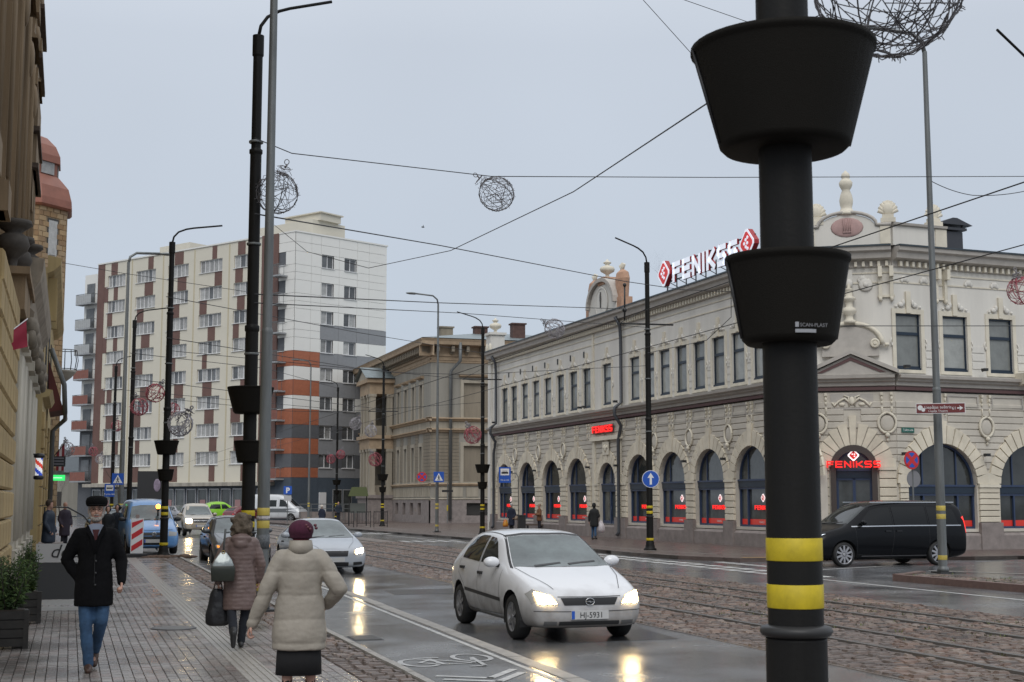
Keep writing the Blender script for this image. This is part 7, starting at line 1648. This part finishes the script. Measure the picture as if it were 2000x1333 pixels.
def man_extra(t, k, hc, el, wr_, Z):
    b = MB(); b.lathe([(.098*k,0),(.108*k,.02*k),(.112*k,.05*k),(.10*k,.085*k),(.06*k,.105*k),(.01,.108*k)], 22, hc.x, hc.y+.012*k, sy=1.15); b.build('cap', mat('black_cap', (.005,.005,.0055), .95, spec=.1), t, T(0,0,hc.z+.042*k))
    b = MB(); b.lathe([(.06*k,0),(.095*k,.002),(.09*k,.012*k),(.03,.02*k)], 20, hc.x, hc.y-.075*k, sy=.62); b.build('cap_peak', mat('black_cap', (.005,.005,.0055), .95, spec=.1), t, T(0,0,hc.z+.047*k))
    g = MB()
    for s in (-1, 1): g.tube([hc+Z((s*.034+.024*math.cos(a), -.106, .008+.018*math.sin(a))) for a in [2*PI*j/14 for j in range(15)]], .0018*k, 4, cap=False); g.tube([hc+Z((s*.058,-.103,.01)), hc+Z((s*.08,-.02,.012))], .0018*k, 4)
    g.tube([hc+Z((-.01,-.106,.01)), hc+Z((.01,-.106,.01))], .0018*k, 4); g.build('spectacles', BLKM, t)
    b = MB(); b.prism([(-.075*k,1.485*k),(-.0,1.33*k),(.075*k,1.485*k),(.03*k,1.50*k),(-.03*k,1.50*k)], -.118*k, -.105*k); b.build('shirt', mat('blue_grey_shirt', (.22,.25,.32), .8), t, T(0,.0,0))
    b = MB(); b.prism([(-.035*k,1.44*k),(.0,1.30*k),(.035*k,1.44*k)], -.125*k, -.119*k); b.build('sweater', mat('dark_maroon_knit', (.06,.015,.018), .9), t)
    for s in (-1, 1):
        b = MB(); b.prism([(s*.085*k,1.50*k),(s*.10*k,1.44*k),(s*.055*k,1.36*k),(0.004*s,1.19*k),(s*.045*k,1.42*k)][::s], -.148*k, -.128*k); b.build('lapel', BLACKC, t)
    for z in (1.12,1.0,.88): MB().ball((0.01,-.148*k,z*k), (.012,.006,.012), 10, 6).build('button', BLKM, t)
    b = MB(); b.box(-.002,.002,-.136*k,-.12*k,.72*k,1.19*k); b.build('coat_opening', BLKM, t)
p = at(178, 1313)
person(p+Vector((0,.05,0)), 1.745, facing(p), 'bearded man in a black coat, flat black cap and blue jeans walking towards the camera',
    dict(elL=(-.28,.06,1.13), wrL=(-.13,.03,.90), elR=(.265,.03,1.12), wrR=(.27,-.10,.90), knL=(-.07,-.04,.50), anL=(-.03,-.02,.08), knR=(.085,-.03,.52), anR=(.03,.34,.18), ftR=(0,-.75,-.65), hy=-.02, curl=1.5),
    (BLACKC, .66, 1.14, None, .005), (JEAN, 'trousers', mat('brown_shoe', (.05,.024,.016), .5)), hair=(mat('grey_hair', (.3,.28,.27), .8), 0), beard=True, extra=man_extra, vox=.013)
# brown coated woman
BRC = mat('brown_quilted_coat', (.145,.10,.09), .45, var=.15, vscale=9, bump=.2); CURLY = mat('curly_brown_hair', (.06,.045,.03), .8, col2=(.13,.10,.07), var=.4, vscale=30, bump=1, bscale=60)
def bw_extra(t, k, hc, el, wr_, Z): pass
p2 = at(466, 1266)
bw = person(p2, 1.56, facing(p2) @ rotz(PI), 'woman in a brown quilted coat with curly hair walking away carrying two bags',
    dict(elL=(-.27,-.02,1.10), wrL=(-.25,-.08,.88), elR=(.30,.03,1.10), wrR=(.285,-.02,.86), knL=(-.08,.0,.50), anL=(-.03,-.02,.09), knR=(.10,.06,.50), anR=(.07,.36,.22), ftR=(0,-.3,-.95), hood=1, curl=1.3, face=False, aw=1.12),
    (BRC, .50, 1.18, (.055,.007), .006), (mat('black_navy_trousers', (.01,.012,.018), .9), 'trousers', BLKM), hair=(CURLY, 1.25), vox=.012, jacket_w=1.1)
hm = bw.matrix_local @ Vector((.285*.89, -.02, .80))
sb = thing('shopping_bag', 'black shopping bag hanging from the left hand of the woman in brown', 'bag', T(*(hm-Vector((.0,0,0)))) @ facing(p2))
hz = hm.z; b = MB(); b.loft([[(x*.155, y*.06, -hz+.25) for x, y in ((-1,-1),(1,-1),(1.02,1),(-1.02,1))], [(x*.165+.0, y*.07, -hz+.32) for x, y in ((-1,-1),(1,-1),(1,1),(-1,1))], [(x*.10, y*.045, -hz+.66) for x, y in ((-1,-1),(1,-1),(1,1),(-1,1))], [(x*.06, y*.03, -hz+.70) for x, y in ((-1,-1),(1,-1),(1,1),(-1,1))]])
me = evald(b.mesh('bag_body', mat('black_plastic_bag', (.012,.012,.014), .35, bump=1, bscale=14)), [('SUBSURF', dict(levels=3, render_levels=3))])
for v in me.vertices: v.co += v.normal*.012*noise.noise(v.co*9)
for f in me.polygons: f.use_smooth = True
link('bag_body', me, sb)
for y in (-.025,.025): MB().tube([(-.05,y,-hz+.69),(-.03,y*.5,-hz+.78),(0,0,-.02),(.03,y*.5,-hz+.78),(.05,y,-hz+.69)], .008, 5).build('handle', BLKM, sb)
hb_ = thing('handbag', 'silver grey and dark green handbag on the left shoulder of the woman in brown', 'handbag', T(*(bw.matrix_local @ Vector((.20,.20,.98)))) @ facing(p2))
b = MB(); b.loft([[(x*.13, y*.055, -.19) for x, y in ((-1,-1),(1,-1),(1,1),(-1,1))], [(x*.14, y*.07, -.05) for x, y in ((-1,-1),(1,-1),(1,1),(-1,1))], [(x*.13, y*.065, .0) for x, y in ((-1,-1),(1,-1),(1,1),(-1,1))]]); link('lower_bag', evald(b.mesh('l', mat('dark_green_leather', (.022,.026,.02), .4)), [('BEVEL', dict(width=.012, segments=2))]), hb_)
b = MB(); b.loft([[(x*.13, y*.067, -.02) for x, y in ((-1,-1),(1,-1),(1,1),(-1,1))], [(x*.10, y*.05, .06) for x, y in ((-1,-1),(1,-1),(1,1),(-1,1))], [(x*.035, y*.02, .15) for x, y in ((-1,-1),(1,-1),(1,1),(-1,1))]]); link('upper_bag', evald(b.mesh('u', mat('silver_leather', (.30,.33,.33), .3, .5, bump=1, bscale=12)), [('BEVEL', dict(width=.01, segments=2))]), hb_)
b = MB(); b.tube([(0,0,.14),(.005,-.01,.24),(.02,-.06,.42)], .014, 6); b.build('shoulder_strap', mat('grey_strap', (.07,.075,.075), .5), hb_); b = MB(); b.tube([(.018*math.cos(a),-.03,.15+.018*math.sin(a)) for a in [2*PI*j/10 for j in range(11)]], .004, 4); b.build('gold_ring', mat('gold', (.5,.35,.12), .3, .8), hb_)
# woman in the beret
BEI = mat('beige_puffer', (.30,.27,.225), .5, var=.12, spec=.3, vscale=5, bump=.45, bscale=22)
def beret(t, k, hc, el, wr_, Z):
    b = MB(); b.ball(hc+Z((0,.02,.045)), (.115*k,.118*k,.095*k), 22, 14); b.lathe([(.098*k,hc.z-.03*k),(.103*k,hc.z-.01*k),(.098*k,hc.z+.02*k)], 22, 0, hc.y+.015*k)
    fuse(b, .009, mat('plum_beret', (.055,.008,.025), .95, var=.3, vscale=50), 'beret', t, 3)
    b = MB()
    for q in range(5): b.ball(hc+Z((-.06+.025*q*math.cos(q),.115,.07+.02*math.sin(q*2))), (.016*k,.008*k,.014*k), 7, 5)
    b.build('flower_brooch', mat('brooch', (.10,.03,.04), .4, .4), t)
    b = MB(); b.lathe([(.115*k,1.42*k),(.108*k,1.48*k),(.10*k,1.535*k),(.088*k,1.535*k),(.075*k,1.46*k)], 22, 0, .01*k); b.build('collar', BEI, t)
    b = MB(); b.lathe([(.07*k,1.48*k),(.078*k,1.52*k),(.072*k,1.55*k)], 18, 0, .01*k); b.build('scarf', mat('plum_scarf', (.09,.01,.02), .9), t)
    for z in ():
        b = MB(); f = 1.16; 
        b.tube([((.172+.03*(1.3-z))*f*k*math.cos(a), (.13+.02*(1.3-z))*f*k*math.sin(a)+.003, z*k+.012*math.sin(a*3)) for a in [PI*.12+PI*.76*j/12 for j in range(13)]], .005*k, 5); b.build('quilt_seam', mat('beige_seam', (.12,.105,.085), .8), t)
p3 = gp(589, 11.45)
person(p3, 1.60, facing(p3) @ rotz(PI), 'woman in a beige padded coat and plum beret seen from behind in the foreground',
    dict(elL=(-.35,.05,1.10), wrL=(-.245,-.16,.95), elR=(.29,.02,1.10), wrR=(.42,-.02,.79), knL=(-.10,0,.50), anL=(-.11,0,.09), knR=(.10,0,.50), anR=(.10,.05,.10), curl=1.0, face=False, aw=1.2, hz=-.055),
    (BEI, .57, 1.24, (.21,.013), .0045), (mat('black_tights', (.008,.008,.009), .8), 'skirt', BLKM), vox=.011, extra=beret, jacket_w=1.14)
# people across the street and further off
def stand(pos, h, rot, label, cm, hem, lm, shoe=BLKM, J=None, hair=None, extra=None, w_=1.05, wr2=.005, group=None):
    j = dict(elL=(-.26,.0,1.12), wrL=(-.22,-.12,.92), elR=(.26,0,1.12), wrR=(.22,-.12,.92), knL=(-.08,0,.5), anL=(-.08,0,.09), knR=(.08,0,.5), anR=(.08,0,.09), curl=.9, face=False); j.update(J or {})
    return person(pos, h, rot, label, j, (cm, hem, 1.12, None, wr2), (lm, 'trousers', shoe), hair=hair, vox=.028, extra=extra, fine=False, jacket_w=w_, group=group)
def whitehat(t, k, hc, el, wr_, Z): MB().ball(hc+Z((0,.01,.04)), (.10*k,.11*k,.10*k), 12, 8).build('woolly_hat', mat('white_wool', (.5,.48,.46), .9), t)
def hoodx(t, k, hc, el, wr_, Z): pass
NAVYC = mat('navy_coat', (.012,.018,.04), .8); p = at(999, 1042)
pw = stand(p, 1.62, facing(p) @ rotz(-.5), 'woman in a white woolly hat and long navy coat at the stop', NAVYC, .45, mat('black_boots', (.012,.012,.012), .6), extra=whitehat)
x = MB(); 
b_ = thing('carrier_bag', 'yellow and orange carrier bag beside the woman in the white hat', 'bag', T(*(p+CR*-.33+Vector((0,0,.55)))) @ facing(p)); b = MB(); b.loft([[(x*.14*s_, y*.06, z) for x, y in ((-1,-1),(1,-1),(1,1),(-1,1))] for z, s_ in ((-.2,.9),(-.1,1.1),(.1,.8),(.2,.35))]); b.build('bag_body', mat('yellow_orange_plastic', (.7,.42,.04), .4, col2=(.6,.12,.04), var=.3, vscale=7), b_); MB().tube([(-.03,0,.2),(0,0,.33),(.03,0,.2)], .01, 4).build('handle', WHITE, b_)
b_ = thing('beige_bag', 'small beige bag held by the woman in the white hat', 'bag', T(*(p+CR*.24+Vector((0,0,.82)))) @ facing(p)); MB().ball((0,-.12,0), (.13,.07,.11), 12, 8).build('bag_body', mat('beige_leather', (.36,.27,.2), .6), b_); MB().tube([(-.05,-.12,.1),(0,-.1,.2),(.05,-.12,.1)], .012, 4).build('handle', BLKM, b_)
p = Vector((24.1,70.9,0)); stand(p, 1.6, facing(p) @ rotz(-1.2), 'person in a tan brown jacket standing with folded arms by the bench', mat('tan_brown_jacket', (.16,.075,.035), .8), .75, mat('dark_trousers', (.02,.02,.028), .9), J=dict(elL=(-.26,-.05,1.1), wrL=(.02,-.24,1.18), elR=(.26,-.05,1.1), wrR=(-.02,-.24,1.12)), hair=(mat('pale_hair', (.34,.27,.2), .9), .0))
p = at(1161, 1055); stand(p, 1.66, facing(p) @ rotz(PI-.5), 'woman in a black hooded parka, jeans and tall boots walking past the shop door', mat('black_parka', (.01,.011,.012), .8), .62, mat('blue_denim', (.035,.085,.17)), J=dict(hoodup=1, wrR=(.30,-.02,.86), elR=(.28,0,1.12), knR=(.12,-.06,.5), anR=(.14,-.05,.1), knL=(-.08,.05,.5), anL=(-.12,.12,.12), wrL=(-.1,-.25,1.15)), w_=1.15)
for dx in (-.11, .14): 
    pass
bo = MB(); 
b_ = thing('white_carrier_bag', 'white carrier bag carried by the woman in the black parka', 'bag', T(*(p+CR*.30+Vector((0,0,.62)))) @ facing(p)); b = MB(); b.loft([[(x*.17*s_, y*.07, z) for x, y in ((-1,-1),(1,-1),(1,1),(-1,1))] for z, s_ in ((-.3,.7),(-.15,1.05),(.05,.85),(.24,.3))]); b.build('bag_body', mat('white_plastic', (.6,.56,.58), .4, var=.2, vscale=8), b_); MB().tube([(-.03,0,.2),(0,0,.34),(.03,0,.2)], .01, 4).build('handle', WHITE, b_)
DK = mat('black_jacket', (.012,.014,.018), .8); TR = mat('dark_trousers', (.02,.02,.028))
p = gp(97, 37); stand(p, 1.76, facing(p) @ rotz(1.2), 'man in a dark navy jacket standing by the wall on the left', mat('navy_jacket', (.012,.022,.04), .6), .62, TR, hair=(mat('short_brown_hair', (.05,.035,.025), .9), 0), w_=1.2)
p = gp(128, 50); stand(p, 1.7, facing(p) @ rotz(.6), 'person in a dark purple coat further along the left wall', mat('purple_coat', (.03,.022,.035), .8), .5, TR, w_=1.1)
p = gp(212, 47); stand(p, 1.55, facing(p), 'left one of two people in black hooded jackets behind the man', DK, .6, TR, J=dict(), extra=lambda t,k,hc,el,wr_,Z: MB().ball(hc+Z((0,.05,.02)), (.115*k,.10*k,.13*k), 12, 8).build('hood', DK, t), w_=1.15)
p = gp(230, 48); stand(p, 1.6, facing(p) @ rotz(-.3), 'right one of two people in black hooded jackets behind the man', mat('dark_blue_jacket', (.012,.018,.03), .8), .6, TR, extra=lambda t,k,hc,el,wr_,Z: MB().ball(hc+Z((0,.05,.02)), (.115*k,.10*k,.13*k), 12, 8).build('hood', DK, t), w_=1.15)
p = gp(629, 85); stand(p, 1.5, facing(p) @ rotz(PI-.5), 'white haired woman in a navy coat beyond the silver coupe', NAVYC, .5, TR, J=dict(hood=1), extra=lambda t,k,hc,el,wr_,Z: MB().ball(hc+Z((0,.02,.03)), (.115*k,.12*k,.12*k), 12, 8).build('white_hair', mat('white_hair', (.55,.5,.44), .9), t), w_=1.3)
p = gp(661, 112); stand(p, 1.7, facing(p), 'distant dark clothed person by the ramp railing', mat('dark_blue_jacket', (.012,.018,.03)), .8, TR)
